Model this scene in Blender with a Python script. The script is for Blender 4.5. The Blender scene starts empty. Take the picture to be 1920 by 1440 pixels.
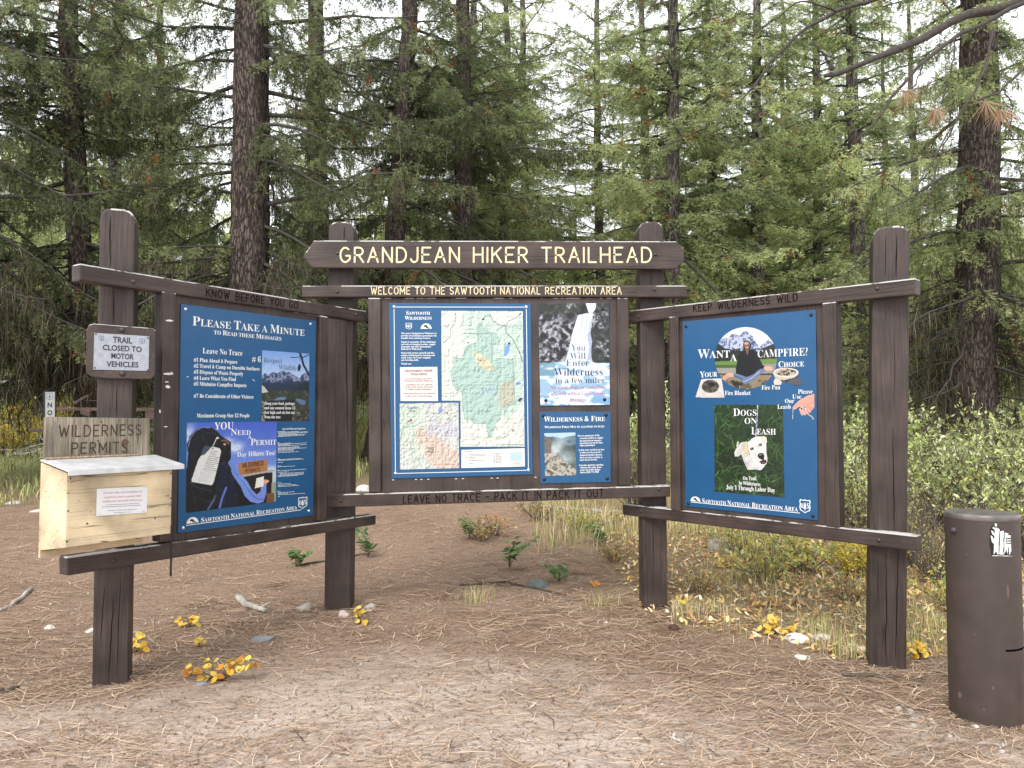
import bpy, bmesh, math, random
import numpy as np
from mathutils import Vector, Matrix

sc = bpy.context.scene
COL = sc.collection
R = math.radians

# ------------------------------------------------------------------ camera, world, sun, exposure
F, CX, CY, HORIZON = 1442.0, 960.0, 720.0, 785.0      # focal length and horizon in photo pixels
CAM_H = 1.48
PITCH = math.atan((HORIZON - CY) / F)
cam = bpy.data.objects.new('camera', bpy.data.cameras.new('camera'))
COL.objects.link(cam)
cam.location = (0, 0, CAM_H)
cam.rotation_euler = (math.pi / 2 + PITCH, 0, 0)
cam.data.sensor_width = 36
cam.data.lens = 36 * F / 1920
cam.data.clip_start = 0.05
cam.data.clip_end = 2000
sc.camera = cam

SUN_EL, SUN_AZ = R(46), R(205)      # high, behind the camera, a little to its left
world = bpy.data.worlds.new('World')
sc.world = world
world.use_nodes = True
wn, wl = world.node_tree.nodes, world.node_tree.links
sky = wn.new('ShaderNodeTexSky')
sky.sky_type = 'NISHITA'
sky.sun_disc = False
sky.sun_elevation = SUN_EL
sky.sun_rotation = SUN_AZ
sky.air_density = 1.0
sky.dust_density = 3.0
hs = wn.new('ShaderNodeHueSaturation')
hs.inputs['Saturation'].default_value = 0.12
hs.inputs['Value'].default_value = 1.0
veil = wn.new('ShaderNodeMixRGB')
veil.inputs[0].default_value = 0.72
veil.inputs[2].default_value = (9.6, 9.9, 10.2, 1)     # even white cloud cover
wl.new(sky.outputs[0], hs.inputs['Color'])
wl.new(hs.outputs[0], veil.inputs[1])
wl.new(veil.outputs[0], wn['Background'].inputs['Color'])
wn['Background'].inputs['Strength'].default_value = 0.10

sun = bpy.data.objects.new('sun', bpy.data.lights.new('sun', 'SUN'))
COL.objects.link(sun)
sun.data.energy = 1.3
sun.data.angle = R(22)
sun.data.color = (1.0, 0.96, 0.90)
sd = Vector((math.sin(SUN_AZ) * math.cos(SUN_EL), math.cos(SUN_AZ) * math.cos(SUN_EL), math.sin(SUN_EL)))
sun.rotation_euler = sd.to_track_quat('Z', 'Y').to_euler()
sun.location = (0, -20, 40)

sc.view_settings.view_transform = 'Standard'
sc.view_settings.look = 'None'
sc.view_settings.exposure = 1.3
sc.view_settings.gamma = 1.0
sc.view_settings.use_curve_mapping = False
sc.cycles.max_bounces = 9
sc.cycles.diffuse_bounces = 8
sc.cycles.glossy_bounces = 2
sc.cycles.transmission_bounces = 8
sc.cycles.transparent_max_bounces = 8

# ------------------------------------------------------------------ helpers
def srgb(r, g=None, b=None):
    if g is None:
        r, g, b = r
    f = lambda c: (c / 12.92 if c <= .04045 else ((c + .055) / 1.055) ** 2.4)
    return tuple(f(c / 255.) for c in (r, g, b))

def lin(a):
    a = np.clip(np.asarray(a, float) / 255., 0, 1)
    return np.where(a <= .04045, a / 12.92, ((a + .055) / 1.055) ** 2.4)

_RT = np.array((1., 0, 0))
_FW = np.array((0, math.cos(PITCH), math.sin(PITCH)))
_UP = np.array((0, -math.sin(PITCH), math.cos(PITCH)))
_C = np.array((0, 0, CAM_H))

def ray(px, py):
    return _RT * ((px - CX) / F) + _UP * ((CY - py) / F) + _FW

def project(p):
    """world points (n,3) -> photo pixels"""
    d = np.asarray(p) - _C
    z = d @ _FW
    return CX + F * (d @ _RT) / z, CY - F * (d @ _UP) / z

def at(px, py, y):
    """the point at distance y (along +Y) seen at a photo pixel"""
    d = ray(px, py)
    return _C + d * (y / d[1])

class Plane:
    """a vertical plane: passes through (x, y), runs along angle a from +Y towards +X; n faces the camera"""
    def __init__(s, x, y, dx, dy):
        l = math.hypot(dx, dy)
        s.u = np.array((dx / l, dy / l, 0.))
        s.v = np.array((0, 0, 1.))
        n = np.array((s.u[1], -s.u[0], 0.))
        s.p = np.array((x, y, 0.))
        s.n = n if n @ (_C - s.p) > 0 else -n
    def P(s, px, py, off=0.):
        d = ray(px, py)
        q = s.p + s.n * off
        t = ((q - _C) @ s.n) / (d @ s.n)
        return _C + d * t
    def N(s, p):
        return s.n

def depth_y(px, y):
    return ((px - CX) / F) * y * 1.0

LW = Plane(depth_y(686, 6.15), 6.15, .540, .8415)       # left wing
RW = Plane(depth_y(1180, 6.15), 6.15, -.692, .7218)     # right wing
CP = Plane(0, 5.98, 1, 0)                               # middle bay

def link(name, me, parent=None, loc=None):
    o = bpy.data.objects.new(name, me)
    COL.objects.link(o)
    if parent is not None:
        o.parent = parent
    if loc is not None:
        o.location = loc
    return o

def tag(o, label=None, cat=None, group=None, kind=None):
    if label: o['label'] = label
    if cat: o['category'] = cat
    if group: o['group'] = group
    if kind: o['kind'] = kind
    return o

def thing(name, loc, label, cat, group=None):
    return tag(link(name, None, None, tuple(map(float, loc))), label, cat, group)

def worldpos(o):
    p = np.zeros(3)
    while o is not None:
        p += np.array(o.location)
        o = o.parent
    return p

class MB:
    """collects faces in world coordinates and links them as one mesh"""
    def __init__(s):
        s.v, s.f, s.n, s.c = [], [], 0, []
    def add(s, v, f, col=None):
        v = np.asarray(v, float).reshape(-1, 3)
        s.f += [tuple(int(i) + s.n for i in q) for q in f]
        s.v.append(v)
        s.n += len(v)
        s.c.append(np.tile(np.array(col if col is not None else (1, 1, 1), float), (len(v), 1)) if col is None or np.ndim(col) == 1 else np.asarray(col, float))
        return s
    def prism(s, front, vec, col=None):
        """polygon front (n,3), extruded by vec"""
        f = np.asarray(front, float)
        n = len(f)
        v = np.vstack([f, f + vec])
        fs = [tuple(range(n)), tuple(range(2 * n - 1, n - 1, -1))]
        fs += [(i, i + n, (i + 1) % n + n, (i + 1) % n) for i in range(n)]
        return s.add(v, fs, col)
    def box(s, c, sx, sy, sz, ax=None, col=None):
        """box centred at c with half sizes along axes ax (3,3)"""
        ax = np.eye(3) if ax is None else np.asarray(ax, float)
        c = np.asarray(c, float)
        q = [c - ax[0] * sx - ax[1] * sy - ax[2] * sz, c + ax[0] * sx - ax[1] * sy - ax[2] * sz,
             c + ax[0] * sx - ax[1] * sy + ax[2] * sz, c - ax[0] * sx - ax[1] * sy + ax[2] * sz]
        return s.prism(q, ax[1] * 2 * sy, col)
    def tube(s, pts, rad, n=8, col=None, cap=True, rng=None, rough=0.):
        pts = np.asarray(pts, float)
        rad = np.broadcast_to(np.asarray(rad, float), (len(pts),))
        t = np.gradient(pts, axis=0)
        t /= np.linalg.norm(t, axis=1)[:, None] + 1e-9
        ref = np.array((0, 0, 1.)) if abs(t[0][2]) < .8 else np.array((1., 0, 0))
        a = np.cross(t, ref); a /= np.linalg.norm(a, axis=1)[:, None] + 1e-9
        b = np.cross(t, a)
        th = np.arange(n) * 2 * math.pi / n
        rr = rad[:, None] * (1 + (rng.normal(0, rough, (len(pts), n)) if rng is not None and rough else 0))
        v = pts[:, None, :] + rr[..., None] * (np.cos(th)[None, :, None] * a[:, None, :] + np.sin(th)[None, :, None] * b[:, None, :])
        fs = []
        for i in range(len(pts) - 1):
            for j in range(n):
                k = (j + 1) % n
                fs.append((i * n + j, i * n + k, (i + 1) * n + k, (i + 1) * n + j))
        if cap:
            fs.append(tuple(range(n - 1, -1, -1)))
            m = (len(pts) - 1) * n
            fs.append(tuple(range(m, m + n)))
        return s.add(v.reshape(-1, 3), fs, col)
    def dome(s, c, nrm, r, h, n=12, rings=3, col=None):
        """a shallow domed bolt or screw head standing on a surface"""
        nrm = np.asarray(nrm, float); nrm = nrm / np.linalg.norm(nrm)
        a = np.cross(nrm, (0, 0, 1.) if abs(nrm[2]) < .9 else (1., 0, 0)); a /= np.linalg.norm(a); b = np.cross(nrm, a)
        v, fs = [], []
        for k in range(rings):
            ph = k / rings * math.pi / 2
            for j in range(n):
                th = 2 * math.pi * j / n
                v.append(np.asarray(c) + nrm * h * math.sin(ph) + r * math.cos(ph) * (math.cos(th) * a + math.sin(th) * b))
        v.append(np.asarray(c) + nrm * h)
        for k in range(rings - 1):
            for j in range(n):
                fs.append((k * n + j, k * n + (j + 1) % n, (k + 1) * n + (j + 1) % n, (k + 1) * n + j))
        for j in range(n):
            fs.append(((rings - 1) * n + j, (rings - 1) * n + (j + 1) % n, rings * n))
        return s.add(v, fs, col)
    def build(s, name, mat, parent=None, smooth=False, bevel=0, color=False, loc=None):
        v = np.vstack(s.v)
        base = worldpos(parent) if parent is not None else np.asarray(loc if loc is not None else (0, 0, 0), float)
        me = bpy.data.meshes.new(name)
        me.from_pydata((v - base).tolist(), [], s.f)
        if bevel:
            bm = bmesh.new(); bm.from_mesh(me)
            bmesh.ops.recalc_face_normals(bm, faces=bm.faces)
            bmesh.ops.bevel(bm, geom=list(bm.edges), offset=bevel, segments=2, affect='EDGES', profile=.6)
            bm.to_mesh(me); bm.free()
        elif color:
            at_ = me.color_attributes.new('col', 'FLOAT_COLOR', 'POINT')
            c = np.ones((len(v), 4)); c[:, :3] = np.vstack(s.c)
            at_.data.foreach_set('color', c.ravel())
        if smooth:
            me.polygons.foreach_set('use_smooth', [True] * len(me.polygons))
        me.materials.append(mat)
        me.update()
        return link(name, me, parent, None if parent is not None else tuple(base))

def fast_mesh(name, v, tris, mat, col=None, smooth=False, quads=False):
    """numpy -> mesh, all faces of one size"""
    k = 4 if quads else 3
    me = bpy.data.meshes.new(name)
    v = np.ascontiguousarray(v, np.float32).reshape(-1, 3)
    t = np.ascontiguousarray(tris, np.int32).reshape(-1, k)
    me.vertices.add(len(v)); me.vertices.foreach_set('co', v.ravel())
    me.loops.add(t.size); me.loops.foreach_set('vertex_index', t.ravel())
    me.polygons.add(len(t))
    me.polygons.foreach_set('loop_start', np.arange(0, t.size, k, dtype=np.int32))
    if smooth:
        me.polygons.foreach_set('use_smooth', np.ones(len(t), bool))
    if col is not None:
        a = me.color_attributes.new('col', 'FLOAT_COLOR', 'POINT')
        c = np.ones((len(v), 4), np.float32); c[:, :3] = col
        a.data.foreach_set('color', c.ravel())
    me.materials.append(mat)
    me.update(calc_edges=True)
    return me

# ------------------------------------------------------------------ materials
def mat(name):
    m = bpy.data.materials.new(name)
    m.use_nodes = True
    return m, m.node_tree.nodes, m.node_tree.links, m.node_tree.nodes['Principled BSDF']

def plain(name, col, rough=.6, metal=0., noise=0., scale=30., spec=.4):
    m, n, l, b = mat(name)
    b.inputs['Roughness'].default_value = rough
    b.inputs['Metallic'].default_value = metal
    b.inputs['Specular IOR Level'].default_value = spec
    if noise:
        t = n.new('ShaderNodeTexNoise'); t.inputs['Scale'].default_value = scale; t.inputs['Detail'].default_value = 5
        tc = n.new('ShaderNodeTexCoord'); l.new(tc.outputs['Object'], t.inputs['Vector'])
        r = n.new('ShaderNodeValToRGB')
        r.color_ramp.elements[0].position = .3; r.color_ramp.elements[1].position = .7
        r.color_ramp.elements[0].color = (*[c * (1 - noise) for c in col], 1)
        r.color_ramp.elements[1].color = (*[min(1, c * (1 + noise)) for c in col], 1)
        l.new(t.outputs[0], r.inputs[0]); l.new(r.outputs[0], b.inputs['Base Color'])
        bu = n.new('ShaderNodeBump'); bu.inputs['Strength'].default_value = .15; bu.inputs['Distance'].default_value = .01
        l.new(t.outputs[0], bu.inputs['Height']); l.new(bu.outputs[0], b.inputs['Normal'])
    else:
        b.inputs['Base Color'].default_value = (*col, 1)
    return m

def attr_mat(name, rough=.5, spec=.3, trans=0., noise=0., scale=40.):
    """colour from the mesh's own painted colours"""
    m, n, l, b = mat(name)
    a = n.new('ShaderNodeAttribute'); a.attribute_name = 'col'
    b.inputs['Roughness'].default_value = rough
    b.inputs['Specular IOR Level'].default_value = spec
    out = a.outputs['Color']
    if noise:
        t = n.new('ShaderNodeTexNoise'); t.inputs['Scale'].default_value = scale; t.inputs['Detail'].default_value = 4
        tc = n.new('ShaderNodeTexCoord'); l.new(tc.outputs['Object'], t.inputs['Vector'])
        mp = n.new('ShaderNodeMapRange'); mp.inputs['To Min'].default_value = 1 - noise; mp.inputs['To Max'].default_value = 1 + noise
        l.new(t.outputs[0], mp.inputs[0])
        mx = n.new('ShaderNodeVectorMath'); mx.operation = 'SCALE'
        l.new(out, mx.inputs[0]); l.new(mp.outputs[0], mx.inputs['Scale']); out = mx.outputs[0]
    l.new(out, b.inputs['Base Color'])
    if trans:
        tr = n.new('ShaderNodeBsdfTranslucent'); l.new(out, tr.inputs['Color'])
        ms = n.new('ShaderNodeMixShader'); ms.inputs[0].default_value = trans
        l.new(b.outputs[0], ms.inputs[1]); l.new(tr.outputs[0], ms.inputs[2])
        l.new(ms.outputs[0], n['Material Output'].inputs['Surface'])
    return m

def wood(name, col, axis, dark=.45, chips=0.0, rough=.55, chipcol=(.40, .385, .37), grain=1.0):
    """painted or bare timber, grain along the unit vector axis"""
    m, n, l, b = mat(name)
    tc = n.new('ShaderNodeTexCoord')
    ax = Vector(axis).normalized()
    q = ax.to_track_quat('Z', 'Y').to_euler()
    # turn the grain axis onto Z, then stretch along it
    mp0 = n.new('ShaderNodeVectorRotate'); mp0.rotation_type = 'EULER_XYZ'; mp0.invert = True
    mp0.inputs['Rotation'].default_value = q
    l.new(tc.outputs['Object'], mp0.inputs['Vector'])
    mp = n.new('ShaderNodeMapping'); mp.inputs['Scale'].default_value = (1, 1, .035)
    l.new(mp0.outputs[0], mp.inputs['Vector'])
    g = n.new('ShaderNodeTexNoise'); g.inputs['Scale'].default_value = 95 ; g.inputs['Detail'].default_value = 6; g.inputs['Roughness'].default_value = .65
    l.new(mp.outputs[0], g.inputs['Vector'])
    g2 = n.new('ShaderNodeTexNoise'); g2.inputs['Scale'].default_value = 4.0; g2.inputs['Detail'].default_value = 6
    l.new(mp0.outputs[0], g2.inputs['Vector'])
    cr = n.new('ShaderNodeTexNoise'); cr.inputs['Scale'].default_value = 26; cr.inputs['Detail'].default_value = 2
    mpc = n.new('ShaderNodeMapping'); mpc.inputs['Scale'].default_value = (1, 1, .02); mpc.inputs['Location'].default_value = (3.1, 7.7, 1.3)
    l.new(mp0.outputs[0], mpc.inputs['Vector']); l.new(mpc.outputs[0], cr.inputs['Vector'])
    # base colour: slow blotches, then grain
    r1 = n.new('ShaderNodeValToRGB')
    r1.color_ramp.elements[0].position = .32; r1.color_ramp.elements[1].position = .68
    r1.color_ramp.elements[0].color = (*[c * .62 for c in col], 1); r1.color_ramp.elements[1].color = (*[c * 1.38 for c in col], 1)
    l.new(g2.outputs[0], r1.inputs[0])
    mr = n.new('ShaderNodeMapRange'); mr.inputs['From Min'].default_value = .3; mr.inputs['From Max'].default_value = .7
    mr.inputs['To Min'].default_value = 1 - dark * grain; mr.inputs['To Max'].default_value = 1 + dark * .4 * grain
    l.new(g.outputs[0], mr.inputs[0])
    sc1 = n.new('ShaderNodeVectorMath'); sc1.operation = 'SCALE'
    l.new(r1.outputs[0], sc1.inputs[0]); l.new(mr.outputs[0], sc1.inputs['Scale'])
    # long drying cracks
    ck = n.new('ShaderNodeValToRGB')
    e = ck.color_ramp.elements
    e[0].position = .0; e[0].color = (1, 1, 1, 1); e[1].position = 1; e[1].color = (1, 1, 1, 1)
    for p, v in ((.385, 1), (.395, .25), (.402, .25), (.412, 1)):
        x = e.new(p); x.color = (v, v, v, 1)
    l.new(cr.outputs[0], ck.inputs[0])
    mul = n.new('ShaderNodeMixRGB'); mul.blend_type = 'MULTIPLY'; mul.inputs[0].default_value = .8
    l.new(sc1.outputs[0], mul.inputs[1]); l.new(ck.outputs[0], mul.inputs[2])
    out = mul.outputs[0]
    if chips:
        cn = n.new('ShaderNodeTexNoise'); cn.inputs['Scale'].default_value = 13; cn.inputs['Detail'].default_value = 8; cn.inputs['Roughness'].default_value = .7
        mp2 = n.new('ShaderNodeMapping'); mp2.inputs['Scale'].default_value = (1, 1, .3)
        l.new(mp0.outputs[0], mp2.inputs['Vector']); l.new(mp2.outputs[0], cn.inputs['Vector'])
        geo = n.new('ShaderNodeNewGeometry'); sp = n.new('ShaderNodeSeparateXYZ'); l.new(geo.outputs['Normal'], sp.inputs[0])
        # chip colour: lost paint, and on beams a highlight painted along up-facing arrises
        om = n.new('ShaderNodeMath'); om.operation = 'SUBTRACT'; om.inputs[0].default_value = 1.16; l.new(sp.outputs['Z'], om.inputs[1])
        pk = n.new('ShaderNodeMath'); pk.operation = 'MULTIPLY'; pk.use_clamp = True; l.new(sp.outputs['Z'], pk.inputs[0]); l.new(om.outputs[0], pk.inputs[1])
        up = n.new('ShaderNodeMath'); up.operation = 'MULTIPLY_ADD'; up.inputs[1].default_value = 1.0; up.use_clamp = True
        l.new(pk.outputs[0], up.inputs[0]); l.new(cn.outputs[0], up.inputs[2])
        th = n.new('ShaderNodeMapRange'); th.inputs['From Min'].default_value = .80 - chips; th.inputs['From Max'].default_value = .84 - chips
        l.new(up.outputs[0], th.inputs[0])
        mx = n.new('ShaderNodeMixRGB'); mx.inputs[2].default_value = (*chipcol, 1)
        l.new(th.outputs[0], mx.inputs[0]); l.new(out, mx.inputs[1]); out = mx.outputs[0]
    l.new(out, b.inputs['Base Color'])
    b.inputs['Roughness'].default_value = rough
    b.inputs['Specular IOR Level'].default_value = .35
    ad = n.new('ShaderNodeMath'); ad.operation = 'ADD'
    l.new(g.outputs[0], ad.inputs[0]); l.new(ck.outputs[0], ad.inputs[1])
    bu = n.new('ShaderNodeBump'); bu.inputs['Strength'].default_value = .35; bu.inputs['Distance'].default_value = .006
    l.new(ad.outputs[0], bu.inputs['Height']); l.new(bu.outputs[0], b.inputs['Normal'])
    return m

BROWN = (.050, .0335, .0285)
M = {}
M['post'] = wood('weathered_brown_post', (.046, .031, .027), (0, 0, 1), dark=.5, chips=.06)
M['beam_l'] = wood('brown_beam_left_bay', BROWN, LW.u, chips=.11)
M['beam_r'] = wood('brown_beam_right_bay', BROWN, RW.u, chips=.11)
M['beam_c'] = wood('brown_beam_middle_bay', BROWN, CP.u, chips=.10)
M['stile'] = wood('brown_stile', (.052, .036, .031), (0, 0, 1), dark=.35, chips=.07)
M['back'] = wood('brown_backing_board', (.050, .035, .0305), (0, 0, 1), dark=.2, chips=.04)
M['blue'] = plain('blue_poster_sheet', (.009, .068, .170), .32, noise=.06, scale=8)
M['white'] = plain('white_print', (.62, .63, .63), .5)
M['offwhite'] = plain('cream_print', (.58, .56, .51), .5)
M['black'] = plain('black_print', (.012, .013, .018), .5)
M['navy'] = plain('navy_print', (.02, .03, .07), .5)
M['slate'] = plain('slate_print', (.06, .10, .17), .5)
M['red'] = plain('red_print', (.24, .035, .04), .5)
M['pink'] = plain('faded_red_print', (.30, .12, .20), .5)
M['pinkpale'] = plain('pale_pink_print', (.54, .30, .32), .6)
M['cream'] = plain('cream_router_paint', (.60, .50, .30), .6, noise=.15, scale=60)
M['carved'] = plain('dark_carved_groove', (.012, .009, .008), .9, spec=.05)
M['carved2'] = plain('burnt_carved_groove', (.045, .028, .019), .8)
M['steel'] = plain('bright_screw', (.55, .56, .58), .28, .9)
M['ironbolt'] = plain('dark_bolt', (.05, .042, .042), .45, .3)
M['blackscrew'] = plain('black_screw', (.02, .02, .024), .3, .5)
M['print'] = attr_mat('printed_picture', .38, .4)
INK = .68
# ------------------------------------------------------------------ lettering
def serif(t):
    o = ''
    for c in t:
        if 'A' <= c <= 'Z': o += chr(0x1D400 + ord(c) - 65)
        elif 'a' <= c <= 'z': o += chr(0x1D41A + ord(c) - 97)
        elif '0' <= c <= '9': o += chr(0x1D7CE + ord(c) - 48)
        else: o += c
    return o

_tc = {}
def _run(s, off):
    """outline of a run of type at size 1: vertices (n,2), faces"""
    k = (s, off)
    if k not in _tc:
        c = bpy.data.curves.new('type', 'FONT')
        c.body = s; c.offset = off; c.resolution_u = 3
        o = bpy.data.objects.new('type', c)
        me = bpy.data.meshes.new_from_object(o)
        v = np.zeros(len(me.vertices) * 3); me.vertices.foreach_get('co', v)
        v = v.reshape(-1, 3)[:, :2]
        f = [tuple(p.vertices) for p in me.polygons]
        bpy.data.objects.remove(o); bpy.data.curves.remove(c); bpy.data.meshes.remove(me)
        _tc[k] = (v, f)
    return _tc[k]

def _adv(s, off):
    a = _run('|' + s + '|', off)[0]; b = _run('||', off)[0]
    return (a[:, 0].max() - a[:, 0].min()) - (b[:, 0].max() - b[:, 0].min())

_cap = {}
def type_set(text, style='serif', off=-.004):
    """style: serif, sc (serif small capitals), sans"""
    f = serif if style in ('serif', 'sc') else (lambda t: t)
    if style not in _cap:
        _cap[style] = _run(f('H'), 0)[0][:, 1].max()
    V, Fc, n, x = [], [], 0, 0.
    if style == 'sc':
        runs, cur, low = [], '', None
        for ch in text:
            lw = ch.islower() or (ch in ' ' and bool(low))
            if low is None or lw == low: cur += ch
            else: runs.append((cur, low)); cur = ch
            low = lw
        runs.append((cur, low))
    else:
        runs = [(text, False)]
    for s, low in runs:
        t = f(s.upper() if low else s); k = .78 if low else 1.
        if t.strip():
            v, fs = _run(t, off)
            V.append(v * k + np.array((x, 0))); Fc += [tuple(i + n for i in q) for q in fs]; n += len(v)
        x += _adv(t, off) * k
    v = np.vstack(V)
    v[:, 0] -= v[:, 0].min()
    return v / _cap[style], Fc

def put_text(mb, pl, text, p0, p1, h, style='serif', off=-.004, lift=.0012, base=0.):
    """type fitted between two baseline pixels p0-p1, cap height h pixels, on plane pl (base = height of the sheet over the plane)"""
    v, f = type_set(text, style, off)
    a, b = pl.P(*p0, base + lift), pl.P(*p1, base + lift)
    w = v[:, 0].max()
    dep = (a - _C) @ _FW
    up = pl.v
    k = h * dep / F
    # keep the slant of the sheet: letters stand along the plane's vertical
    pts = a + (v[:, :1] / w) * (b - a) + v[:, 1:2] * k * up
    mb.add(pts, f)

# routed single-stroke capitals: polylines on a cap height of 1
def _arc(cx, cy, rx, ry, a0, a1, n=7):
    return [(cx + rx * math.cos(R(a0 + (a1 - a0) * i / n)), cy + ry * math.sin(R(a0 + (a1 - a0) * i / n))) for i in range(n + 1)]
STROKES = {
 'A': (.62, [[(0, 0), (.31, 1), (.62, 0)], [(.11, .35), (.51, .35)]]),
 'B': (.52, [[(0, 0), (0, 1), (.28, 1)] + _arc(.28, .76, .22, .24, 90, -90) + [(0, .52)], [(.28, .52)] + _arc(.28, .26, .24, .26, 90, -90) + [(0, 0)]]),
 'C': (.58, [_arc(.31, .5, .31, .5, 48, 312, 12)]),
 'D': (.58, [[(0, 0), (0, 1), (.22, 1)] + _arc(.22, .5, .36, .5, 90, -90, 10) + [(0, 0)]]),
 'E': (.5, [[(.5, 1), (0, 1), (0, 0), (.5, 0)], [(0, .52), (.4, .52)]]),
 'F': (.48, [[(.48, 1), (0, 1), (0, 0)], [(0, .52), (.38, .52)]]),
 'G': (.6, [_arc(.31, .5, .31, .5, 50, 330, 12)[:-1] + [(.6, .22), (.6, .44), (.36, .44)]]),
 'H': (.56, [[(0, 0), (0, 1)], [(.56, 0), (.56, 1)], [(0, .52), (.56, .52)]]),
 'I': (.0, [[(0, 0), (0, 1)]]),
 'J': (.42, [[(.42, 1), (.42, .28)] + _arc(.21, .26, .21, .26, 0, -170)]),
 'K': (.56, [[(0, 0), (0, 1)], [(.54, 1), (0, .42)], [(.2, .62), (.56, 0)]]),
 'L': (.46, [[(0, 1), (0, 0), (.46, 0)]]),
 'M': (.7, [[(0, 0), (0, 1), (.35, .3), (.7, 1), (.7, 0)]]),
 'N': (.58, [[(0, 0), (0, 1), (.58, 0), (.58, 1)]]),
 'O': (.62, [_arc(.31, .5, .31, .5, 90, 450, 16)]),
 'P': (.5, [[(0, 0), (0, 1), (.26, 1)] + _arc(.26, .73, .25, .27, 90, -90) + [(0, .46)]]),
 'R': (.54, [[(0, 0), (0, 1), (.26, 1)] + _arc(.26, .74, .25, .26, 90, -90) + [(0, .48)], [(.24, .48), (.54, 0)]]),
 'S': (.5, [_arc(.25, .75, .23, .25, 30, 270, 9) + _arc(.25, .25, .25, .25, 90, -150, 9)[1:]]),
 'T': (.56, [[(0, 1), (.56, 1)], [(.28, 1), (.28, 0)]]),
 'U': (.56, [[(0, 1), (0, .28)] + _arc(.28, .28, .28, .28, 180, 360, 9) + [(.56, 1)]]),
 'V': (.58, [[(0, 1), (.29, 0), (.58, 1)]]),
 'W': (.84, [[(0, 1), (.21, 0), (.42, .8), (.63, 0), (.84, 1)]]),
 'Y': (.58, [[(0, 1), (.29, .5), (.58, 1)], [(.29, .5), (.29, 0)]]),
 '-': (.4, [[(0, .48), (.4, .48)]]),
}
def stroke_layout(text, gap=.26, space=.5):
    x, out = 0., []
    for ch in text:
        if ch == ' ':
            x += space; continue
        w, st = STROKES[ch]
        out += [[(px + x, py) for px, py in s] for s in st]
        x += w + gap
    return out, x - gap

def put_routed(mb, pl, text, p0, p1, h, wid=.14, lift=.0014, base=0., gap=.26, space=.5, rng=None, wob=0.):
    """round-ended routed strokes between two baseline pixels"""
    lines, W = stroke_layout(text, gap, space)
    a, b = pl.P(*p0, base + lift), pl.P(*p1, base + lift)
    dep = (a - _C) @ _FW
    k = h * dep / F
    ux = (b - a) / W
    sx = np.linalg.norm(ux)
    hw = wid / 2 * k
    uu = ux / sx
    for ln_i, s in enumerate(lines):
        q = np.array(s)
        if rng is not None: q = q + rng.normal(0, wob, q.shape)
        P2 = np.stack([q[:, 0] * sx, q[:, 1] * k], 1)       # metres in the plane
        for i in range(len(P2) - 1):
            p, r = P2[i], P2[i + 1]
            d = r - p; L = np.linalg.norm(d)
            if L < 1e-6: continue
            d /= L; nn = np.array((-d[1], d[0]))
            ang0 = math.atan2(nn[1], nn[0])
            ring = [r + hw * np.array((math.cos(ang0 - math.pi * j / 6), math.sin(ang0 - math.pi * j / 6))) for j in range(7)]
            ring += [p + hw * np.array((math.cos(ang0 + math.pi - math.pi * j / 6), math.sin(ang0 + math.pi - math.pi * j / 6))) for j in range(7)]
            ring = np.array(ring)
            dz = 2e-5 * ((i + ln_i) % 5)                     # overlapping joints never share a plane
            mb.add(a + ring[:, :1] * uu + ring[:, 1:2] * pl.v + pl.n * dz, [tuple(range(13, -1, -1))])

# ------------------------------------------------------------------ flat shapes and painted pictures on a sheet
def poly(mb, pl, pts, lift=.001, base=0., col=None):
    v = np.array([pl.P(x, y, base + lift) for x, y in pts])
    mb.add(v, [tuple(range(len(v)))], col)

def line(mb, pl, p, q, w, lift=.001, base=0.):
    p, q = np.array(p, float), np.array(q, float)
    d = (q - p) / np.linalg.norm(q - p); n = np.array((-d[1], d[0])) * w / 2
    poly(mb, pl, [p + n, q + n, q - n, p - n], lift, base)

def inside(X, Y, pts):
    """point in polygon, vectorised, in photo pixels"""
    r = np.zeros(X.shape, bool)
    n = len(pts)
    for i in range(n):
        x0, y0 = pts[i]; x1, y1 = pts[(i + 1) % n]
        c = (y0 > Y) != (y1 > Y)
        with np.errstate(divide='ignore', invalid='ignore'):
            xx = (x1 - x0) * (Y - y0) / (y1 - y0 + 1e-12) + x0
        r ^= c & (X < xx)
    return r

def ell(X, Y, cx, cy, rx, ry, rot=0.):
    c, s = math.cos(R(rot)), math.sin(R(rot))
    dx, dy = X - cx, Y - cy
    return ((dx * c + dy * s) / rx) ** 2 + ((-dx * s + dy * c) / ry) ** 2 < 1

def seg(X, Y, p, q, w):
    """distance mask to a segment, width w"""
    p, q = np.array(p, float), np.array(q, float); d = q - p
    t = np.clip(((X - p[0]) * d[0] + (Y - p[1]) * d[1]) / (d @ d + 1e-9), 0, 1)
    return (X - p[0] - t * d[0]) ** 2 + (Y - p[1] - t * d[1]) ** 2 < (w / 2) ** 2

def vnoise(X, Y, scale, seed=0, octs=4, ridged=False):
    """value noise, 0..1"""
    out = np.zeros(X.shape); amp, tot = 1., 0.
    for o in range(octs):
        rs = np.random.RandomState(seed + 17 * o)
        g = rs.rand(64, 64)
        x, y = X / scale * 2 ** o, Y / scale * 2 ** o
        xi, yi = np.floor(x).astype(int), np.floor(y).astype(int)
        fx, fy = x - xi, y - yi
        fx, fy = fx * fx * (3 - 2 * fx), fy * fy * (3 - 2 * fy)
        a = g[yi % 64, xi % 64]; b = g[yi % 64, (xi + 1) % 64]; c = g[(yi + 1) % 64, xi % 64]; d = g[(yi + 1) % 64, (xi + 1) % 64]
        n = a * (1 - fx) * (1 - fy) + b * fx * (1 - fy) + c * (1 - fx) * fy + d * fx * fy
        if ridged: n = 1 - np.abs(2 * n - 1)
        out += n * amp; tot += amp; amp *= .55
    return out / tot

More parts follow.
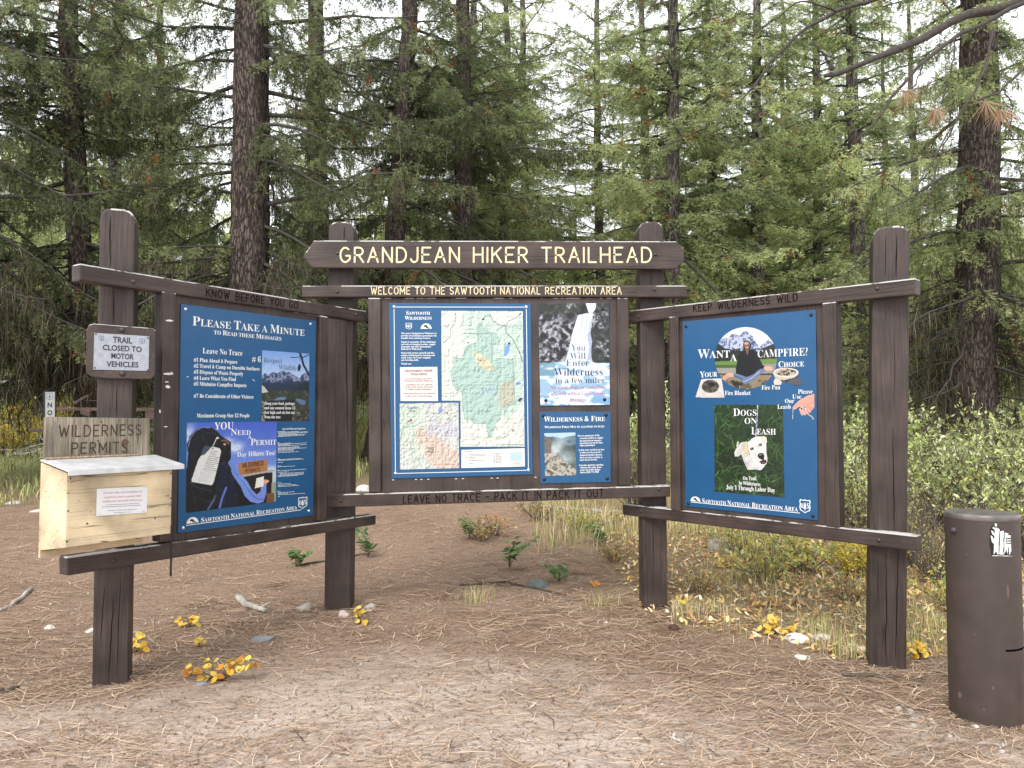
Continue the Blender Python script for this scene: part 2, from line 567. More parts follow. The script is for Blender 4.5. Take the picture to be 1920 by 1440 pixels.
class Paint:
    def __init__(s, X, Y, col):
        s.X, s.Y = X, Y
        s.c = np.zeros(X.shape + (3,)); s.c[:] = col
        s.keep = None
    def on(s, mask, col, a=1.):
        col = np.asarray(col, float)
        c = col if col.ndim == 3 else np.broadcast_to(col, s.c.shape)
        al = (mask * a)[..., None]
        s.c = s.c * (1 - al) + c * al
        return s
    def poly(s, pts, col, a=1.): return s.on(inside(s.X, s.Y, pts).astype(float), col, a)
    def ell(s, cx, cy, rx, ry, col, rot=0., a=1.): return s.on(ell(s.X, s.Y, cx, cy, rx, ry, rot).astype(float), col, a)
    def seg(s, p, q, w, col, a=1.):
        X, Y = s.X, s.Y
        j = np.where((X[0] > min(p[0], q[0]) - w - 2) & (X[0] < max(p[0], q[0]) + w + 2) | (X[-1] > min(p[0], q[0]) - w - 2) & (X[-1] < max(p[0], q[0]) + w + 2))[0]
        i = np.where((Y[:, 0] > min(p[1], q[1]) - w - 4) & (Y[:, 0] < max(p[1], q[1]) + w + 4) | (Y[:, -1] > min(p[1], q[1]) - w - 4) & (Y[:, -1] < max(p[1], q[1]) + w + 4))[0]
        if not len(i) or not len(j): return s
        sl = (slice(i[0], i[-1] + 1), slice(j[0], j[-1] + 1))
        m = (seg(X[sl], Y[sl], p, q, w) * a)[..., None]
        s.c[sl] = s.c[sl] * (1 - m) + np.asarray(col, float) * m
        return s
    def path(s, pts, w, col, a=1.):
        for p, q in zip(pts[:-1], pts[1:]): s.seg(p, q, w, col, a)
        return s
    def grain(s, amt, scale, seed=0):
        n = vnoise(s.X, s.Y, scale, seed) - .5
        s.c = s.c * (1 + amt * n[..., None]); return s
    def mix(s, t, c0, c1):
        t = np.clip(t, 0, 1)[..., None]
        return np.asarray(c0, float) * (1 - t) + np.asarray(c1, float) * t

def picture(name, pl, quad, nx, ny, fn, parent, lift=.0006, base=0., label=None):
    """a printed picture: quad = photo pixels TL TR BR BL; fn(X, Y) -> Paint. The ink is held in the sheet's own vertices."""
    tl, tr, br, bl = [pl.P(x, y, base + lift) for x, y in quad]
    s, t = np.meshgrid(np.linspace(0, 1, nx + 1), np.linspace(0, 1, ny + 1))
    s_, t_ = s[..., None], t[..., None]
    P = (tl * (1 - s_) + tr * s_) * (1 - t_) + (bl * (1 - s_) + br * s_) * t_
    if hasattr(pl, 'wrap'):                              # a sticker wrapped round a tube
        qd = np.array(quad, float); XY = (qd[0] * (1 - s_) + qd[1] * s_) * (1 - t_) + (qd[3] * (1 - s_) + qd[2] * s_) * t_
        P = np.array([pl.P(a, b, base + lift) for a, b in XY.reshape(-1, 2)]).reshape(P.shape)
    X, Y = project(P.reshape(-1, 3))
    X, Y = X.reshape(s.shape), Y.reshape(s.shape)
    pt = fn(X, Y)
    col = lin(pt.c).reshape(-1, 3) * INK
    i = np.arange((nx + 1) * (ny + 1)).reshape(ny + 1, nx + 1)
    q = np.stack([i[1:, :-1], i[1:, 1:], i[:-1, 1:], i[:-1, :-1]], -1).reshape(-1, 4)
    v = P.reshape(-1, 3)
    if pt.keep is not None:
        k = pt.keep.ravel()
        q = q[k[q].sum(1) >= 3]
        used = np.unique(q); mp = -np.ones(len(v), int); mp[used] = np.arange(len(used))
        q = mp[q]; v = v[used]; col = col[used]
    me = fast_mesh(name, v - worldpos(parent), q, M['print'], col, quads=True)
    o = link(name, me, parent)
    if label: o['label'] = label
    return o
# ------------------------------------------------------------------ the timber notice stand
rngk = np.random.default_rng(3)
STAND_Y = 6.08
kiosk = thing('trailhead_notice_stand', (-.1, STAND_Y, 0), 'brown timber notice stand with three bays, four round-topped posts and carved yellow lettering', 'notice stand')

def pole(px_c, px_w, y, top_px, base_px, face_dir, lean_top, mt):
    """square post with a rounded top, front face at distance y"""
    ax = np.array((face_dir[0], face_dir[1], 0.)); ax /= np.linalg.norm(ax)
    ay = np.array((-ax[1], ax[0], 0.))
    if ay[1] < 0: ay = -ay
    b = at(px_c, base_px, y); t = at(lean_top, top_px, y)
    hw = px_w * y / F / 2
    z0, z1 = b[2] - .45, t[2]
    prof = [(-1, z0), (1, z0)]
    n = 9
    capr = hw * .85
    for i in range(n + 1):
        th = math.pi * i / n
        cx, sx = math.cos(th), math.sin(th)
        prof.append((math.copysign(abs(cx) ** .6, cx), z1 - capr + capr * sx ** .75))
    pts = []
    for k, z in prof:
        f = (z - b[2]) / (t[2] - b[2])
        c = b + ax * (((t - b) @ ax) * f)
        pts.append(np.array((c[0], c[1], z)) + ax * hw * k)
    m = MB(); m.prism(np.array(pts), ay * 2 * hw)
    return m.build('post', mt, kiosk, bevel=.012), Plane(b[0], b[1], ax[0], ax[1])

post_specs = [
    # centre px at base, width px, distance, top px, base px, face direction, centre px at top
    (206, 60, 4.50, 391, 1290, (1, .34), 221),
    (632, 48, 6.08, 415, 1140, (1, 0.02), 640),
    (1229, 46, 6.08, 415, 1134, (1, 0.0), 1221),
    (1664, 63, 4.82, 425, 1248, (1, -.36), 1670),
]
posts = [pole(*s, M['post']) for s in post_specs]

def board(name, pl, quad, thick, mt, front=0., bevel=.009, back=True):
    q = np.array([pl.P(x, y, front) for x, y in quad])
    m = MB(); m.prism(q, -pl.n * thick)
    return m.build(name, mt, kiosk, bevel=bevel)

# ---- left bay
lw_top = board('top_rail', LW, [(150, 493.5), (687, 583), (687, 603.5), (150, 526)], .09, M['beam_l'])
lw_bot = board('bottom_rail', LW, [(126, 1044), (705, 964), (705, 983.5), (127, 1080)], .09, M['beam_l'])
board('stile', LW, [(305, 545.5), (331, 549.5), (324.5, 1013.5), (300, 1017)], .085, M['stile'], front=.004)
board('stile', LW, [(600.5, 591), (617, 594), (612.5, 974.5), (596.5, 977)], .085, M['stile'], front=.004)
board('backing_board', LW, [(325, 549), (606, 592), (600, 979), (318, 1018)], .02, M['back'], front=-.028)
# ---- right bay
rw_top = board('top_rail', RW, [(1180.5, 582), (1716, 521), (1716, 552), (1180.5, 605)], .09, M['beam_r'])
rw_bot = board('bottom_rail', RW, [(1167, 944), (1718, 1004), (1718, 1034), (1167, 965.5)], .09, M['beam_r'])
board('stile', RW, [(1253.5, 594), (1271, 592), (1275.5, 958.5), (1257.5, 956.5)], .085, M['stile'], front=.004)
board('stile', RW, [(1541, 568), (1567, 565), (1575, 990.5), (1548, 987.5)], .085, M['stile'], front=.004)
board('backing_board', RW, [(1266, 595), (1549, 566), (1556, 989), (1270, 957)], .02, M['back'], front=-.028)
# ---- middle bay
name_board = board('name_board', CP, [(569.5, 478), (588, 450.5), (1267, 452), (1283, 466), (1283, 489), (1267, 504.5), (585, 502.5), (569.5, 484)], .055, M['beam_c'], front=.012)
wel = board('top_rail', CP, [(566, 535), (1288, 535), (1288, 557), (566, 557)], .09, M['beam_c'])
cbot = board('bottom_rail', CP, [(614, 927), (1257, 910), (1257, 931.5), (614, 952)], .09, M['beam_c'])
board('stile', CP, [(690, 558.2), (713.5, 558.2), (714, 923.5), (691.5, 924)], .08, M['stile'], front=.004)
board('stile', CP, [(1157, 558.2), (1178, 558.2), (1183, 911), (1160, 911.5)], .08, M['stile'], front=.004)
board('backing_board', CP, [(708, 558), (1163, 558), (1166, 914), (709, 926)], .02, M['back'], front=-.024)

# ---- routed lettering, each a part of the board that carries it
mb = MB(); put_routed(mb, CP, 'GRANDJEAN HIKER TRAILHEAD', (638, 491.5), (1221, 491.5), 27.5, wid=.12, base=.012, gap=.30, space=.62)
lt = mb.build('lettering', M['cream'], name_board); lt['label'] = 'cream routed capitals'
mb = MB(); put_routed(mb, CP, 'WELCOME TO THE SAWTOOTH NATIONAL RECREATION AREA', (696, 551.5), (1165, 551.5), 13, wid=.13, gap=.30, space=.55)
mb.build('lettering', M['cream'], wel)
mb = MB(); put_routed(mb, LW, 'KNOW BEFORE YOU GO', (387, 555), (558, 578.5), 14, wid=.16, gap=.34, space=.75, rng=rngk, wob=.012)
mb.build('lettering', M['carved'], lw_top)
mb = MB(); put_routed(mb, RW, 'KEEP WILDERNESS WILD', (1300, 584.5), (1495, 564), 12.5, wid=.16, gap=.34, space=.8, rng=rngk, wob=.012)
mb.build('lettering', M['carved'], rw_top)
mb = MB(); put_routed(mb, CP, 'LEAVE NO TRACE - PACK IT IN PACK IT OUT', (756, 943.5), (1131, 931.5), 14, wid=.14, gap=.34, space=.6, rng=rngk, wob=.012)
mb.build('lettering', M['carved'], cbot)

def bolt(pl, px, py, parent, off=0., r=.014, mt='ironbolt', h=.012):
    m = MB(); m.dome(pl.P(px, py, off - .001), pl.n, r, h)
    return m.build('bolt', M[mt], parent, smooth=True)
for x, y in ((250, 528), (668, 590)): bolt(LW, x, y, lw_top)
for x, y in ((213, 1052), (665, 972)): bolt(LW, x, y, lw_bot)
for x, y in ((1197, 594), (1645, 541)): bolt(RW, x, y, rw_top)
for x, y in ((1202, 958), (1648, 1013)): bolt(RW, x, y, rw_bot)
for x, y in ((633, 475), (1229, 477)): bolt(CP, x, y, name_board, .012)
for x, y in ((632, 547), (1227, 543)): bolt(CP, x, y, wel)
for x, y in ((639, 939), (1235, 917)): bolt(CP, x, y, cbot)
# torn paper left under old staples on the left stile
mb = MB()
for x, y, w, h in ((318, 601, 8, 2), (316, 701, 10, 2.2), (322, 700, 3, 3), (313, 716, 4, 1.2), (315, 725, 5, 3.4), (311, 800, 4, 1), (300, 771, 1.5, 4)):
    mb = MB(); poly(mb, LW, [(x - w, y - h * .4), (x, y - h), (x + w, y + h * .2), (x + w * .3, y + h), (x - w * .8, y + h * .6)], .0055); mb.build('paper_scrap', M['offwhite'], kiosk)
mb = MB()
for x in (735, 778, 788, 801, 853, 866, 920, 931, 1002):
    mb = MB(); poly(mb, CP, [(x, 899 - (x - 735) * .018), (x + 4, 899 - (x - 735) * .018), (x + 4, 900.6 - (x - 735) * .018), (x, 900.6 - (x - 735) * .018)], .001, -.024); mb.build('staple', M['steel'], kiosk)

# long drying splits, each a part of its post
def split(k, pts, w=.006):
    po, pl = posts[k]
    n = 14; P = []
    xs = np.linspace(0, 1, n); pts = np.array(pts, float); tt = np.linspace(0, 1, len(pts))
    for f in xs:
        P.append(pl.P(np.interp(f, tt, pts[:, 0]) + rngk.normal(0, .35), np.interp(f, tt, pts[:, 1]), .0012))
    P = np.array(P)
    ww = (w * (np.sin(np.linspace(.12, math.pi - .12, n)) * .8 + .2))[:, None] / 2
    m = MB(); m.add(np.vstack([P - pl.u * ww, P + pl.u * ww]), [(i, i + 1, n + i + 1, n + i) for i in range(n - 1)])
    return m.build('split', M['carved'], po)
split(0, [(207, 405), (206, 440), (207, 498)], .007)
split(0, [(214, 545), (213, 605)], .005)
split(0, [(219, 720), (218, 780)], .004)
split(0, [(213, 1120), (208, 1200), (203, 1280)], .006)
split(0, [(196, 1100), (188, 1200)], .004)
split(0, [(226, 1090), (222, 1180), (219, 1270)], .004)
split(1, [(646, 425), (645, 450)], .008)
split(1, [(649, 610), (650, 700), (652, 830)], .007)
split(2, [(1224, 960), (1226, 1060)], .003)
split(3, [(1682, 440), (1680, 520)], .008)
split(3, [(1660, 440), (1660, 520)], .004)
split(3, [(1676, 620), (1678, 700), (1676, 760)], .003)
split(3, [(1674, 800), (1676, 920), (1677, 1000)], .006)
split(3, [(1661, 1040), (1662, 1150), (1660, 1230)], .006)
split(3, [(1684, 1030), (1682, 1130), (1679, 1235)], .007)
split(3, [(1647, 1040), (1646, 1130)], .003)
# ------------------------------------------------------------------ the posters
def lift_(off):            # sheet height over the bay's front plane
    return off
SB = -.026                 # face of the side-bay backing boards, and of the middle one
CB = -.022

def sheet(name, pl, quad, base, label, cat='poster', group=None, mt='blue', thick=.006):
    """a poster sheet standing thick proud of the backing board; returns its root and the height of its face"""
    c = np.mean([pl.P(x, y, base) for x, y in quad], 0)
    root = thing(name, c, label, cat, group)
    top = base + thick
    m = MB(); m.prism(np.array([pl.P(x, y, top) for x, y in quad]), -pl.n * thick)
    m.build('sheet', M[mt], root, bevel=.0015)
    return root, top

def screws(pl, root, top, pts, mt='blackscrew', r=.013):
    for x, y in pts:
        m = MB(); m.dome(pl.P(x, y, top - .0005), pl.n, r, .008)
        m.build('screw', M[mt], root, smooth=True)

def shield(pl, root, top, cx, cy, w, h, fg='white', bg='blue', slope=0., name='shield_emblem'):
    """forest shield: outline, US and a tree"""
    def S(pts): return [(cx + x * w, cy + y * h + x * w * slope) for x, y in pts]
    out = [(-.85, -1), (-.4, -.88), (0, -1), (.4, -.88), (.85, -1), (1, -.72), (.9, -.3), (1, .2), (.85, .62), (.4, .78), (0, 1), (-.4, .78), (-.85, .62), (-1, .2), (-.9, -.3), (-1, -.72)]
    a = MB(); poly(a, pl, S(out), .0008, top); o = a.build(name, M[fg], root)
    b = MB(); poly(b, pl, S([(x * .84, y * .86) for x, y in out]), .0011, top); b.build('field', M[bg], o)
    c = MB()
    poly(c, pl, S([(0, -.62), (.14, -.3), (.08, -.3), (.24, 0), (.12, 0), (.30, .32), (.06, .32), (.06, .6), (-.06, .6), (-.06, .32), (-.30, .32), (-.12, 0), (-.24, 0), (-.08, -.3), (-.14, -.3)]), .0014, top)
    def bar(p, q, ww=.13):
        p, q = np.array(p), np.array(q); d = q - p; d = d / np.linalg.norm(d); n = np.array((-d[1], d[0])) * ww / 2
        poly(c, pl, S([p + n, q + n, q - n, p - n]), .0014, top)
    bar((-.66, -.42), (-.66, .2)); bar((-.66, .2), (-.36, .2)); bar((-.36, .2), (-.36, -.42))
    bar((.66, -.42), (.40, -.42)); bar((.40, -.42), (.40, -.1)); bar((.40, -.1), (.66, -.1)); bar((.66, -.1), (.66, .22)); bar((.66, .22), (.40, .22))
    c.build('us_and_tree', M[fg], o)

def hill_logo(pl, root, top, cx, cy, r, slope=0., bar=None):
    """half-round white emblem with a dark ridge"""
    def S(pts): return [(cx + x * r, cy + y * r + x * r * slope) for x, y in pts]
    a = MB()
    poly(a, pl, S([(math.cos(R(t)), -math.sin(R(t)) * 1.0) for t in range(0, 181, 12)]), .0008, top)
    o = a.build('round_emblem', M['white'], root)
    b = MB(); poly(b, pl, S([(-.45, -.52), (-.25, -.72), (.1, -.66), (.35, -.3), (.8, -.02), (.45, -.06), (.05, -.12), (-.1, -.34), (-.4, -.34)]), .0011, top)
    b.build('ridge', M['black'], o)

def dashes(mb, pl, x0, x1, y, top, rng, hh=1.0, slope=0.):
    """a line of print too small to read: word-length dashes"""
    x = x0
    while x < x1 - 1:
        w = min(rng.uniform(2.2, 7.5), x1 - x)
        yy = y + (x - x0) * slope; y2 = y + (x + w - x0) * slope
        poly(mb, pl, [(x, yy), (x + w, y2), (x + w, y2 + hh), (x, yy + hh)], .0009, top)
        x += w + .9

rp = np.random.default_rng(11)

# ================= left bay: PLEASE TAKE A MINUTE
root, top = sheet('poster', LW, [(339.5, 569.5), (593, 602), (587, 966), (333.5, 1000)], SB,
                  'tall blue poster headed Please Take a Minute, with a backpack picture')
mb = MB()
T = lambda *a, **k: put_text(mb, LW, *a, base=top, **k)
T('Please Take a Minute', (361, 610), (571, 630), 17.5, style='sc', off=-.006)
T('to Read these Messages', (401, 626.5), (527.5, 638.7), 9, style='sc', off=0)
T('Leave No Trace', (380, 662.5), (454.5, 667), 10.5)
for t, y0, x1, y1 in (('#1 Plan Ahead & Prepare', 677.7, 445, 682), ('#2 Travel & Camp on Durable Surfaces', 689, 486.5, 694.8),
                      ('#3 Dispose of Waste Properly', 700.3, 455.8, 704.3), ('#4 Leave What You Find', 711.7, 442.5, 714.3),
                      ('#5 Minimize Campfire Impacts', 722.7, 462, 725.8), ('#7 Be Considerate of Other Visitors', 745.4, 475, 747.4)):
    T(t, (363.2, y0), (x1, y1), 7.0, off=.004)
T('Maximum Group Size 12 People', (369, 782.5), (468, 782.2), 7.0, off=.004)
T('# 6', (472.5, 678), (489, 679.2), 10.5)
T('Sawtooth National Recreation Area', (377, 979.8), (557, 954.8), 9, style='sc', off=0)
line(mb, LW, (349, 985.2), (565, 955.9), 1.2, .0009, top)
T('Sawtooth Wilderness Regulations', (529.4, 805.6), (573, 804.8), 3, off=.01)
for blk in ((809, [(520, 536, 0), (522, 560, 1), (521, 577, 2), (523, 577, 3), (523, 556, 4), (521, 574, 5), (521, 570, 6)]),
            (830, [(520, 525, 0), (521, 546, 1), (521, 575, 2), (521, 543, 3), (521, 575, 4), (521, 560, 6), (521, 563, 7), (521, 575, 8), (521, 552, 9), (521, 552, 10.5), (521, 560, 12)]),
            (860, [(520, 524, 0), (521, 565, 1), (521, 570, 2), (521, 530, 4.5)]),
            (873.5, [(520, 527, 0), (521, 553, 1)]),
            (881.5, [(520, 523, 0), (521, 574, .6), (521, 541, 2.5), (524, 570, 4), (524, 571, 5.4), (521, 570, 6.6), (521, 558, 7.6)]),
            (905, [(520, 527, 0), (521, 545, 1.6), (521, 556, 3.2), (521, 560, 4.6)]),
            (921, [(520, 526, 0), (521, 552, 1.6), (521, 540, 3), (521, 572, 4.2), (521, 525, 6.4)])):
    for a_, b_, dy in blk[1]:
        dashes(mb, LW, a_, b_, blk[0] + dy * 1.55, top, rp, .75, -.06)
mb.build('lettering', M['white'], root)

def mountain_pic(X, Y):
    p = Paint(X, Y, (150, 185, 235))
    p.c = p.mix((Y - 656) / 60, (120, 160, 225), (195, 215, 245))
    n = vnoise(X, Y, 12, 5)
    rid = [(489, 706), (497, 699), (503, 703), (512, 697), (520, 700), (527, 696), (532, 695), (536, 699), (541, 697), (548, 701), (556, 706), (561, 709), (566, 703), (572, 699), (581, 694), (581, 800), (489, 800)]
    p.poly(rid, (58, 72, 108))
    m = inside(X, Y, rid)
    p.on(m & (vnoise(X, Y, 7, 9, ridged=True) > .66) & (Y < 718 + 6 * n), (158, 166, 190), .8)
    p.on(m & (Y > 716 + 14 * (n - .5)), (34, 46, 70), .85)
    p.poly([(552, 730), (562, 722), (581, 712), (581, 752), (489, 752), (489, 738), (510, 737), (530, 742)], (30, 42, 50))
    p.on((Y > 732 + 8 * (n - .5)), (52, 60, 46), .9)
    p.on((Y > 732) & (vnoise(X, Y, 5, 21) > .58), (92, 92, 72), .7)
    p.poly([(489, 720), (496, 726), (503, 735), (490, 737)], (205, 196, 180))
    p.poly([(512, 751), (522, 745), (534, 744), (537, 748), (528, 752), (518, 754)], (98, 128, 165))
    p.poly([(553, 750), (558, 747), (573, 751), (573, 758), (566, 760)], (92, 118, 150))
    p.poly([(491, 752), (551, 749), (552, 790), (489, 790)], (28, 27, 26), .9)
    p.on((X < 497) & (Y > 752) & (vnoise(X, Y, 3, 4) > .5), (150, 140, 125))
    p.poly([(547, 790), (560, 778), (581, 765), (581, 790)], (44, 40, 36))
    p.on((Y > 772) & (X > 548) & (vnoise(X + Y, Y - X, 6, 8, ridged=True) > .75), (150, 148, 140), .8)
    br = (22, 26, 40)
    p.path([(561.5, 660), (566, 672), (569, 684), (575, 695), (579, 703)], 4, br)
    p.path([(565, 668), (555, 670.5), (545, 670)], 1.4, br); p.path([(566, 671), (573, 668), (580, 665)], 1.6, br)
    p.seg((561.5, 668), (561, 684), .7, (70, 80, 110)); p.ell(561, 689.5, 2.8, 7, (22, 24, 34), 8)
    p.path([(574, 760), (576, 775), (574, 790)], 1.6, (70, 60, 50))
    return p.grain(.12, 2.4, 3)
pc = picture('mountain_picture', LW, [(491.5, 656.5), (580, 663.3), (579, 789.5), (490.5, 789.7)], 110, 160, mountain_pic, root, base=top)
mb2 = MB()
put_text(mb2, LW, 'Respect', (494.7, 679.7), (528.7, 681.3), 9.5, base=top + .0006, off=-.012)
put_text(mb2, LW, 'Wildlife', (522.5, 693.3), (556, 695), 9.5, base=top + .0006, off=-.012)
mb2.build('lettering', M['slate'], pc)
mb2 = MB()
for i, (t, x1) in enumerate((('Hang your food, garbage', 552.5), ('and any scented items 12', 553.3), ('feet high and six feet out', 552.5), ('from the tree', 526))):
    put_text(mb2, LW, t, (496, 758.7 + 8.5 * i), (x1, 759 + 8.45 * i), 5.2, base=top + .0006, off=.006)
mb2.build('lettering', M['white'], pc)

def hiker_pic(X, Y):
    p = Paint(X, Y, (95, 120, 215))
    p.c = p.mix((Y - 791) / 90, (72, 98, 200), (118, 150, 225))
    cl = vnoise(X, Y, 26, 40)
    def puff(cx, cy, rx, ry): return np.exp(-((X - cx) / rx) ** 2 - ((Y - cy) / ry) ** 2) * np.clip(.35 + 1.5 * vnoise(X, Y, 9, 44, 5), 0, 1.3)
    for cx, cy, rx, ry, k in ((440, 838, 17, 10, .9), (428, 826, 10, 7, .5), (512, 884, 16, 9, 1.), (352, 815, 13, 18, .8), (490, 850, 18, 4, .35)):
        p.on(np.clip(puff(cx, cy, rx, ry), 0, 1), (226, 232, 246), k)
    p.poly([(450, 893), (519, 884), (519, 945), (450, 950)], (34, 30, 28))
    p.poly([(511, 885), (519, 880), (519, 905), (511, 910)], (200, 206, 214))
    p.poly([(509, 906), (519, 902), (519, 945), (508, 945)], (150, 160, 140))
    p.poly([(500, 925), (514, 924), (514, 945), (500, 945)], (120, 82, 50))
    # timber permit sign in the picture
    p.poly([(446.5, 868), (501, 861), (502, 884), (448, 892)], (178, 122, 76))
    p.grain(.1, 4, 2)
    p.poly([(446, 892), (515, 880), (516, 883), (447, 896)], (176, 170, 160))
    # pack, head and shoulders of the hiker
    blk = (15, 16, 22)
    p.poly([(348, 880), (356, 874), (372, 862), (415, 858), (440, 880), (452, 905), (470, 935), (480, 942), (470, 948), (348, 962)], blk)
    p.path([(410, 872), (421, 866), (431, 870), (438, 880), (444, 893), (452, 905)], 10, (112, 140, 205))
    p.poly([(353, 850), (350, 835), (356, 818), (366, 806), (378, 801), (396, 801), (408, 809), (416, 818), (424, 823), (433, 829), (433, 860), (427, 868), (410, 880), (350, 880)], blk)
    p.path([(353, 838), (357, 822), (366, 808), (379, 801.5), (394, 802)], 1.3, (130, 142, 170))
    p.path([(416, 826), (423, 826), (429, 832)], 3, (122, 84, 66)); p.ell(421, 833, 2.5, 2, (210, 160, 120))
    p.poly([(416, 866), (425, 863), (434, 880), (440, 900), (446, 930), (448, 948), (420, 955), (408, 900)], (20, 24, 46))
    # blue sleeve reaching out to the box
    p.poly([(433, 881), (438, 880), (452, 890), (464, 903), (472, 918), (481, 927), (488, 922), (491, 905), (496, 899), (500, 903), (499, 925), (494, 941), (484, 944), (470, 941), (459, 930), (448, 905), (436, 890)], (118, 146, 222))
    p.path([(438, 884), (452, 897), (463, 912), (472, 928), (484, 936), (494, 936)], 2.5, (86, 112, 190))
    p.path([(448, 892), (458, 902), (468, 916)], 1.6, (150, 176, 238))
    p.path([(424, 915), (416, 935), (412, 952)], 4, (92, 118, 190)); p.path([(390, 955), (402, 935), (404, 930)], 2.5, (92, 110, 160))
    p.ell(498, 903, 4.5, 4, (226, 166, 142)); p.seg((494, 905), (503, 902), 3, (230, 172, 150))
    p.poly([(481, 897), (495, 893), (494, 912), (478, 915.5)], (238, 236, 224))
    # white tag hanging from the pack
    p.seg((399, 837), (406, 822), 1.3, (225, 220, 210)); p.ell(408, 821, 2.6, 1.6, (240, 240, 235))
    p.poly([(397, 837.5), (404, 838.5), (412, 841), (414.5, 846), (409, 872), (401, 903), (397.5, 910), (360, 903.5), (359, 900), (372, 862), (383, 845), (390, 838)], (226, 226, 224))
    p.poly([(384, 836), (391, 836), (397, 838), (384, 852), (376, 855), (380, 842)], (70, 78, 96))
    p.ell(399, 840.5, 1.6, 1.6, (40, 42, 50))
    rs = np.random.RandomState(2)
    for k in range(17):
        y = 845 + k * 3.4
        xa = 394 - k * 1.55 + rs.uniform(0, 4); xb = xa + rs.uniform(16, 27) if k > 2 else xa + 12
        p.seg((xa, y), (xb, y + (xb - xa) * .16), .95 if k < 11 else .6, (90, 90, 100) if k < 11 else (150, 150, 155))
    # folds and straps catch a little light in the dark pack
    lum = p.c.mean(-1)
    f = np.clip((vnoise(X * 1.6, Y * .6, 12, 61, 4, True) - .72) * 5, 0, 1) * (lum < 40) * (X < 450)
    p.on(f, (58, 62, 78), .6)
    p.path([(356, 905), (372, 915), (395, 920)], 1.2, (60, 62, 74)); p.path([(362, 930), (385, 940), (410, 942)], 1, (52, 54, 66)); p.path([(409, 905), (405, 930), (398, 952)], 1.6, (40, 44, 62)); p.path([(385, 812), (402, 812), (412, 822)], .9, (54, 58, 72))
    return p.grain(.10, 2.2, 6)
pc = picture('hiker_picture', LW, [(350.5, 792.3), (519, 790.7), (517, 940.5), (348.2, 962)], 190, 190, hiker_pic, root, base=top)
mb2 = MB()
for t, a, b, h, st in (('YOU', (402, 805.6), (437.5, 804.4), 13.5, 'serif'), ('Need', (433, 816), (470, 815.4), 11.5, 'sc'), ('A', (464.5, 822.6), (471.4, 822.3), 7, 'serif'),
                       ('Permit', (470, 835), (518, 833.8), 12.5, 'sc'), ('Day Hikers Too!', (444.6, 856.8), (516, 853), 9, 'serif')):
    put_text(mb2, LW, t, a, b, h, style=st, base=top + .0006, off=-.003)
mb2.build('lettering', M['white'], pc)
mb2 = MB()
put_routed(mb2, LW, 'WILDERNESS', (454.5, 877), (494, 871.5), 8, wid=.19, base=top + .0006)
put_routed(mb2, LW, 'PERMITS', (460, 887), (487, 883), 6.5, wid=.19, base=top + .0006)
mb2.build('lettering', plain('brown_print', (.10, .035, .02), .6), pc)
shield(LW, root, top, 567.6, 942.7, 8.8, 11.2, slope=-.1)
hill_logo(LW, root, top, 361, 980.8, 11.2, slope=-.13)
screws(LW, root, top, [(348.3, 579.8), (582.5, 607.6), (343.8, 990), (579.5, 958)], 'steel', .0125)
mb2 = MB()
for p, q in (((350, 706.8), (354, 706.2)), ((473.5, 711), (477.5, 714.5))): line(mb2, LW, p, q, 1, .0012, top)
mb2.build('scratch', M['white'], root)

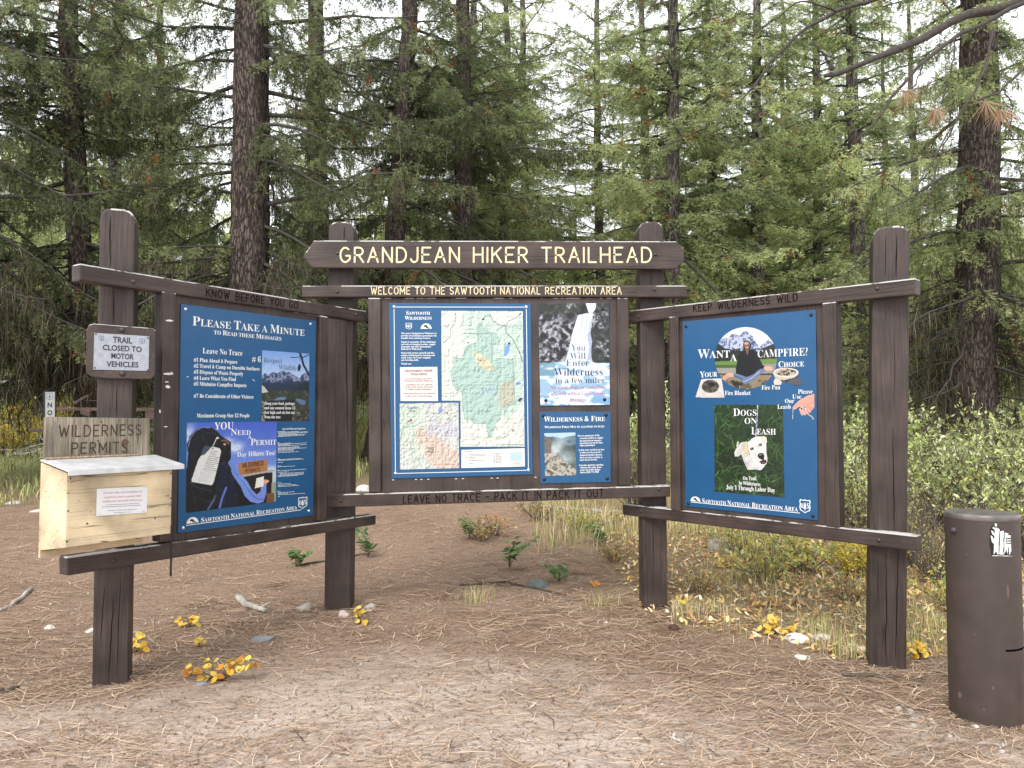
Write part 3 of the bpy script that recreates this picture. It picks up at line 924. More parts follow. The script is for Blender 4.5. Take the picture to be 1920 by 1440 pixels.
# ================= right bay: WANT A CAMPFIRE?
root, top = sheet('poster', RW, [(1280, 603), (1529.5, 580.5), (1533.5, 976), (1285, 949)], SB,
                  'tall blue poster about campfires and leashed dogs, with a white dog picture')
def circle_pic(X, Y):
    p = Paint(X, Y, (222, 226, 240))
    n = vnoise(X, Y, 10, 7)
    mt = [(1335, 650), (1347, 640), (1358, 633), (1366, 633), (1373, 626), (1380, 627), (1387, 629), (1391, 623), (1396, 620), (1401, 621), (1406, 627), (1412, 631), (1417, 641), (1424, 651), (1433, 641), (1442, 637), (1450, 645), (1465, 655), (1465, 668), (1335, 668)]
    p.poly(mt, (104, 118, 158))
    m = inside(X, Y, mt)
    p.on(m & (vnoise(X, Y, 6, 3, ridged=True) > .60), (198, 204, 224), .9)
    p.on(m & (vnoise(X, Y, 5, 13) > .62), (70, 80, 112), .8)
    p.poly([(1335, 641), (1345, 641), (1356, 652), (1378, 657), (1396, 658), (1396, 682), (1335, 682)], (36, 44, 44))
    p.poly([(1418, 660), (1432, 652), (1446, 646), (1462, 640), (1462, 676), (1418, 676)], (44, 52, 54))
    p.on((Y > 654) & (Y < 676) & (vnoise(X, Y * .5, 4, 5) > .55), (30, 38, 32), .8)
    p.on((Y > 675 + (X - 1400) * -.05) & (Y < 694), (104, 136, 62)); p.on((Y > 684) & (Y < 690) & (X < 1400), (74, 92, 48))
    p.on((Y >= 690) & (X < 1420), (150, 152, 140)); p.on((Y >= 682) & (X > 1420), (140, 142, 140)); p.on(Y > 700, (60, 56, 48))
    p.on((Y > 703) & (n > .42), (150, 134, 108), .9); p.on((Y > 712) & (n > .62), (88, 74, 58), .9)
    # seated woman in black, jeans, hands turned up
    bk = (18, 18, 24)
    p.poly([(1379, 708), (1380, 690), (1384, 668), (1388, 660), (1396, 656), (1412, 655), (1418, 660), (1424, 672), (1430, 684), (1436, 690), (1424, 697), (1415, 703), (1403, 709)], bk)
    p.ell(1400.5, 648, 7.4, 10, (26, 20, 20)); p.ell(1400.3, 647, 5.2, 7.4, (134, 94, 82)); p.ell(1399.2, 643.8, 4, 2.6, (196, 158, 142))
    p.ell(1398.2, 647.6, 1.1, .7, (30, 22, 22)); p.ell(1402.6, 647.4, 1.1, .7, (30, 22, 22)); p.seg((1398.4, 651.6), (1402.4, 651.2), 1.1, (222, 214, 208))
    p.poly([(1397, 655), (1404, 654), (1403, 663), (1401, 666)], (120, 84, 72))
    p.poly([(1372, 700), (1382, 701), (1400, 707), (1413, 702), (1424, 692), (1431, 691), (1436, 694), (1424, 703), (1410, 715), (1397, 721), (1392, 716), (1386, 711), (1374, 707)], (104, 122, 158))
    p.path([(1394, 716), (1408, 710), (1424, 697)], 2.2, (150, 168, 198)); p.path([(1376, 704), (1392, 711)], 2, (60, 72, 100))
    p.poly([(1374, 714), (1384, 716), (1394, 720), (1388, 723), (1374, 722)], (44, 34, 30))
    sk = (224, 166, 148)
    p.poly([(1355, 708), (1362, 701), (1371, 698), (1376, 702), (1375, 707), (1366, 707), (1360, 712), (1356, 712)], sk); p.seg((1358, 711), (1366, 703), 1.2, (188, 124, 110))
    p.poly([(1431, 690), (1436, 686), (1446, 687), (1450, 694), (1440, 695.5), (1434, 693)], sk)
    p.keep = ell(X, Y, 1398.5, 671.6, 58.6, 58.6) | inside(X, Y, [(1353, 708), (1362, 700), (1376, 697), (1378, 708), (1360, 713), (1354, 713)])
    return p.grain(.14, 2.2, 8)
picture('campfire_picture', RW, [(1338, 612), (1460, 611), (1460, 732), (1338, 732)], 150, 150, circle_pic, root, base=top, label='round picture of a person in black seated cross-legged')
def blanket_pic(X, Y):
    p = Paint(X, Y, (214, 204, 200)).grain(.2, 6, 3)
    p.ell(1332, 724.5, 16.2, 12.3, (62, 58, 52)); p.on(ell(X, Y, 1332, 724.5, 16, 12) & (vnoise(X, Y, 4, 3) > .56), (100, 96, 84)); p.ell(1335, 721, 6, 4.5, (30, 28, 26))
    p.keep = inside(X, Y, [(1315, 710.5), (1353, 709), (1359, 746), (1303.5, 745.5)])
    return p.grain(.16, 1.8, 8)
picture('fire_blanket_picture', RW, [(1302, 708), (1360, 708), (1360, 748), (1302, 748)], 70, 50, blanket_pic, root, base=top)
def pan_pic(X, Y):
    p = Paint(X, Y, (40, 38, 40))
    p.poly([(1449, 702), (1498, 700), (1490, 708), (1470, 713), (1455, 711)], (196, 182, 160))
    p.ell(1473.5, 698.5, 24, 9, (228, 220, 206)); p.ell(1473.5, 698.5, 21, 7.2, (190, 180, 168))
    p.on(ell(X, Y, 1473, 698, 19, 6.6) & (vnoise(X, Y, 4, 3) > .5), (40, 34, 32)); p.on(ell(X, Y, 1468, 696, 9, 5) & (vnoise(X, Y, 3, 9) > .55), (216, 170, 130))
    p.poly([(1452, 710), (1462, 712), (1467, 717), (1464, 722), (1452, 722), (1450.5, 716)], (222, 204, 196))
    p.poly([(1474, 717), (1484, 711), (1500, 707), (1504, 722), (1490, 722), (1478, 719)], (84, 84, 94))
    p.keep = ell(X, Y, 1473.5, 698.5, 24.3, 9.3) | inside(X, Y, [(1449.5, 700), (1497.5, 700), (1492, 707), (1500, 707), (1504, 722.5), (1490, 723), (1474, 718), (1470, 713), (1466, 718), (1464, 722), (1452, 722.5), (1450, 716), (1453, 709)])
    return p.grain(.14, 2, 8)
picture('fire_pan_picture', RW, [(1448, 688), (1506, 688), (1506, 725), (1448, 725)], 80, 50, pan_pic, root, base=top)
def hand_pic(X, Y):
    sk = (222, 166, 148)
    p = Paint(X, Y, sk)
    arm = [(1527.5, 738), (1516, 741), (1505, 746.5), (1497, 752), (1491, 758), (1486, 763.5), (1486, 767), (1490, 768), (1497, 765), (1500, 766), (1503, 772), (1507, 778), (1512, 776.5), (1517, 773), (1523, 769), (1527.5, 763)]
    p.on(np.clip((X - 1500 + (Y - 750) * 1.4) / 40, 0, 1), (198, 134, 120), .6); p.on(vnoise(X, Y, 9, 3) > .56, (232, 182, 164), .5)
    p.poly([(1492, 767), (1500, 761.5), (1508, 763.5), (1516, 768), (1510, 770), (1500, 769)], (52, 40, 38))
    for a_, b_ in (((1500, 767), (1504, 777)), ((1505, 768), (1509, 777)), ((1510, 768), (1514, 775)), ((1515, 767), (1519, 772))): p.path([a_, b_], 3.7, (228, 172, 156)); p.seg((a_[0] + 2.1, a_[1]), (b_[0] + 2, b_[1]), .6, (150, 92, 84))
    p.path([(1499, 755), (1492, 761), (1488, 766)], 1, (176, 112, 100)); p.path([(1500, 762.5), (1512, 767)], 1.4, (236, 228, 220))
    p.path([(1516, 777), (1523, 782), (1525, 786)], 2.4, (172, 180, 176)); p.path([(1487, 767), (1486, 778), (1487, 787)], 1.4, (190, 200, 215))
    p.keep = inside(X, Y, arm) | seg(X, Y, (1516, 777), (1523, 782), 2.4) | seg(X, Y, (1523, 782), (1525, 786), 2.4) | seg(X, Y, (1487, 767), (1486, 786), 1.5)
    for a_, b_ in (((1500, 767), (1504, 777)), ((1505, 768), (1509, 777)), ((1510, 768), (1514, 775)), ((1515, 767), (1519, 772))): p.keep |= seg(X, Y, a_, b_, 4)
    return p.grain(.1, 2.4, 8)
picture('hand_picture', RW, [(1483, 736), (1527.5, 736), (1527.5, 788), (1483, 788)], 80, 90, hand_pic, root, base=top)
def dog_pic(X, Y):
    p = Paint(X, Y, (34, 52, 26))
    rs = np.random.RandomState(5)
    p.on(vnoise(X, Y, 22, 2) > .55, (24, 38, 20), .9)
    for k in range(620):
        x, y = rs.uniform(1334, 1474), rs.uniform(756, 938); L = rs.uniform(8, 24); a = rs.uniform(-2.6, -.3) if rs.rand() < .8 else rs.uniform(0, 6.3); cv = rs.uniform(-1.1, 1.1)
        g = rs.uniform(.45, 1.25); c = (np.array((66, 108, 50)) if rs.rand() < .75 else np.array((120, 150, 92))) * g
        q = [(x, y)]
        for j in range(3):
            a += cv / 3; q.append((q[-1][0] + L / 3 * math.cos(a), q[-1][1] + L / 3 * math.sin(a)))
        p.path(q, rs.uniform(.5, 1.3), c, .55)
    w = (236, 234, 232)
    p.path([(1420.6, 759), (1419.5, 785), (1417, 818)], 1.9, (176, 190, 210)); p.path([(1420, 764), (1417.5, 812)], .6, (90, 104, 130))
    p.poly([(1378, 856), (1377, 848), (1382, 838), (1386, 833), (1391, 829), (1400, 828), (1412, 834), (1436, 850), (1437, 868), (1432, 876), (1428, 880), (1427, 882), (1418, 880), (1402, 881), (1396, 868), (1390, 852), (1384, 856)], (218, 216, 214))
    p.path([(1395, 860), (1402, 876)], 2, (188, 188, 190)); p.path([(1382, 836), (1384, 829)], 3, (196, 206, 180))
    p.poly([(1402, 830), (1410, 822), (1419, 818.5), (1428, 818.5), (1434, 822), (1437, 832), (1437, 850), (1439, 862), (1437, 870), (1430, 875), (1422, 872), (1414, 866), (1406, 853), (1401, 842)], w)
    p.poly([(1419, 818.5), (1432, 818), (1437, 820), (1438, 829), (1434, 833), (1427, 825)], (226, 220, 206)); p.path([(1428, 822), (1434, 831)], 1, (176, 170, 156))
    p.poly([(1391, 834), (1398, 829), (1402, 831), (1403, 843), (1406, 853), (1403, 855), (1396, 850), (1391, 845)], (214, 200, 172)); p.path([(1402, 832), (1403, 843), (1406, 853)], 1.2, (150, 140, 122))
    dk = (24, 22, 24)
    p.ell(1410, 841.3, 3.7, 2.7, dk, -15); p.ell(1426, 833.8, 3.2, 2.7, dk, -15); p.ell(1409.3, 840.4, .8, .7, (190, 190, 190)); p.ell(1425.4, 833, .8, .7, (190, 190, 190))
    p.ell(1427, 855, 6.4, 6, dk, 20); p.ell(1426, 852.6, 3.4, 1.8, (120, 112, 112)); p.seg((1430, 860), (1432, 864), 4, dk)
    p.poly([(1424, 865), (1431, 863), (1437, 862), (1437, 868), (1432, 871), (1427, 870)], (52, 30, 32)); p.poly([(1428, 867), (1434, 865.5), (1433, 869), (1429, 869.5)], (150, 84, 88))
    p.path([(1414, 848), (1419, 858), (1424, 866)], 1.2, (200, 200, 204)); p.path([(1400, 866), (1410, 876), (1426, 878)], 1.3, (190, 190, 194))
    dogm = inside(X, Y, [(1378, 856), (1382, 838), (1391, 829), (1412, 822), (1437, 819), (1439, 866), (1428, 882), (1400, 882), (1384, 858)])
    p.c = p.c * (1 - .16 * np.clip((vnoise(X, Y, 9, 41) - .45) * 2.4, 0, 1) * dogm)[..., None]
    return p.grain(.12, 2.2, 4)
pc = picture('dog_picture', RW, [(1339, 759), (1468, 759), (1471, 933), (1340, 921.5)], 170, 210, dog_pic, root, base=top)
mb = MB()
T = lambda t, a, b, h, st='sc', off=-.005, e=.0008: put_text(mb, RW, t, a, b, h, style=st, base=top + e, off=off)
T('Want', (1308.4, 671.9), (1368.7, 670.2), 16.5); T('A', (1369.4, 677.2), (1381.3, 676.9), 13, 'serif')
T('CAMPFIRE?', (1420.8, 670.4), (1514.5, 666.4), 14, 'serif', -.008)
T('Choice', (1459.8, 688.8), (1507.5, 686.7), 11, off=0); T('Your', (1312.5, 707.8), (1345, 705.9), 11, off=0)
T('Fire Blanket', (1359.2, 740.8), (1407.3, 740.6), 8, 'serif'); T('Fire Pan', (1428, 730.8), (1462.8, 730), 8, 'serif')
T('Please', (1496.4, 738.4), (1523.7, 737.8), 8, 'serif'); T('Use', (1485.8, 747.6), (1502.7, 747.6), 8, 'serif'); T('Our', (1472, 755.7), (1489.2, 755.7), 8, 'serif'); T('Leash', (1457.8, 766.6), (1483, 766.3), 8, 'serif')
T('Sawtooth National Recreation Area', (1316.7, 943.4), (1496, 959.3), 9, off=0)
line(mb, RW, (1296, 941.3), (1500, 962), 1.2, .0009, top)
mb.build('lettering', M['white'], root)
mb = MB()
T('Dogs', (1375, 780), (1418.3, 779.3), 14); T('ON', (1396.3, 794.8), (1418.7, 794.3), 11, 'serif', -.008); T('Leash', (1408.7, 814.4), (1454.7, 815), 13.5)
T('On Trail', (1393, 899.8), (1418, 900.3), 6.5, 'serif', .003); T('In Wilderness', (1385.3, 908.4), (1425.8, 911.3), 6.5, 'serif', .003); T('July 1 Through Labor Day', (1361.7, 917), (1453, 923.3), 8, 'serif', 0)
mb.build('lettering', M['white'], pc)
shield(RW, root, top, 1509.3, 949.3, 10.5, 13, slope=.1)
hill_logo(RW, root, top, 1304, 940.3, 9.3, slope=.09)
screws(RW, root, top, [(1286.7, 612.3), (1521, 590.7), (1290.7, 944.3), (1524.3, 967.7)])

# ================= middle bay: the map
root, top = sheet('map_board', CP, [(729, 568.5), (995.5, 569.5), (998.7, 889.6), (734.3, 897.5)], CB,
                  'blue board carrying a large green wilderness map and a small inset map', 'map')
mb = MB()
fr = [(738.8, 575.6), (986.8, 575.8), (990.8, 881.7), (741.4, 887.8)]
for i in range(4): line(mb, CP, fr[i], fr[(i + 1) % 4], 1.2, .0008, top)
T = lambda t, a, b, h, st='serif', off=.004: put_text(mb, CP, t, a, b, h, style=st, base=top, off=off)
T('Sawtooth', (761.5, 590), (806.3, 590), 7, 'sc', 0); T('Wilderness', (758.8, 599.5), (809.5, 599.4), 7, 'sc', 0)
for y, t, x1 in ((327, 'This area is designated as Wilderness to', 450), (344, 'provide you and future generations the', 450), (361, 'benefits of an enduring resource.', 407),
                 (388, 'Expect to encounter all the challenges', 443), (405, 'and risks of changing weather, rugged', 440), (422, 'geography and other phenomenon', 410), (439, 'inherent to Wilderness.', 346),
                 (466, 'Please help protect yourself and this', 432), (483, 'unique environment by learning and', 437), (500, "using 'Leave No Trace' camping", 405), (517, 'and traveling skills.', 323), (543, 'Thank you.', 272)):
    T(t, (752, 540 + y / 3.79), (700 + x1 / 3.79, 540 + y / 3.79), 2.9, off=.012)
mb.build('lettering', M['white'], root)
shield(CP, root, top, 766.5, 611.5, 6.2, 6.2); hill_logo(CP, root, top, 799, 616.5, 10.2)
def relief(X, Y, s, sd): 
    n = vnoise(X, Y, s, sd, 5, True); n2 = vnoise(X + .9, Y + .9, s, sd, 5, True)
    return (n - n2)
def map_pic(X, Y):
    p = Paint(X, Y, (226, 228, 219))
    px = lambda pts: [(700 + x / 3.79, 540 + y / 3.79) for x, y in pts]
    g1, g2 = (198, 218, 206), (176, 204, 194)
    p.poly(px([(640, 170), (830, 165), (850, 230), (930, 270), (1062, 200), (1066, 700), (1050, 820), (960, 940), (900, 900), (850, 560), (640, 560), (640, 480), (700, 420), (740, 370), (650, 360), (630, 230)]), g1)
    bnd = px([(570, 490), (640, 500), (650, 420), (690, 400), (742, 385), (735, 280), (760, 250), (800, 300), (880, 330), (900, 380), (850, 400), (850, 520), (900, 500), (990, 510), (1000, 660), (1005, 820), (905, 870), (900, 930), (870, 960), (840, 1060), (815, 1050), (805, 965), (715, 965), (690, 930), (650, 935), (635, 850), (630, 740), (590, 730), (555, 650), (548, 590), (570, 560)])
    p.poly(bnd, g2)
    p.on(ell(X, Y, 701 + 770 / 3.79, 540 + 520 / 3.79, 28, 9, 40) & (vnoise(X, Y, 12, 3) > .38), (222, 206, 172), .85)
    p.poly(px([(900, 690), (960, 660), (1003, 655), (1005, 800), (960, 830), (905, 865), (885, 800)]), (190, 188, 168), .9)
    p.on(ell(X, Y, 700 + 820 / 3.79, 540 + 720 / 3.79, 14, 11) & (vnoise(X, Y, 4, 9) > .55), (168, 186, 222), .9)
    r = relief(X, Y, 16, 31) + .6 * relief(X, Y, 7, 12)
    p.c = p.c * (.97 + np.clip(r * 1.4, -.28, .06))[..., None]
    p.ell(700 + 950 / 3.79, 540 + 440 / 3.79, 4.4, 13, (120, 158, 216), 18); p.ell(700 + 1030 / 3.79, 540 + 678 / 3.79, 5, 2.6, (110, 140, 200)); p.ell(700 + 1043 / 3.79, 540 + 793 / 3.79, 5, 3, (60, 76, 120), -40)
    p.path(bnd + bnd[:1], .8, (96, 140, 124), .8)
    k = (52, 56, 62)
    p.path(px([(580, 175), (588, 230), (550, 290), (545, 350), (495, 392)]), 1, k); p.path(px([(770, 225), (800, 200), (832, 195), (850, 230), (890, 262), (940, 270)]), 1.1, k)
    p.path(px([(1050, 180), (1010, 215), (960, 235), (940, 270), (945, 320), (985, 355), (1010, 400), (1040, 460), (1062, 525)]), 1.2, k)
    p.path(px([(632, 325), (840, 325), (845, 562), (634, 562), (632, 325)]), .7, (110, 116, 116))
    p.path(px([(1000, 500), (1003, 800)]), .6, (120, 130, 120))
    rs = np.random.RandomState(8)
    for _ in range(60):
        x, y = rs.uniform(560, 1050), rs.uniform(180, 1050); p.seg(*px([(x, y), (x + rs.uniform(6, 18), y)]), .7, (96, 112, 110), .7)
    for x, y, q in ((673, 388, 1.6), (1045, 185, 2), (965, 395, 2.4), (783, 222, 2), (513, 770, 1.2), (760, 515, 1.6)): p.ell(700 + x / 3.79, 540 + y / 3.79, q, q * .8, (24, 24, 28))
    p.ell(700 + 993 / 3.79, 540 + 1012 / 3.79, 3, 3, (120, 124, 120), 0, .7); p.seg(*px([(890, 1112), (1060, 1112)]), .9, (120, 124, 120))
    p.keep = ~(((X < 700 + 618 / 3.79) & (Y > 540 + 800 / 3.79)))
    return p.grain(.05, 1.5, 3)
picture('large_map', CP, [(827.4, 582.7), (980.2, 583.5), (983.6, 837.6), (829, 837.6)], 190, 290, map_pic, root, base=top)
def inset_pic(X, Y):
    p = Paint(X, Y, (206, 212, 204))
    p.poly([(749, 756), (800, 756), (790, 800), (765, 830), (749, 830)], (200, 214, 198), .8)
    p.poly([(776, 806), (790, 800), (862, 850), (862, 880), (820, 878), (795, 850)], (214, 186, 170), .7)
    p.on((vnoise(X, Y, 30, 4) > .52) & (X > 800) & (Y < 820), (196, 192, 210), .7)
    p.ell(784, 842, 11, 12, (204, 212, 196), 0, .9)
    r = relief(X, Y, 14, 51) + .7 * relief(X, Y, 6, 22)
    p.c = p.c * (1 + np.clip(r * 1.5, -.32, .10))[..., None]
    p.path([(749, 830), (756, 802), (775, 800), (790, 792), (812, 788), (830, 776), (862, 762)], .9, (110, 140, 120)); p.path([(772, 790), (776, 812), (770, 838), (790, 874)], 1.2, (150, 190, 170))
    p.ell(826, 769, 4, 6, (130, 150, 214)); p.path([(806, 757), (808, 775), (826, 784)], .7, (150, 150, 190))
    p.on((vnoise(X, Y, 5, 77, ridged=True) > .83) & (X > 800), (200, 140, 130), .6)
    for x, y in ((839, 775), (853, 780), (838, 810), (800, 822)): p.ell(x, y, 1.4, 1.6, (70, 74, 80))
    p.ell(770.5, 788, 2.4, 2.2, (170, 40, 44)); p.ell(766, 790, 1.6, 1.2, (40, 36, 44))
    for k in range(5): p.seg((802, 839 + k * 2.2), (813, 839.5 + k * 2.2), .9, (84, 76, 70))
    rs = np.random.RandomState(3)
    for _ in range(40):
        x, y = rs.uniform(752, 852), rs.uniform(775, 875); p.seg((x, y), (x + rs.uniform(1.5, 4), y), .6, (112, 112, 112), .7)
    return p.grain(.06, 1.5, 3)
pc = picture('inset_map', CP, [(749.3, 756.4), (859.6, 755), (861, 877.7), (750, 880.4)], 140, 150, inset_pic, root, base=top)
mb = MB()
put_text(mb, CP, 'You Are', (763.5, 766.5), (784, 766.2), 4.2, base=top + .0006, off=0); put_text(mb, CP, 'Here', (768, 772.5), (779.5, 772.3), 4.2, base=top + .0006, off=0)
mb.build('lettering', M['slate'], pc)
mb = MB(); poly(mb, CP, [(750, 688.5), (820, 687.8), (821.4, 751.9), (751, 751.9)], .0008, top)
nt = mb.build('notice_panel', plain('pale_pink_paper', (.58, .54, .52), .6), root)
mb = MB()
put_text(mb, CP, 'GRANDJEAN HIKER', (758.5, 697), (811.6, 696.6), 3.6, style='sans', base=top + .0008, off=.022); put_text(mb, CP, 'TRAILHEAD', (769.4, 703.3), (801, 703.1), 3.6, style='sans', base=top + .0008, off=.022)
mb.build('heading', M['red'], nt)
mb = MB()
for y, t, x0, x1 in ((649, 'In a short distance you will be', 230, 418), (664, 'entering the Sawtooth Wilderness.', 217, 428), (691, 'Campfires are not allowed', 230, 418), (707, 'in the Goat Creek, Sawtooth', 222, 424),
                     (723, '& Alpine Lakes drainages.', 233, 413), (753, 'Stock and dogs are not allowed', 213, 436), (771, 'in the Goat Creek drainage.', 227, 421)):
    put_text(mb, CP, t, (700 + x0 / 3.79, 540 + y / 3.79), (700 + x1 / 3.79, 540 + y / 3.79), 2.5, base=top + .0008, off=.006)
mb.build('lettering', plain('dull_red_print', (.16, .06, .06), .6), nt)
mb = MB(); poly(mb, CP, [(865, 843.4), (983.6, 840.3), (984.2, 874.6), (865, 877.7)], .0008, top)
lg = mb.build('legend_panel', M['offwhite'], root)
mb = MB()
put_text(mb, CP, 'LEGEND', (871, 848), (888, 847.6), 2.2, style='sans', base=top + .0008)
for k in range(8):
    y = 851.5 + k * 2.9
    dashes(mb, CP, 880, 880 + (34, 30, 12, 10, 28, 3, 8, 2)[k], y, top + .0008, rp, .8, -.02)
    if k < 7: dashes(mb, CP, 929, 929 + rp.uniform(8, 14), y - 1.5, top + .0008, rp, .9, -.02); poly(mb, CP, [(925.5, y - 1.6), (927.2, y - 1.6), (927.2, y), (925.5, y)], .0009, top + .0008)
    if k in (1, 2, 3): dashes(mb, CP, 872, 877, y, top + .0008, rp, .7)
for k in range(3): dashes(mb, CP, 961, 976, 867 + k * 2, top + .0008, rp, .5)
mb.build('lettering', M['slate'], lg)
mb = MB(); poly(mb, CP, [(957, 848), (979, 847.4), (979.3, 864), (957, 864.6)], .0012, top); mb.build('colour_key', plain('pale_blue_print', (.33, .45, .52), .6), lg)
screws(CP, root, top, fr, 'steel', .0145)

# ================= middle bay: waterfall
root, top = sheet('poster', CP, [(1009, 568.5), (1141.5, 568.5), (1144, 759.5), (1013, 761)], CB, 'small poster of a white waterfall among dark rocks, above the blue fire notice', mt='blue')
def fall_pic(X, Y):
    p = Paint(X, Y, (70, 72, 80))
    n = vnoise(X, Y, 11, 3, 5, True); n2 = vnoise(X, Y, 26, 14)
    n = vnoise(X * .8 + Y * .5, Y * .8 - X * .6, 12, 3, 5, True); t = np.clip((n - .52) * 5, 0, 1)[..., None]
    p.c = np.array((26, 26, 31.)) * (1 - t) + np.array((172, 172, 184.)) * t
    p.on(np.clip((vnoise(X, Y, 6, 8) - .5) * 8, 0, 1), (24, 25, 28), .7); p.on(np.clip((n2 - .52) * 8, 0, 1), (22, 24, 24), .6)
    p.on((Y < 590) & (X < 1090) & (vnoise(X, Y, 5, 19) > .45), (44, 54, 38), .8); p.on((X > 1110) & (vnoise(X, Y, 5, 20) > .5), (40, 48, 40), .75)
    p.poly([(1098, 568), (1118, 568), (1116, 580), (1110, 588), (1104, 586)], (236, 240, 248))
    fall = [(1084, 591), (1096, 588), (1109, 586), (1112, 589), (1109, 610), (1107, 625), (1110, 640), (1107, 660), (1112, 685), (1058, 685), (1066, 655), (1074, 622)]
    m = inside(X, Y, fall)
    s = vnoise(X * 2.2 + Y * .35, Y * .16, 7, 5)
    p.on(m, (226, 230, 240)); p.on(m & (s < .40), (176, 184, 204), .8); p.on(m & (s > .62), (250, 251, 254), .9)
    p.poly([(1101, 625), (1107, 622), (1110, 645), (1108, 675), (1102, 675), (1104, 650)], (150, 162, 196), .7)
    w = Y > 681 + 5 * (vnoise(X, Y, 18, 9) - .5) - 6 * np.exp(-((X - 1082) / 26) ** 2)
    p.on(w, (206, 220, 238)); u = vnoise(X, Y * 2.4, 22, 33)
    p.on(w & (u < .46), (140, 178, 208), .85); p.on(w & (u > .60), (238, 243, 250), .9); p.on(w & (X < 1040) & (Y < 705) & (u < .55), (96, 140, 160), .7)
    p.on(w & (Y > 742) & (u < .5), (120, 166, 210), .8)
    return p.grain(.14, 2, 8)
pc = picture('waterfall_picture', CP, [(1009.3, 568.8), (1141.2, 568.8), (1143.6, 759), (1013.3, 760.4)], 150, 210, fall_pic, root, base=top)
mb = MB()
for t, a, b, h in (('You', (1071, 657.4), (1097.4, 657.4), 12), ('Will', (1068.4, 673.2), (1098, 672.8), 12), ('Enter', (1061.3, 686.4), (1104.8, 686), 12.5)):
    put_text(mb, CP, t, a, b, h, base=top + .0006, off=-.008)
mb.build('lettering', M['slate'], pc)
mb = MB()
for t, a, b, h in (('Wilderness', (1038.8, 704.4), (1130.4, 704), 14), ('in a few miles', (1041.5, 718.4), (1132.5, 717.9), 10.5)):
    put_text(mb, CP, t, a, b, h, base=top + .0006, off=-.008)
mb.build('lettering', M['navy'], pc)
mb = MB()
for t, a, b, h in (('No stock, dogs or campfires', (1032, 729.4), (1135.7, 729), 7), ('allowed within Goat Creek', (1033.3, 741.8), (1133.8, 740.6), 7), ('drainage', (1067.9, 753.2), (1100, 752.7), 7)):
    put_text(mb, CP, t, a, b, h, base=top + .0006, off=-.004)
mb.build('lettering', M['pink'], pc)
screws(CP, root, top, [(1023.5, 751), (1133.5, 749.3), (1130.5, 579.5)], r=.0145)

# ================= middle bay: wilderness and fire
root, top = sheet('poster', CP, [(1011, 771.8), (1145, 772), (1145, 904), (1013.8, 906.8)], CB, 'small blue poster headed Wilderness & Fire with a smoky hillside picture')
mb = MB()
T = lambda t, a, b, h, st='serif', off=.004: put_text(mb, CP, t, a, b, h, style=st, base=top, off=off)
T('Wilderness & Fire', (1019.6, 790.7), (1134.4, 789.3), 9.5, 'sc', 0); T('Wilderness Fires May be allowed to burn', (1020.9, 802.8), (1133.6, 801.2), 4.2, 'sc', .006)
for y, t, x0, x1 in ((1056, 'Fire is a natural part of this', 392, 546), (1073, 'ecosystem. If there is a lightn-', 405, 574), (1091, 'ing caused fire our managers', 405, 560), (1108, 'may decide to let the fire burn', 405, 568), (1125, 'while monitoring it.', 405, 515),
                     (1157, 'In that event, we will do our best', 398, 580), (1175, 'to inform you if you are in a', 406, 560), (1193, 'dangerous location. However,', 406, 566), (1211, 'this is not always possible, so', 406, 566), (1228, 'travel at your own risk.', 406, 530),
                     (1265, 'If you have questions regarding', 400, 573), (1282, 'wilderness fire policy, please', 408, 560), (1299, 'contact the Stanley Ranger', 408, 552), (1316, 'Station (208) 774-3000', 408, 540)):
    T(t, (980 + x0 / 3.79, 540 + y / 3.79), (980 + x1 / 3.79, 540 + (y - 4) / 3.79), 3.0, off=.012)
mb.build('lettering', M['white'], root)
def smoke_pic(X, Y):
    p = Paint(X, Y, (176, 206, 224))
    p.poly([(1020, 822), (1036, 818), (1052, 822), (1066, 818), (1080, 816), (1080, 895), (1020, 895)], (96, 122, 140))
    p.poly([(1020, 818), (1036, 820), (1056, 832), (1070, 836), (1080, 832), (1080, 895), (1020, 895)], (72, 88, 84))
    p.on((Y > 826) & (vnoise(X, Y, 8, 3) > .52), (52, 66, 58), .8)
    sm = np.exp(-(((X - 1040) * .8 + (Y - 842) * .5) / 11) ** 2) * np.exp(-((Y - 842) / 22) ** 2) + .8 * np.exp(-((X - 1062) / 16) ** 2 - ((Y - 858) / 12) ** 2)
    p.on(sm * (.5 + .9 * vnoise(X, Y, 9, 6)), (206, 218, 226), .95)
    n = vnoise(X + Y * .8, Y - X * .5, 9, 4, 5, True); slope = Y > 840 + (X - 1020) * .78 - 8 * n
    t = np.clip((n - .4) * 3, 0, 1)[..., None]
    p.on(slope.astype(float), np.array((62, 58, 50.)) * (1 - t) + np.array((186, 180, 168.)) * t); p.on((X < 1034) & (Y < 850) & (Y > 816 + (X - 1020) * .6) & (n > .4), (110, 104, 92))
    return p.grain(.16, 2, 8)
picture('hillside_picture', CP, [(1020.4, 812.3), (1079, 810.8), (1080.3, 891), (1022, 892.3)], 80, 100, smoke_pic, root, base=top)
screws(CP, root, top, [(1018.5, 779.5), (1136, 778.5), (1020.5, 899), (1138.5, 897.5)], r=.0145)
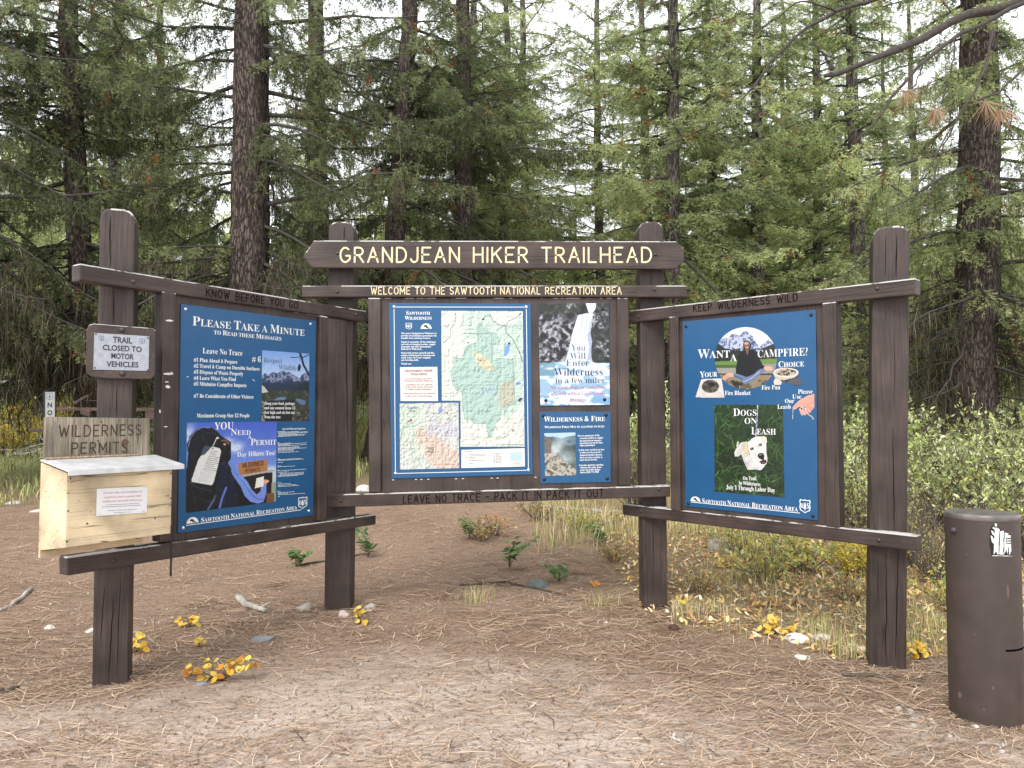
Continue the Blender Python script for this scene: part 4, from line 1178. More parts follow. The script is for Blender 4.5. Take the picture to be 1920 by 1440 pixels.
# ------------------------------------------------------------------ TRAIL CLOSED TO MOTOR VEHICLES
MV = Plane(*(LW.p[:2]), *LW.u[:2])
mvp = posts[0][1]
root = thing('motor_vehicle_sign', mvp.P(228, 660, .02), 'small grey metal sign on a brown board bolted to the leftmost post', 'sign')
th = .035
out = [(167, 609), (176, 606.5), (250, 612.5), (285, 615), (292, 620), (291, 703), (283, 711), (200, 709.5), (170, 706), (161.5, 698), (162, 620)]
m = MB(); m.prism(np.array([mvp.P(x, y, th + .004) for x, y in out]), -mvp.n * th)
bd = m.build('backboard', M['beam_l'], root, bevel=.004)
tp = th + .0043
pq = [(176.8, 624), (280, 630.5), (278.5, 695.5), (174.8, 693)]
m = MB(); m.prism(np.array([mvp.P(x, y, tp + .003) for x, y in pq]), -mvp.n * .003)
pm = plain('grey_sign_sheet', (.25, .265, .30), .45, .1, noise=.12, scale=40)
pt_ = m.build('plate', pm, root, bevel=.0008)
mb = MB()
for t, a, b, h in (('TRAIL', (211.5, 641.7), (247.5, 644), 10.5), ('CLOSED TO', (192.5, 656), (265.5, 660), 9.8), ('MOTOR', (208.5, 671.8), (250.5, 674), 9.8), ('VEHICLES', (199.5, 686.8), (259.5, 688.8), 9.6)):
    put_text(mb, mvp, t, a, b, h, style='sans', base=tp + .003, off=.022)
mb.build('lettering', M['black'], pt_)
shield(mvp, pt_, tp + .003, 190, 634.5, 4.6, 5, fg='navy', bg=None or 'white', slope=.05) if False else None
for cx, cy in ((190, 634.6), (266.5, 639.8)):
    mb = MB(); sq = [(-1, -1), (1, -.9), (1, .7), (0, 1.05), (-1, .6)]
    for i in range(5):
        p, q = sq[i], sq[(i + 1) % 5]; line(mb, mvp, (cx + p[0] * 4.4, cy + p[1] * 4.6), (cx + q[0] * 4.4, cy + q[1] * 4.6), .8, .0009, tp + .003)
    poly(mb, mvp, [(cx, cy - 3), (cx + 1.8, cy + 1.4), (cx + .5, cy + 1.4), (cx + .5, cy + 3), (cx - .5, cy + 3), (cx - .5, cy + 1.4), (cx - 1.8, cy + 1.4)], .0009, tp + .003)
    mb.build('shield_emblem', M['slate'], pt_)
for x, y in ((228.5, 618.5), (229.5, 700.5)):
    m = MB(); m.dome(mvp.P(x, y, tp - .001), mvp.n, .017, .014); m.build('bolt', M['ironbolt'], root, smooth=True)
for x, y in ((179.8, 626.2), (277.5, 633.6), (178, 689.8), (277, 693.6)):
    m = MB(); m.dome(mvp.P(x, y, tp + .0025), mvp.n, .005, .004, 8, 2); m.build('screw', M['blackscrew'], root, smooth=True)

# ------------------------------------------------------------------ WILDERNESS PERMITS box
y0 = 3.92
BX = Plane(depth_y(126, y0), y0, LW.u[0], LW.u[1])
BXB = Plane(*(BX.p - BX.n * .245)[:2], LW.u[0], LW.u[1])
ply = wood('pale_plywood', (.51, .405, .265), BX.u, dark=.12, rough=.6, grain=.5)
grey = wood('weathered_board', (.255, .215, .16), (0, 0, 1), dark=.7, rough=.85, chips=.20, chipcol=(.15, .145, .14))
root = thing('permit_box', BX.P(222, 1008), 'pale plywood box with a sloping metal lid under a weathered board carved Wilderness Permits', 'permit box')
fq = [BX.P(126, 889), BX.P(323.5, 886), BX.P(320, 1008), BX.P(122.3, 1027)]
z_top = fq[0][2] + .005; z_bot = BX.P(122.3, 1027)[2]
wL = fq[3]; wid = np.linalg.norm((fq[2] - fq[3])[:2]); u, n_ = BX.u, BX.n
o_ = np.array((fq[3][0], fq[3][1], 0.))
D, tk, hf = .245, .016, z_top - z_bot
hb = BX.P(83, 862)[2] * 0 + Plane(*(BX.p - BX.n * .245)[:2], LW.u[0], LW.u[1]).P(83, 862)[2] - z_bot - .018
def side(x):
    b = o_ + u * x
    m = MB()
    prof = np.array([b + np.array((0, 0, z_bot)), b - n_ * D + np.array((0, 0, z_bot - .035)), b - n_ * D + np.array((0, 0, z_bot + hb)), b + np.array((0, 0, z_bot + hf))])
    m.prism(prof, u * tk); return m.build('side_panel', ply, root, bevel=.0015)
side(0.0); side(wid - tk)
m = MB(); m.prism(np.array([o_ + u * tk + np.array((0, 0, z_bot)) - n_ * .002, o_ + u * (wid - tk) + np.array((0, 0, z_bot)) - n_ * .002, o_ + u * (wid - tk) + np.array((0, 0, z_top)) - n_ * .002, o_ + u * tk + np.array((0, 0, z_top)) - n_ * .002]), -n_ * tk)
front = m.build('front_panel', ply, root, bevel=.0015)
m = MB(); m.prism(np.array([o_ + u * tk - n_ * .02 + np.array((0, 0, z_bot + .004)), o_ + u * (wid - tk) - n_ * .02 + np.array((0, 0, z_bot + .004)), o_ + u * (wid - tk) - n_ * (D - .02) + np.array((0, 0, z_bot - .016)), o_ + u * tk - n_ * (D - .02) + np.array((0, 0, z_bot - .016))]), np.array((0, 0, .015)))
m.build('base_panel', ply, root)
m = MB(); b = o_ - n_ * (D + .001); m.prism(np.array([b + np.array((0, 0, z_bot - .075)), b + u * wid * .98 + np.array((0, 0, z_bot - .075)), b + u * wid * .98 + np.array((0, 0, z_bot + hb)), b + np.array((0, 0, z_bot + hb))]), -n_ * .018)
m.build('back_panel', ply, root, bevel=.001)
# metal lid: sloping sheet with a folded front lip, overhanging the right end
lm = plain('worn_galvanised_sheet', (.47, .475, .475), .45, .25, noise=.16, scale=14)
zf = z_top + .006; zb = z_bot + hb + .012
e0, e1 = o_ - u * .012, o_ + u * (wid + .055)
pr = [(.03, zf - .018), (.03, zf), (-D - .002, zb), (-D - .002, zb + .008), (.034, zf + .009), (.036, zf - .018)]
m = MB(); m.prism(np.array([e0 + n_ * a + np.array((0, 0, z)) for a, z in pr]), (e1 - e0))
lid = m.build('lid', lm, root, bevel=.0015)
m = MB(); m.tube([e0 + u * .02 - n_ * (D - .012) + np.array((0, 0, zb + .012)), e1 - u * .1 - n_ * (D - .012) + np.array((0, 0, zb + .012))], .006, 8)
m.build('hinge', plain('rusty_hinge', (.30, .20, .13), .7, noise=.4, scale=60), lid)
# the carved board standing behind the lid
BK = Plane(*(BX.p - BX.n * (D - .004))[:2], LW.u[0], LW.u[1])
m = MB(); m.prism(np.array([BK.P(x, y, 0) for x, y in [(86.5, 783), (92, 781.5), (281, 784.5), (280.5, 858), (84, 863)]]), -BK.n * .024)
sb = m.build('name_board', grey, root, bevel=.002)
mb = MB(); put_routed(mb, BK, 'WILDERNESS', (111, 819), (264, 815.5), 21, wid=.115, gap=.32, rng=rngk, wob=.008)
put_routed(mb, BK, 'PERMITS', (135, 850.5), (238, 848), 20, wid=.125, gap=.34, rng=rngk, wob=.008)
mb.build('lettering', M['carved2'], sb)
mb = MB()
for x, y in ((190, 791), (184, 826)):
    mb = MB(); mb.dome(BK.P(x, y, 0), BK.n, .006, .003, 8, 2); mb.build('nail', M['ironbolt'], sb)
m = MB(); m.tube([BK.P(235, 829, 0), BK.P(235, 829, .016)], .019, 6); m.build('hex_nut', plain('rusty_nut', (.07, .035, .022), .8), sb)
# the notice on the front
mb = MB(); poly(mb, BX, [(181.5, 916.7), (276.7, 911.7), (275.3, 961), (180, 967.8)], .0005)
nt = mb.build('paper_notice', plain('white_paper', (.60, .60, .61), .6), front)
mb = MB()
for y, t, x0, x1 in ((925.8, 'All users (day and overnight) are', 193, 266.5), (934.2, 'required to have a permit while', 194.5, 265.5), (941.8, 'visiting the Sawtooth Wilderness', 191.5, 267)):
    put_text(mb, BX, t, (x0, y), (x1, y - 3.2), 3.6, base=.0005, off=.008)
mb.build('lettering', M['pinkpale'], nt)
mb = MB()
for x0, x1, y, h in ((198, 261, 946.5, .8), (191, 265, 950.5, .8), (202, 256, 957, .7), (213, 246, 961, .6)): dashes(mb, BX, x0, x1, y, .0005, rp, h, -.05)
mb.build('small_print', M['slate'], nt)
mb = MB()
for x, y in ((190, 919.5), (230, 917), (272, 914.3), (187, 964.8), (229, 962), (269, 959)):
    mb = MB(); line(mb, BX, (x - 2.6, y), (x + 2.6, y - .3), 1, .0009); mb.build('staple', M['steel'], nt)
mb = MB()
for x, y in ((132, 897), (127.5, 958), (163.5, 981.7), (291, 971.5), (125.5, 1016.5), (320.5, 888), (319.5, 934)):
    mb = MB(); mb.dome(BX.P(x, y, -.001), BX.n, .0055, .003, 8, 2); mb.build('screw', M['ironbolt'], front)
mb = MB()   # knots and dark streaks in the plywood
for x, y, w, h in ((196, 1015.5, 10, 1.3), (258, 1009.5, 8, 1.3), (316, 929.5, 5, 1.2), (170, 960, .8, 2), (148, 939, 3, .5), (255, 1000, .6, 1.2), (318, 996, 2, .8)):
    poly(mb, BX, [(x - w, y + .6), (x - w * .3, y - h), (x + w * .6, y - h * .6), (x + w, y - .2), (x + w * .2, y + h)], -.0014)
mb.build('knot', plain('plywood_knot', (.12, .075, .04), .7), front)
m = MB(); pts = [BX.P(321.5, 985, .004), BX.P(321, 1030, .003), BX.P(320, 1080, .003)]; m.tube(pts, [.004, .005, .006], 6)
m.build('latch_rod', M['blackscrew'], root)

# ------------------------------------------------------------------ steel fee tube
by = 4.04
bt = at(1840, 960, by); bb = at(1850, 1385, by)
zt = bt[2]; zg = -.055
bx0 = bb[0] + .003; bxt = bt[0]
root = thing('fee_tube', (bx0, by, zg), 'thick brown steel tube standing upright at the right, with a black and white tree sticker', 'bollard')
tm = plain('brown_tube_paint', (.046, .033, .029), .5, .0, noise=.18, scale=9)
axis = np.array((bxt - bx0, 0, zt - zg)); axis /= np.linalg.norm(axis)
RB = .17
def cyl_pt(th, f, r=RB):
    """angle from the camera-facing side, fraction of the height"""
    c = np.array((bx0, by, zg)) + np.array((bxt - bx0, 0, zt - zg)) * f
    return c + np.array((math.sin(th) * r, -math.cos(th) * r, 0))
N = 64
fr_ = [-.12, 0, .08, .3, .362, .372, .6, .9, .985]
ring_v, fs = [], []
for k, f in enumerate(fr_):
    for j in range(N):
        th = 2 * math.pi * j / N
        ring_v.append(cyl_pt(th, f))
for k in range(len(fr_) - 1):
    for j in range(N):
        th = 2 * math.pi * (j + .5) / N; th = th - 2 * math.pi if th > math.pi else th
        if fr_[k] == .362 and -.02 < th < 1.25: continue          # the payment slot
        fs.append((k * N + j, k * N + (j + 1) % N, (k + 1) * N + (j + 1) % N, (k + 1) * N + j))
m = MB(); m.add(ring_v, fs); body = m.build('tube', tm, root, smooth=True)
m = MB(); m.tube([cyl_pt(0, .33, 0), cyl_pt(0, .42, 0)], RB - .02, 32); m.build('slot_recess', M['carved'], body)
# cap plate: dull worn disc with a rounded rim
cv, cf = [], []
prof = [(RB + .002, .972), (RB + .004, .976), (RB + .004, .994), (RB + .001, .9985), (RB - .006, 1.0), (.10, 1.0005), (.0, 1.0005)]
for r_, f in prof:
    for j in range(N): cv.append(cyl_pt(2 * math.pi * j / N, f, r_))
for k in range(len(prof) - 1):
    for j in range(N): cf.append((k * N + j, k * N + (j + 1) % N, (k + 1) * N + (j + 1) % N, (k + 1) * N + j))
m = MB(); m.add(cv, cf); m.build('cap', plain('worn_cap_paint', (.135, .118, .112), .36, .3, noise=.35, scale=16), root, smooth=True)
m = MB(); m.dome(cyl_pt(-1.35, .915), np.array((-.95, -.3, 0)), .018, .02); m.build('lock', M['ironbolt'], root, smooth=True)
class Tube:
    def P(s, px, py, off=0.):
        d = ray(px, py); r = RB + off
        # the tube leans very little: treat it as an upright cylinder at the hit height
        z = zt
        for _ in range(4):
            f = (z - zg) / (zt - zg); cx = bx0 + (bxt - bx0) * f
            a = d[0] ** 2 + d[1] ** 2; b = -2 * (d[0] * cx + d[1] * by); c = cx * cx + by * by - r * r
            t = (-b - math.sqrt(max(0, b * b - 4 * a * c))) / (2 * a); z = CAM_H + d[2] * t
        return _C + d * t
    n = np.array((0., -1, 0)); v = np.array((0, 0, 1.)); wrap = True
TB = Tube()
def grid_sheet(name, pl, quad, off, mt, parent, nn=10):
    tl, tr, br, bl = [np.array(q, float) for q in quad]
    V, Fs = [], []
    for j in range(nn + 1):
        for i in range(nn + 1):
            s, t = i / nn, j / nn
            q = (tl * (1 - s) + tr * s) * (1 - t) + (bl * (1 - s) + br * s) * t
            V.append(pl.P(q[0], q[1], off))
    for j in range(nn):
        for i in range(nn): a = j * (nn + 1) + i; Fs.append((a, a + nn + 1, a + nn + 2, a + 1))
    m = MB(); m.add(V, Fs); return m.build(name, mt, parent)
def tree_sticker(px, py):
    X, Y = 1840 + np.asarray(px) / 16, 970 + np.asarray(py) / 16
    return list(zip(X, Y))
blk = [(250, 380), (300, 290), (420, 170), (470, 200), (480, 290), (560, 350), (690, 400), (760, 450), (890, 530), (905, 1010), (890, 1150), (340, 1160), (290, 1110), (285, 940), (245, 930)]
white_ = ([(330, 320), (370, 280), (400, 330), (440, 300), (550, 360), (520, 700), (512, 1120), (490, 1120), (445, 1010), (370, 1120), (385, 800), (320, 740), (280, 540), (330, 570), (385, 680), (400, 560), (330, 500), (290, 390), (350, 410), (400, 500), (405, 370)],
            [(570, 410), (680, 405), (670, 540), (660, 680), (670, 830), (650, 1000), (680, 1120), (540, 1110), (555, 800)],
            [(705, 450), (815, 490), (800, 540), (880, 540), (885, 575), (740, 585), (740, 790), (890, 800), (905, 1000), (840, 1140), (830, 900), (810, 880), (795, 1110), (750, 970), (690, 1110), (690, 800)],
            [(755, 590), (880, 590), (885, 620), (755, 625)], [(755, 655), (890, 660), (890, 690), (755, 690)], [(755, 725), (890, 730), (892, 765), (755, 765)],
            [(330, 1140), (930, 1155), (930, 1175), (330, 1160)], [(405, 180), (470, 190), (465, 270), (400, 270)])
def sticker_pic(X, Y):
    p = Paint(X, Y, (16, 16, 18))
    for q in white_: p.poly(tree_sticker(*zip(*q)), (238, 238, 236))
    p.keep = inside(X, Y, tree_sticker(*zip(*blk))) | inside(X, Y, tree_sticker(*zip(*white_[-2])))
    return p
picture('sticker', TB, [(1854, 979), (1900, 979), (1900, 1046), (1854, 1046)], 92, 134, sticker_pic, body, lift=.0009, label='torn black and white sticker of tree trunks')
mb = MB()
for x, y, w, h in ((1800, 1303, 3.5, 7), (1890, 1108, 2.2, 14), (1790, 1115, 1, 4), (1862, 1290, 2, 4), (1812, 1040, 1, 3), (1828, 1190, 1.2, 2.5), (1845, 1330, 2.2, 2)):
    poly(mb, TB, [(x - w, y - h * .4), (x - w * .2, y - h), (x + w, y - h * .2), (x + w * .5, y + h), (x - w * .6, y + h * .7)], .0007)
mb.build('scuff', plain('tube_scuff', (.11, .08, .065), .7), body)

# ------------------------------------------------------------------ marker post beside the trail
my = 6.6
root = thing('marker_post', at(93, 900, my), 'thin black and white marker post with the word NO, half hidden by the permit board', 'marker post')
MP = Plane(at(93, 800, my)[0], my, 1, .1)
m = MB(); m.prism(np.array([MP.P(x, y, 0) for x, y in ((81.5, 734), (104.5, 733.5), (104.5, 905), (81.5, 905))]), -MP.n * .012); m.build('strip', M['black'], root, bevel=.002)
mb = MB(); poly(mb, MP, [(85, 735.5), (102.5, 735.2), (102.5, 860), (85, 860)], .001); pf = mb.build('face', plain('pale_marker_face', (.27, .27, .26), .5), root)
mb = MB()
put_text(mb, MP, 'N', (89, 763.5), (97.5, 763.5), 8.5, style='sans', base=.001, off=.035); put_text(mb, MP, 'O', (88.5, 778), (98, 778), 8.5, style='sans', base=.001, off=.035); put_text(mb, MP, 'C', (89, 791), (98, 791), 8, style='sans', base=.001, off=.035)
mb.build('lettering', M['black'], pf); shield(MP, pf, .001, 93, 743, 6, 5, fg='slate', bg='white') if False else None
mb = MB()
for p, q in (((87.5, 737.5), (98, 737.5)), ((98, 737.5), (99, 747)), ((99, 747), (93, 749.5)), ((93, 749.5), (86.8, 747)), ((86.8, 747), (87.5, 737.5))): line(mb, MP, p, q, .9, .001, .001)
poly(mb, MP, [(93, 739), (95.5, 745), (93.6, 745), (93.6, 748), (92.4, 748), (92.4, 745), (90.5, 745)], .001, .001)
mb.build('shield_emblem', M['slate'], pf)
# ------------------------------------------------------------------ the ground
def smooth(a, b, x):
    t = np.clip((np.asarray(x, float) - a) / (b - a), 0, 1); return t * t * (3 - 2 * t)
def terrain(x, y, fine=True):
    x, y = np.asarray(x, float), np.asarray(y, float)
    z = -.055 * (1 - smooth(5.0, 6.0, y))
    d = np.maximum(0, y - 7.2)
    z = z + .085 * d - .0006 * np.minimum(d, 60) ** 2 * 0
    z = z + np.maximum(0, y - 52) * .11 * smooth(52, 75, y)
    z = z + .25 * (vnoise(x + 100, y + 100, 9., 3, 2) - .5) * smooth(7, 14, y)
    if fine:
        z = z + .05 * (vnoise(x + 50, y + 50, 1.1, 5, 3) - .5) * smooth(2, 6.5, y) + .018 * (vnoise(x + 50, y + 50, .35, 6, 3) - .5)
    return z

def ground_sheet():
    # rows close together near the camera, wide apart far away
    ys = np.concatenate([np.linspace(-6, 1.6, 16), np.linspace(1.75, 12, 150), np.linspace(12.3, 50, 70), np.geomspace(51, 420, 34)])
    us = np.linspace(-1, 1, 200)
    hw = np.maximum(9., np.abs(ys) * 1.0 + 5)
    X = us[None, :] * hw[:, None]; Y = np.repeat(ys[:, None], 200, 1)
    V = np.stack([X, Y, terrain(X, Y)], -1).reshape(-1, 3)
    i = np.arange(V.shape[0]).reshape(len(ys), 200)
    q = np.stack([i[:-1, :-1], i[:-1, 1:], i[1:, 1:], i[1:, :-1]], -1).reshape(-1, 4)
    m, n, l, b = mat('forest_floor')
    tc = n.new('ShaderNodeTexCoord'); P = tc.outputs['Object']
    def noise(s, d=6, r=.6):
        t = n.new('ShaderNodeTexNoise'); t.inputs['Scale'].default_value = s; t.inputs['Detail'].default_value = d; t.inputs['Roughness'].default_value = r
        l.new(P, t.inputs['Vector']); return t.outputs[0]
    def ramp(f, stops):
        r = n.new('ShaderNodeValToRGB'); e = r.color_ramp.elements
        e[0].position, e[0].color = stops[0][0], (*stops[0][1], 1); e[1].position, e[1].color = stops[-1][0], (*stops[-1][1], 1)
        for p, c in stops[1:-1]: x = e.new(p); x.color = (*c, 1)
        l.new(f, r.inputs[0]); return r.outputs[0]
    def mix(f, a, c, mode='MIX'):
        x = n.new('ShaderNodeMixRGB'); x.blend_type = mode
        if isinstance(f, (int, float)): x.inputs[0].default_value = f
        else: l.new(f, x.inputs[0])
        l.new(a, x.inputs[1]); l.new(c, x.inputs[2]); return x.outputs[0]
    duff = ramp(noise(55, 8, .75), [(.30, (.115, .074, .050)), (.46, (.215, .145, .102)), (.58, (.30, .212, .155)), (.74, (.41, .312, .235))])
    grit = ramp(noise(120, 6, .8), [(.30, (.34, .262, .216)), (.46, (.50, .408, .350)), (.60, (.60, .515, .450)), (.72, (.68, .625, .57))])
    dry = ramp(noise(38, 8, .75), [(.28, (.096, .064, .036)), (.5, (.240, .180, .092)), (.72, (.368, .296, .168))])
    green = ramp(noise(24, 8, .7), [(.28, (.047, .055, .019)), (.5, (.128, .145, .051)), (.72, (.238, .230, .093))])
    sx = n.new('ShaderNodeSeparateXYZ'); l.new(P, sx.inputs[0])
    def math_(op, a, b_, clamp=False):
        x = n.new('ShaderNodeMath'); x.operation = op; x.use_clamp = clamp
        for k, v in ((0, a), (1, b_)):
            if isinstance(v, (int, float)): x.inputs[k].default_value = v
            else: l.new(v, x.inputs[k])
        return x.outputs[0]
    def rng_(v, a, b_):
        x = n.new('ShaderNodeMapRange'); x.interpolation_type = 'SMOOTHSTEP'; x.inputs['From Min'].default_value = a; x.inputs['From Max'].default_value = b_
        l.new(v, x.inputs[0]); return x.outputs[0]
    wob = math_('MULTIPLY', math_('SUBTRACT', noise(.9, 5), .5), 2.6)
    px, py = math_('ADD', sx.outputs['X'], wob), math_('ADD', sx.outputs['Y'], wob)
    # trodden grit in front of the stand: y below about 4.6
    path = math_('SUBTRACT', 1.0, rng_(math_('ADD', py, math_('MULTIPLY', math_('ABSOLUTE', math_('ADD', px, .5), 0), .42)), 4.1, 5.7))
    c = mix(math_('MULTIPLY', path, .85), duff, grit)
    # dry grass to the right and behind; green further off at the left
    dm = math_('MULTIPLY', rng_(math_('ADD', px, math_('MULTIPLY', py, .12)), 1.3, 2.4), rng_(py, 4.9, 5.8))
    c = mix(math_('MULTIPLY', dm, .8), c, dry)
    gm = rng_(py, 10.5, 14.5)
    c = mix(math_('MULTIPLY', gm, .9), c, green)
    l.new(c, b.inputs['Base Color'])
    b.inputs['Roughness'].default_value = .92; b.inputs['Specular IOR Level'].default_value = .15
    h = math_('ADD', noise(60, 8, .8), math_('MULTIPLY', noise(14, 5), 1.5))
    bu = n.new('ShaderNodeBump'); bu.inputs['Strength'].default_value = .8; bu.inputs['Distance'].default_value = .018
    l.new(h, bu.inputs['Height']); l.new(bu.outputs[0], b.inputs['Normal'])
    o = link('ground', fast_mesh('ground', V, q, m, smooth=True, quads=True))
    tag(o, 'brown needle-strewn ground rising to wooded slopes', None, None, 'structure')
ground_sheet()

# ------------------------------------------------------------------ fallen needles, chips and pebbles
M['needle'] = attr_mat('fallen_needle', .7, .2)
M['leaf'] = attr_mat('leaf', .5, .3, .35)
M['grass'] = attr_mat('grass_blade', .6, .2, .25)
def ribbons(name, p, ang, L, W, bend, pitch, col, mt, kind='stuff', label=None, z0=.004):
    """curved flat ribbons lying about: p (n,2), three cross-sections each"""
    n = len(p)
    t = np.array((-.5, -.17, .17, .5))
    d = np.stack([np.cos(ang), np.sin(ang)], 1); s = np.stack([-d[:, 1], d[:, 0]], 1)
    c = p[:, None, :] + d[:, None, :] * (t[None, :, None] * L[:, None, None]) + s[:, None, :] * ((t ** 2)[None, :, None] * (bend * L)[:, None, None] * 4)
    z = terrain(c[..., 0], c[..., 1]) + z0[:, None] + t[None, :] * (pitch * L)[:, None]
    z = np.maximum(z, terrain(c[..., 0], c[..., 1]) + .002)
    w = W[:, None] / 2 * np.array((.55, 1, 1, .4))[None, :]
    a = np.concatenate([c + s[:, None, :] * w[..., None], z[..., None]], -1); b = np.concatenate([c - s[:, None, :] * w[..., None], z[..., None] + .0006], -1)
    V = np.stack([a, b], 2).reshape(-1, 3)                # n,4,2
    i0 = np.arange(n)[:, None] * 8 + np.array((0, 2, 4))[None, :]
    q = np.stack([i0, i0 + 1, i0 + 3, i0 + 2], -1).reshape(-1, 4)
    o = link(name, fast_mesh(name, V, q, mt, np.repeat(col, 8, 0), quads=True))
    return tag(o, label, None, None, kind)
rg = np.random.default_rng(21)
def wedge(n, y0, y1, margin=.3, power=1.0):
    """points in the part of the ground the photograph takes in, denser near the camera"""
    u = rg.random(n)
    y = (y0 ** (1 - power) + u * (y1 ** (1 - power) - y0 ** (1 - power))) ** (1 / (1 - power)) if power != 1 else y0 * (y1 / y0) ** u
    x = (rg.random(n) * 2 - 1) * (y * .68 + margin)
    return np.stack([x, y], 1)
n = 105000
p = wedge(n, 2.3, 12., power=.9)
patch = vnoise(p[:, 0] + 30, p[:, 1] + 30, .8, 9, 3)
path = 1 - smooth(4.0, 5.6, p[:, 1] + .42 * np.abs(p[:, 0] + .5) + (patch - .5) * 2)
keep = rg.random(n) < np.clip(.25 + 1.5 * (patch - .35), .12, 1) * (1 - .45 * path * (p[:, 0] < .4))
keep &= ~((p[:, 1] > 6.2) & (p[:, 0] > 1.4))
p = p[keep]
feet = [(-2.30, 4.50), (-1.38, 6.05), (1.14, 6.05), (2.35, 4.80), (2.49, 4.0)]
p = np.vstack([p] + [np.array(f) + (rg.uniform(.10, .36, (700, 1)) ** 1.0) * (lambda a: np.stack([np.cos(a), np.sin(a)], 1))(rg.uniform(0, 6.28, 700)) for f in feet]
              + [np.array((rg.uniform(-3, 3), rg.uniform(2.6, 7.5))) + rg.normal(0, rg.uniform(.05, .2), (rg.integers(30, 160), 2)) for _ in range(90)])
n = len(p)
pal = np.array([(.48, .33, .225), (.40, .265, .175), (.55, .41, .285), (.29, .19, .125), (.60, .48, .35), (.36, .26, .185)])
col = np.minimum(.8, pal[rg.integers(0, 6, n)] * rg.uniform(.7, 1.25, (n, 1)))
ribbons('pine_needle_litter', p, np.where(rg.random(n) < .7, rg.normal(.05, .45, n), rg.uniform(0, 6.28, n)), rg.uniform(.09, .22, n), rg.uniform(.0020, .0038, n), rg.normal(0, .07, n), rg.normal(0, .06, n), col, M['needle'], label='fallen brown pine needles strewn over the ground', z0=rg.uniform(.002, .016, n))
n = 30000
p = wedge(n, 2.3, 13., power=.9)
pal = np.array([(.085, .055, .04), (.17, .115, .08), (.30, .24, .18), (.42, .38, .33), (.23, .135, .08), (.05, .036, .028)])
col = pal[rg.choice(6, n, p=[.07, .30, .33, .10, .19, .01])] * rg.uniform(.8, 1.2, (n, 1))
ribbons('bark_and_leaf_litter', p, rg.uniform(0, 6.28, n), rg.uniform(.006, .032, n), rg.uniform(.003, .010, n), rg.normal(0, .3, n), rg.normal(0, .35, n), col, M['needle'], label='small chips of bark and dead leaf among the needles', z0=rg.uniform(.002, .012, n))

n = 9000
p = scatter_ = np.stack([rg.uniform(1.0, 7, n), rg.uniform(5.0, 10, n)], 1); p = p[p[:, 1] > 4.9 + .7 * np.maximum(0, 2.2 - p[:, 0])]; n = len(p)
pal = np.array([(.50, .30, .14), (.62, .46, .20), (.40, .22, .10), (.60, .52, .36), (.56, .36, .10)])
ribbons('fallen_leaf_litter', p, rg.uniform(0, 6.28, n), rg.uniform(.02, .06, n), rg.uniform(.010, .030, n), rg.normal(0, .3, n), rg.normal(0, .5, n), pal[rg.integers(0, 5, n)] * rg.uniform(.7, 1.2, (n, 1)), M['needle'], label='dry brown and yellow leaves fallen in the grass', z0=rg.uniform(.004, .05, n))
n = 420
p = wedge(n, 2.4, 10, power=.8)
ribbons('fallen_twig_litter', p, rg.uniform(0, 6.28, n), rg.uniform(.06, .26, n), rg.uniform(.004, .009, n), rg.normal(0, .12, n), rg.normal(0, .08, n), np.array([(.09, .065, .05), (.16, .125, .10), (.25, .21, .18)])[rg.integers(0, 3, n)], M['needle'], label='thin dark broken twigs among the needles', z0=rg.uniform(.008, .02, n))
M['stone'] = attr_mat('pebble_stone', .85, .2, noise=.35, scale=30)
def ico(sub=1):
    bm = bmesh.new(); bmesh.ops.create_icosphere(bm, subdivisions=sub, radius=1)
    v = np.array([x.co for x in bm.verts]); f = np.array([[y.index for y in x.verts] for x in bm.faces]); bm.free(); return v, f
IV, IF = ico(1); IV2, IF2 = ico(3)
n = 110
p = wedge(n, 2.4, 9, power=.7); p = np.vstack([p, np.array((2.15, 3.95)) + rg.normal(0, .16, (40, 2))]); n = len(p)
s = np.minimum(.015, rg.gamma(2.0, .0036, n) + .004)
V = IV[None] * s[:, None, None] * rg.uniform(.65, 1.35, (n, 1, 3)) * np.array((1.2, 1.2, .7)); V += rg.normal(0, .12, V.shape) * s[:, None, None]
V[..., 0] += p[:, :1]; V[..., 1] += p[:, 1:]; V[..., 2] += (terrain(p[:, 0], p[:, 1]) + s * .05)[:, None]
T = (np.arange(n)[:, None, None] * len(IV) + IF[None]).reshape(-1, 3)
col = np.array((.36, .33, .295)) * rg.uniform(.45, 1.25, (n, 1)) * np.array((1, 1, 1)) + rg.normal(0, .008, (n, 3))
tag(link('pebbles', fast_mesh('pebbles', V, T, M['stone'], np.repeat(np.clip(col, .02, 1), len(IV), 0))), 'small pale pebbles lying in the needles', None, None, 'stuff')

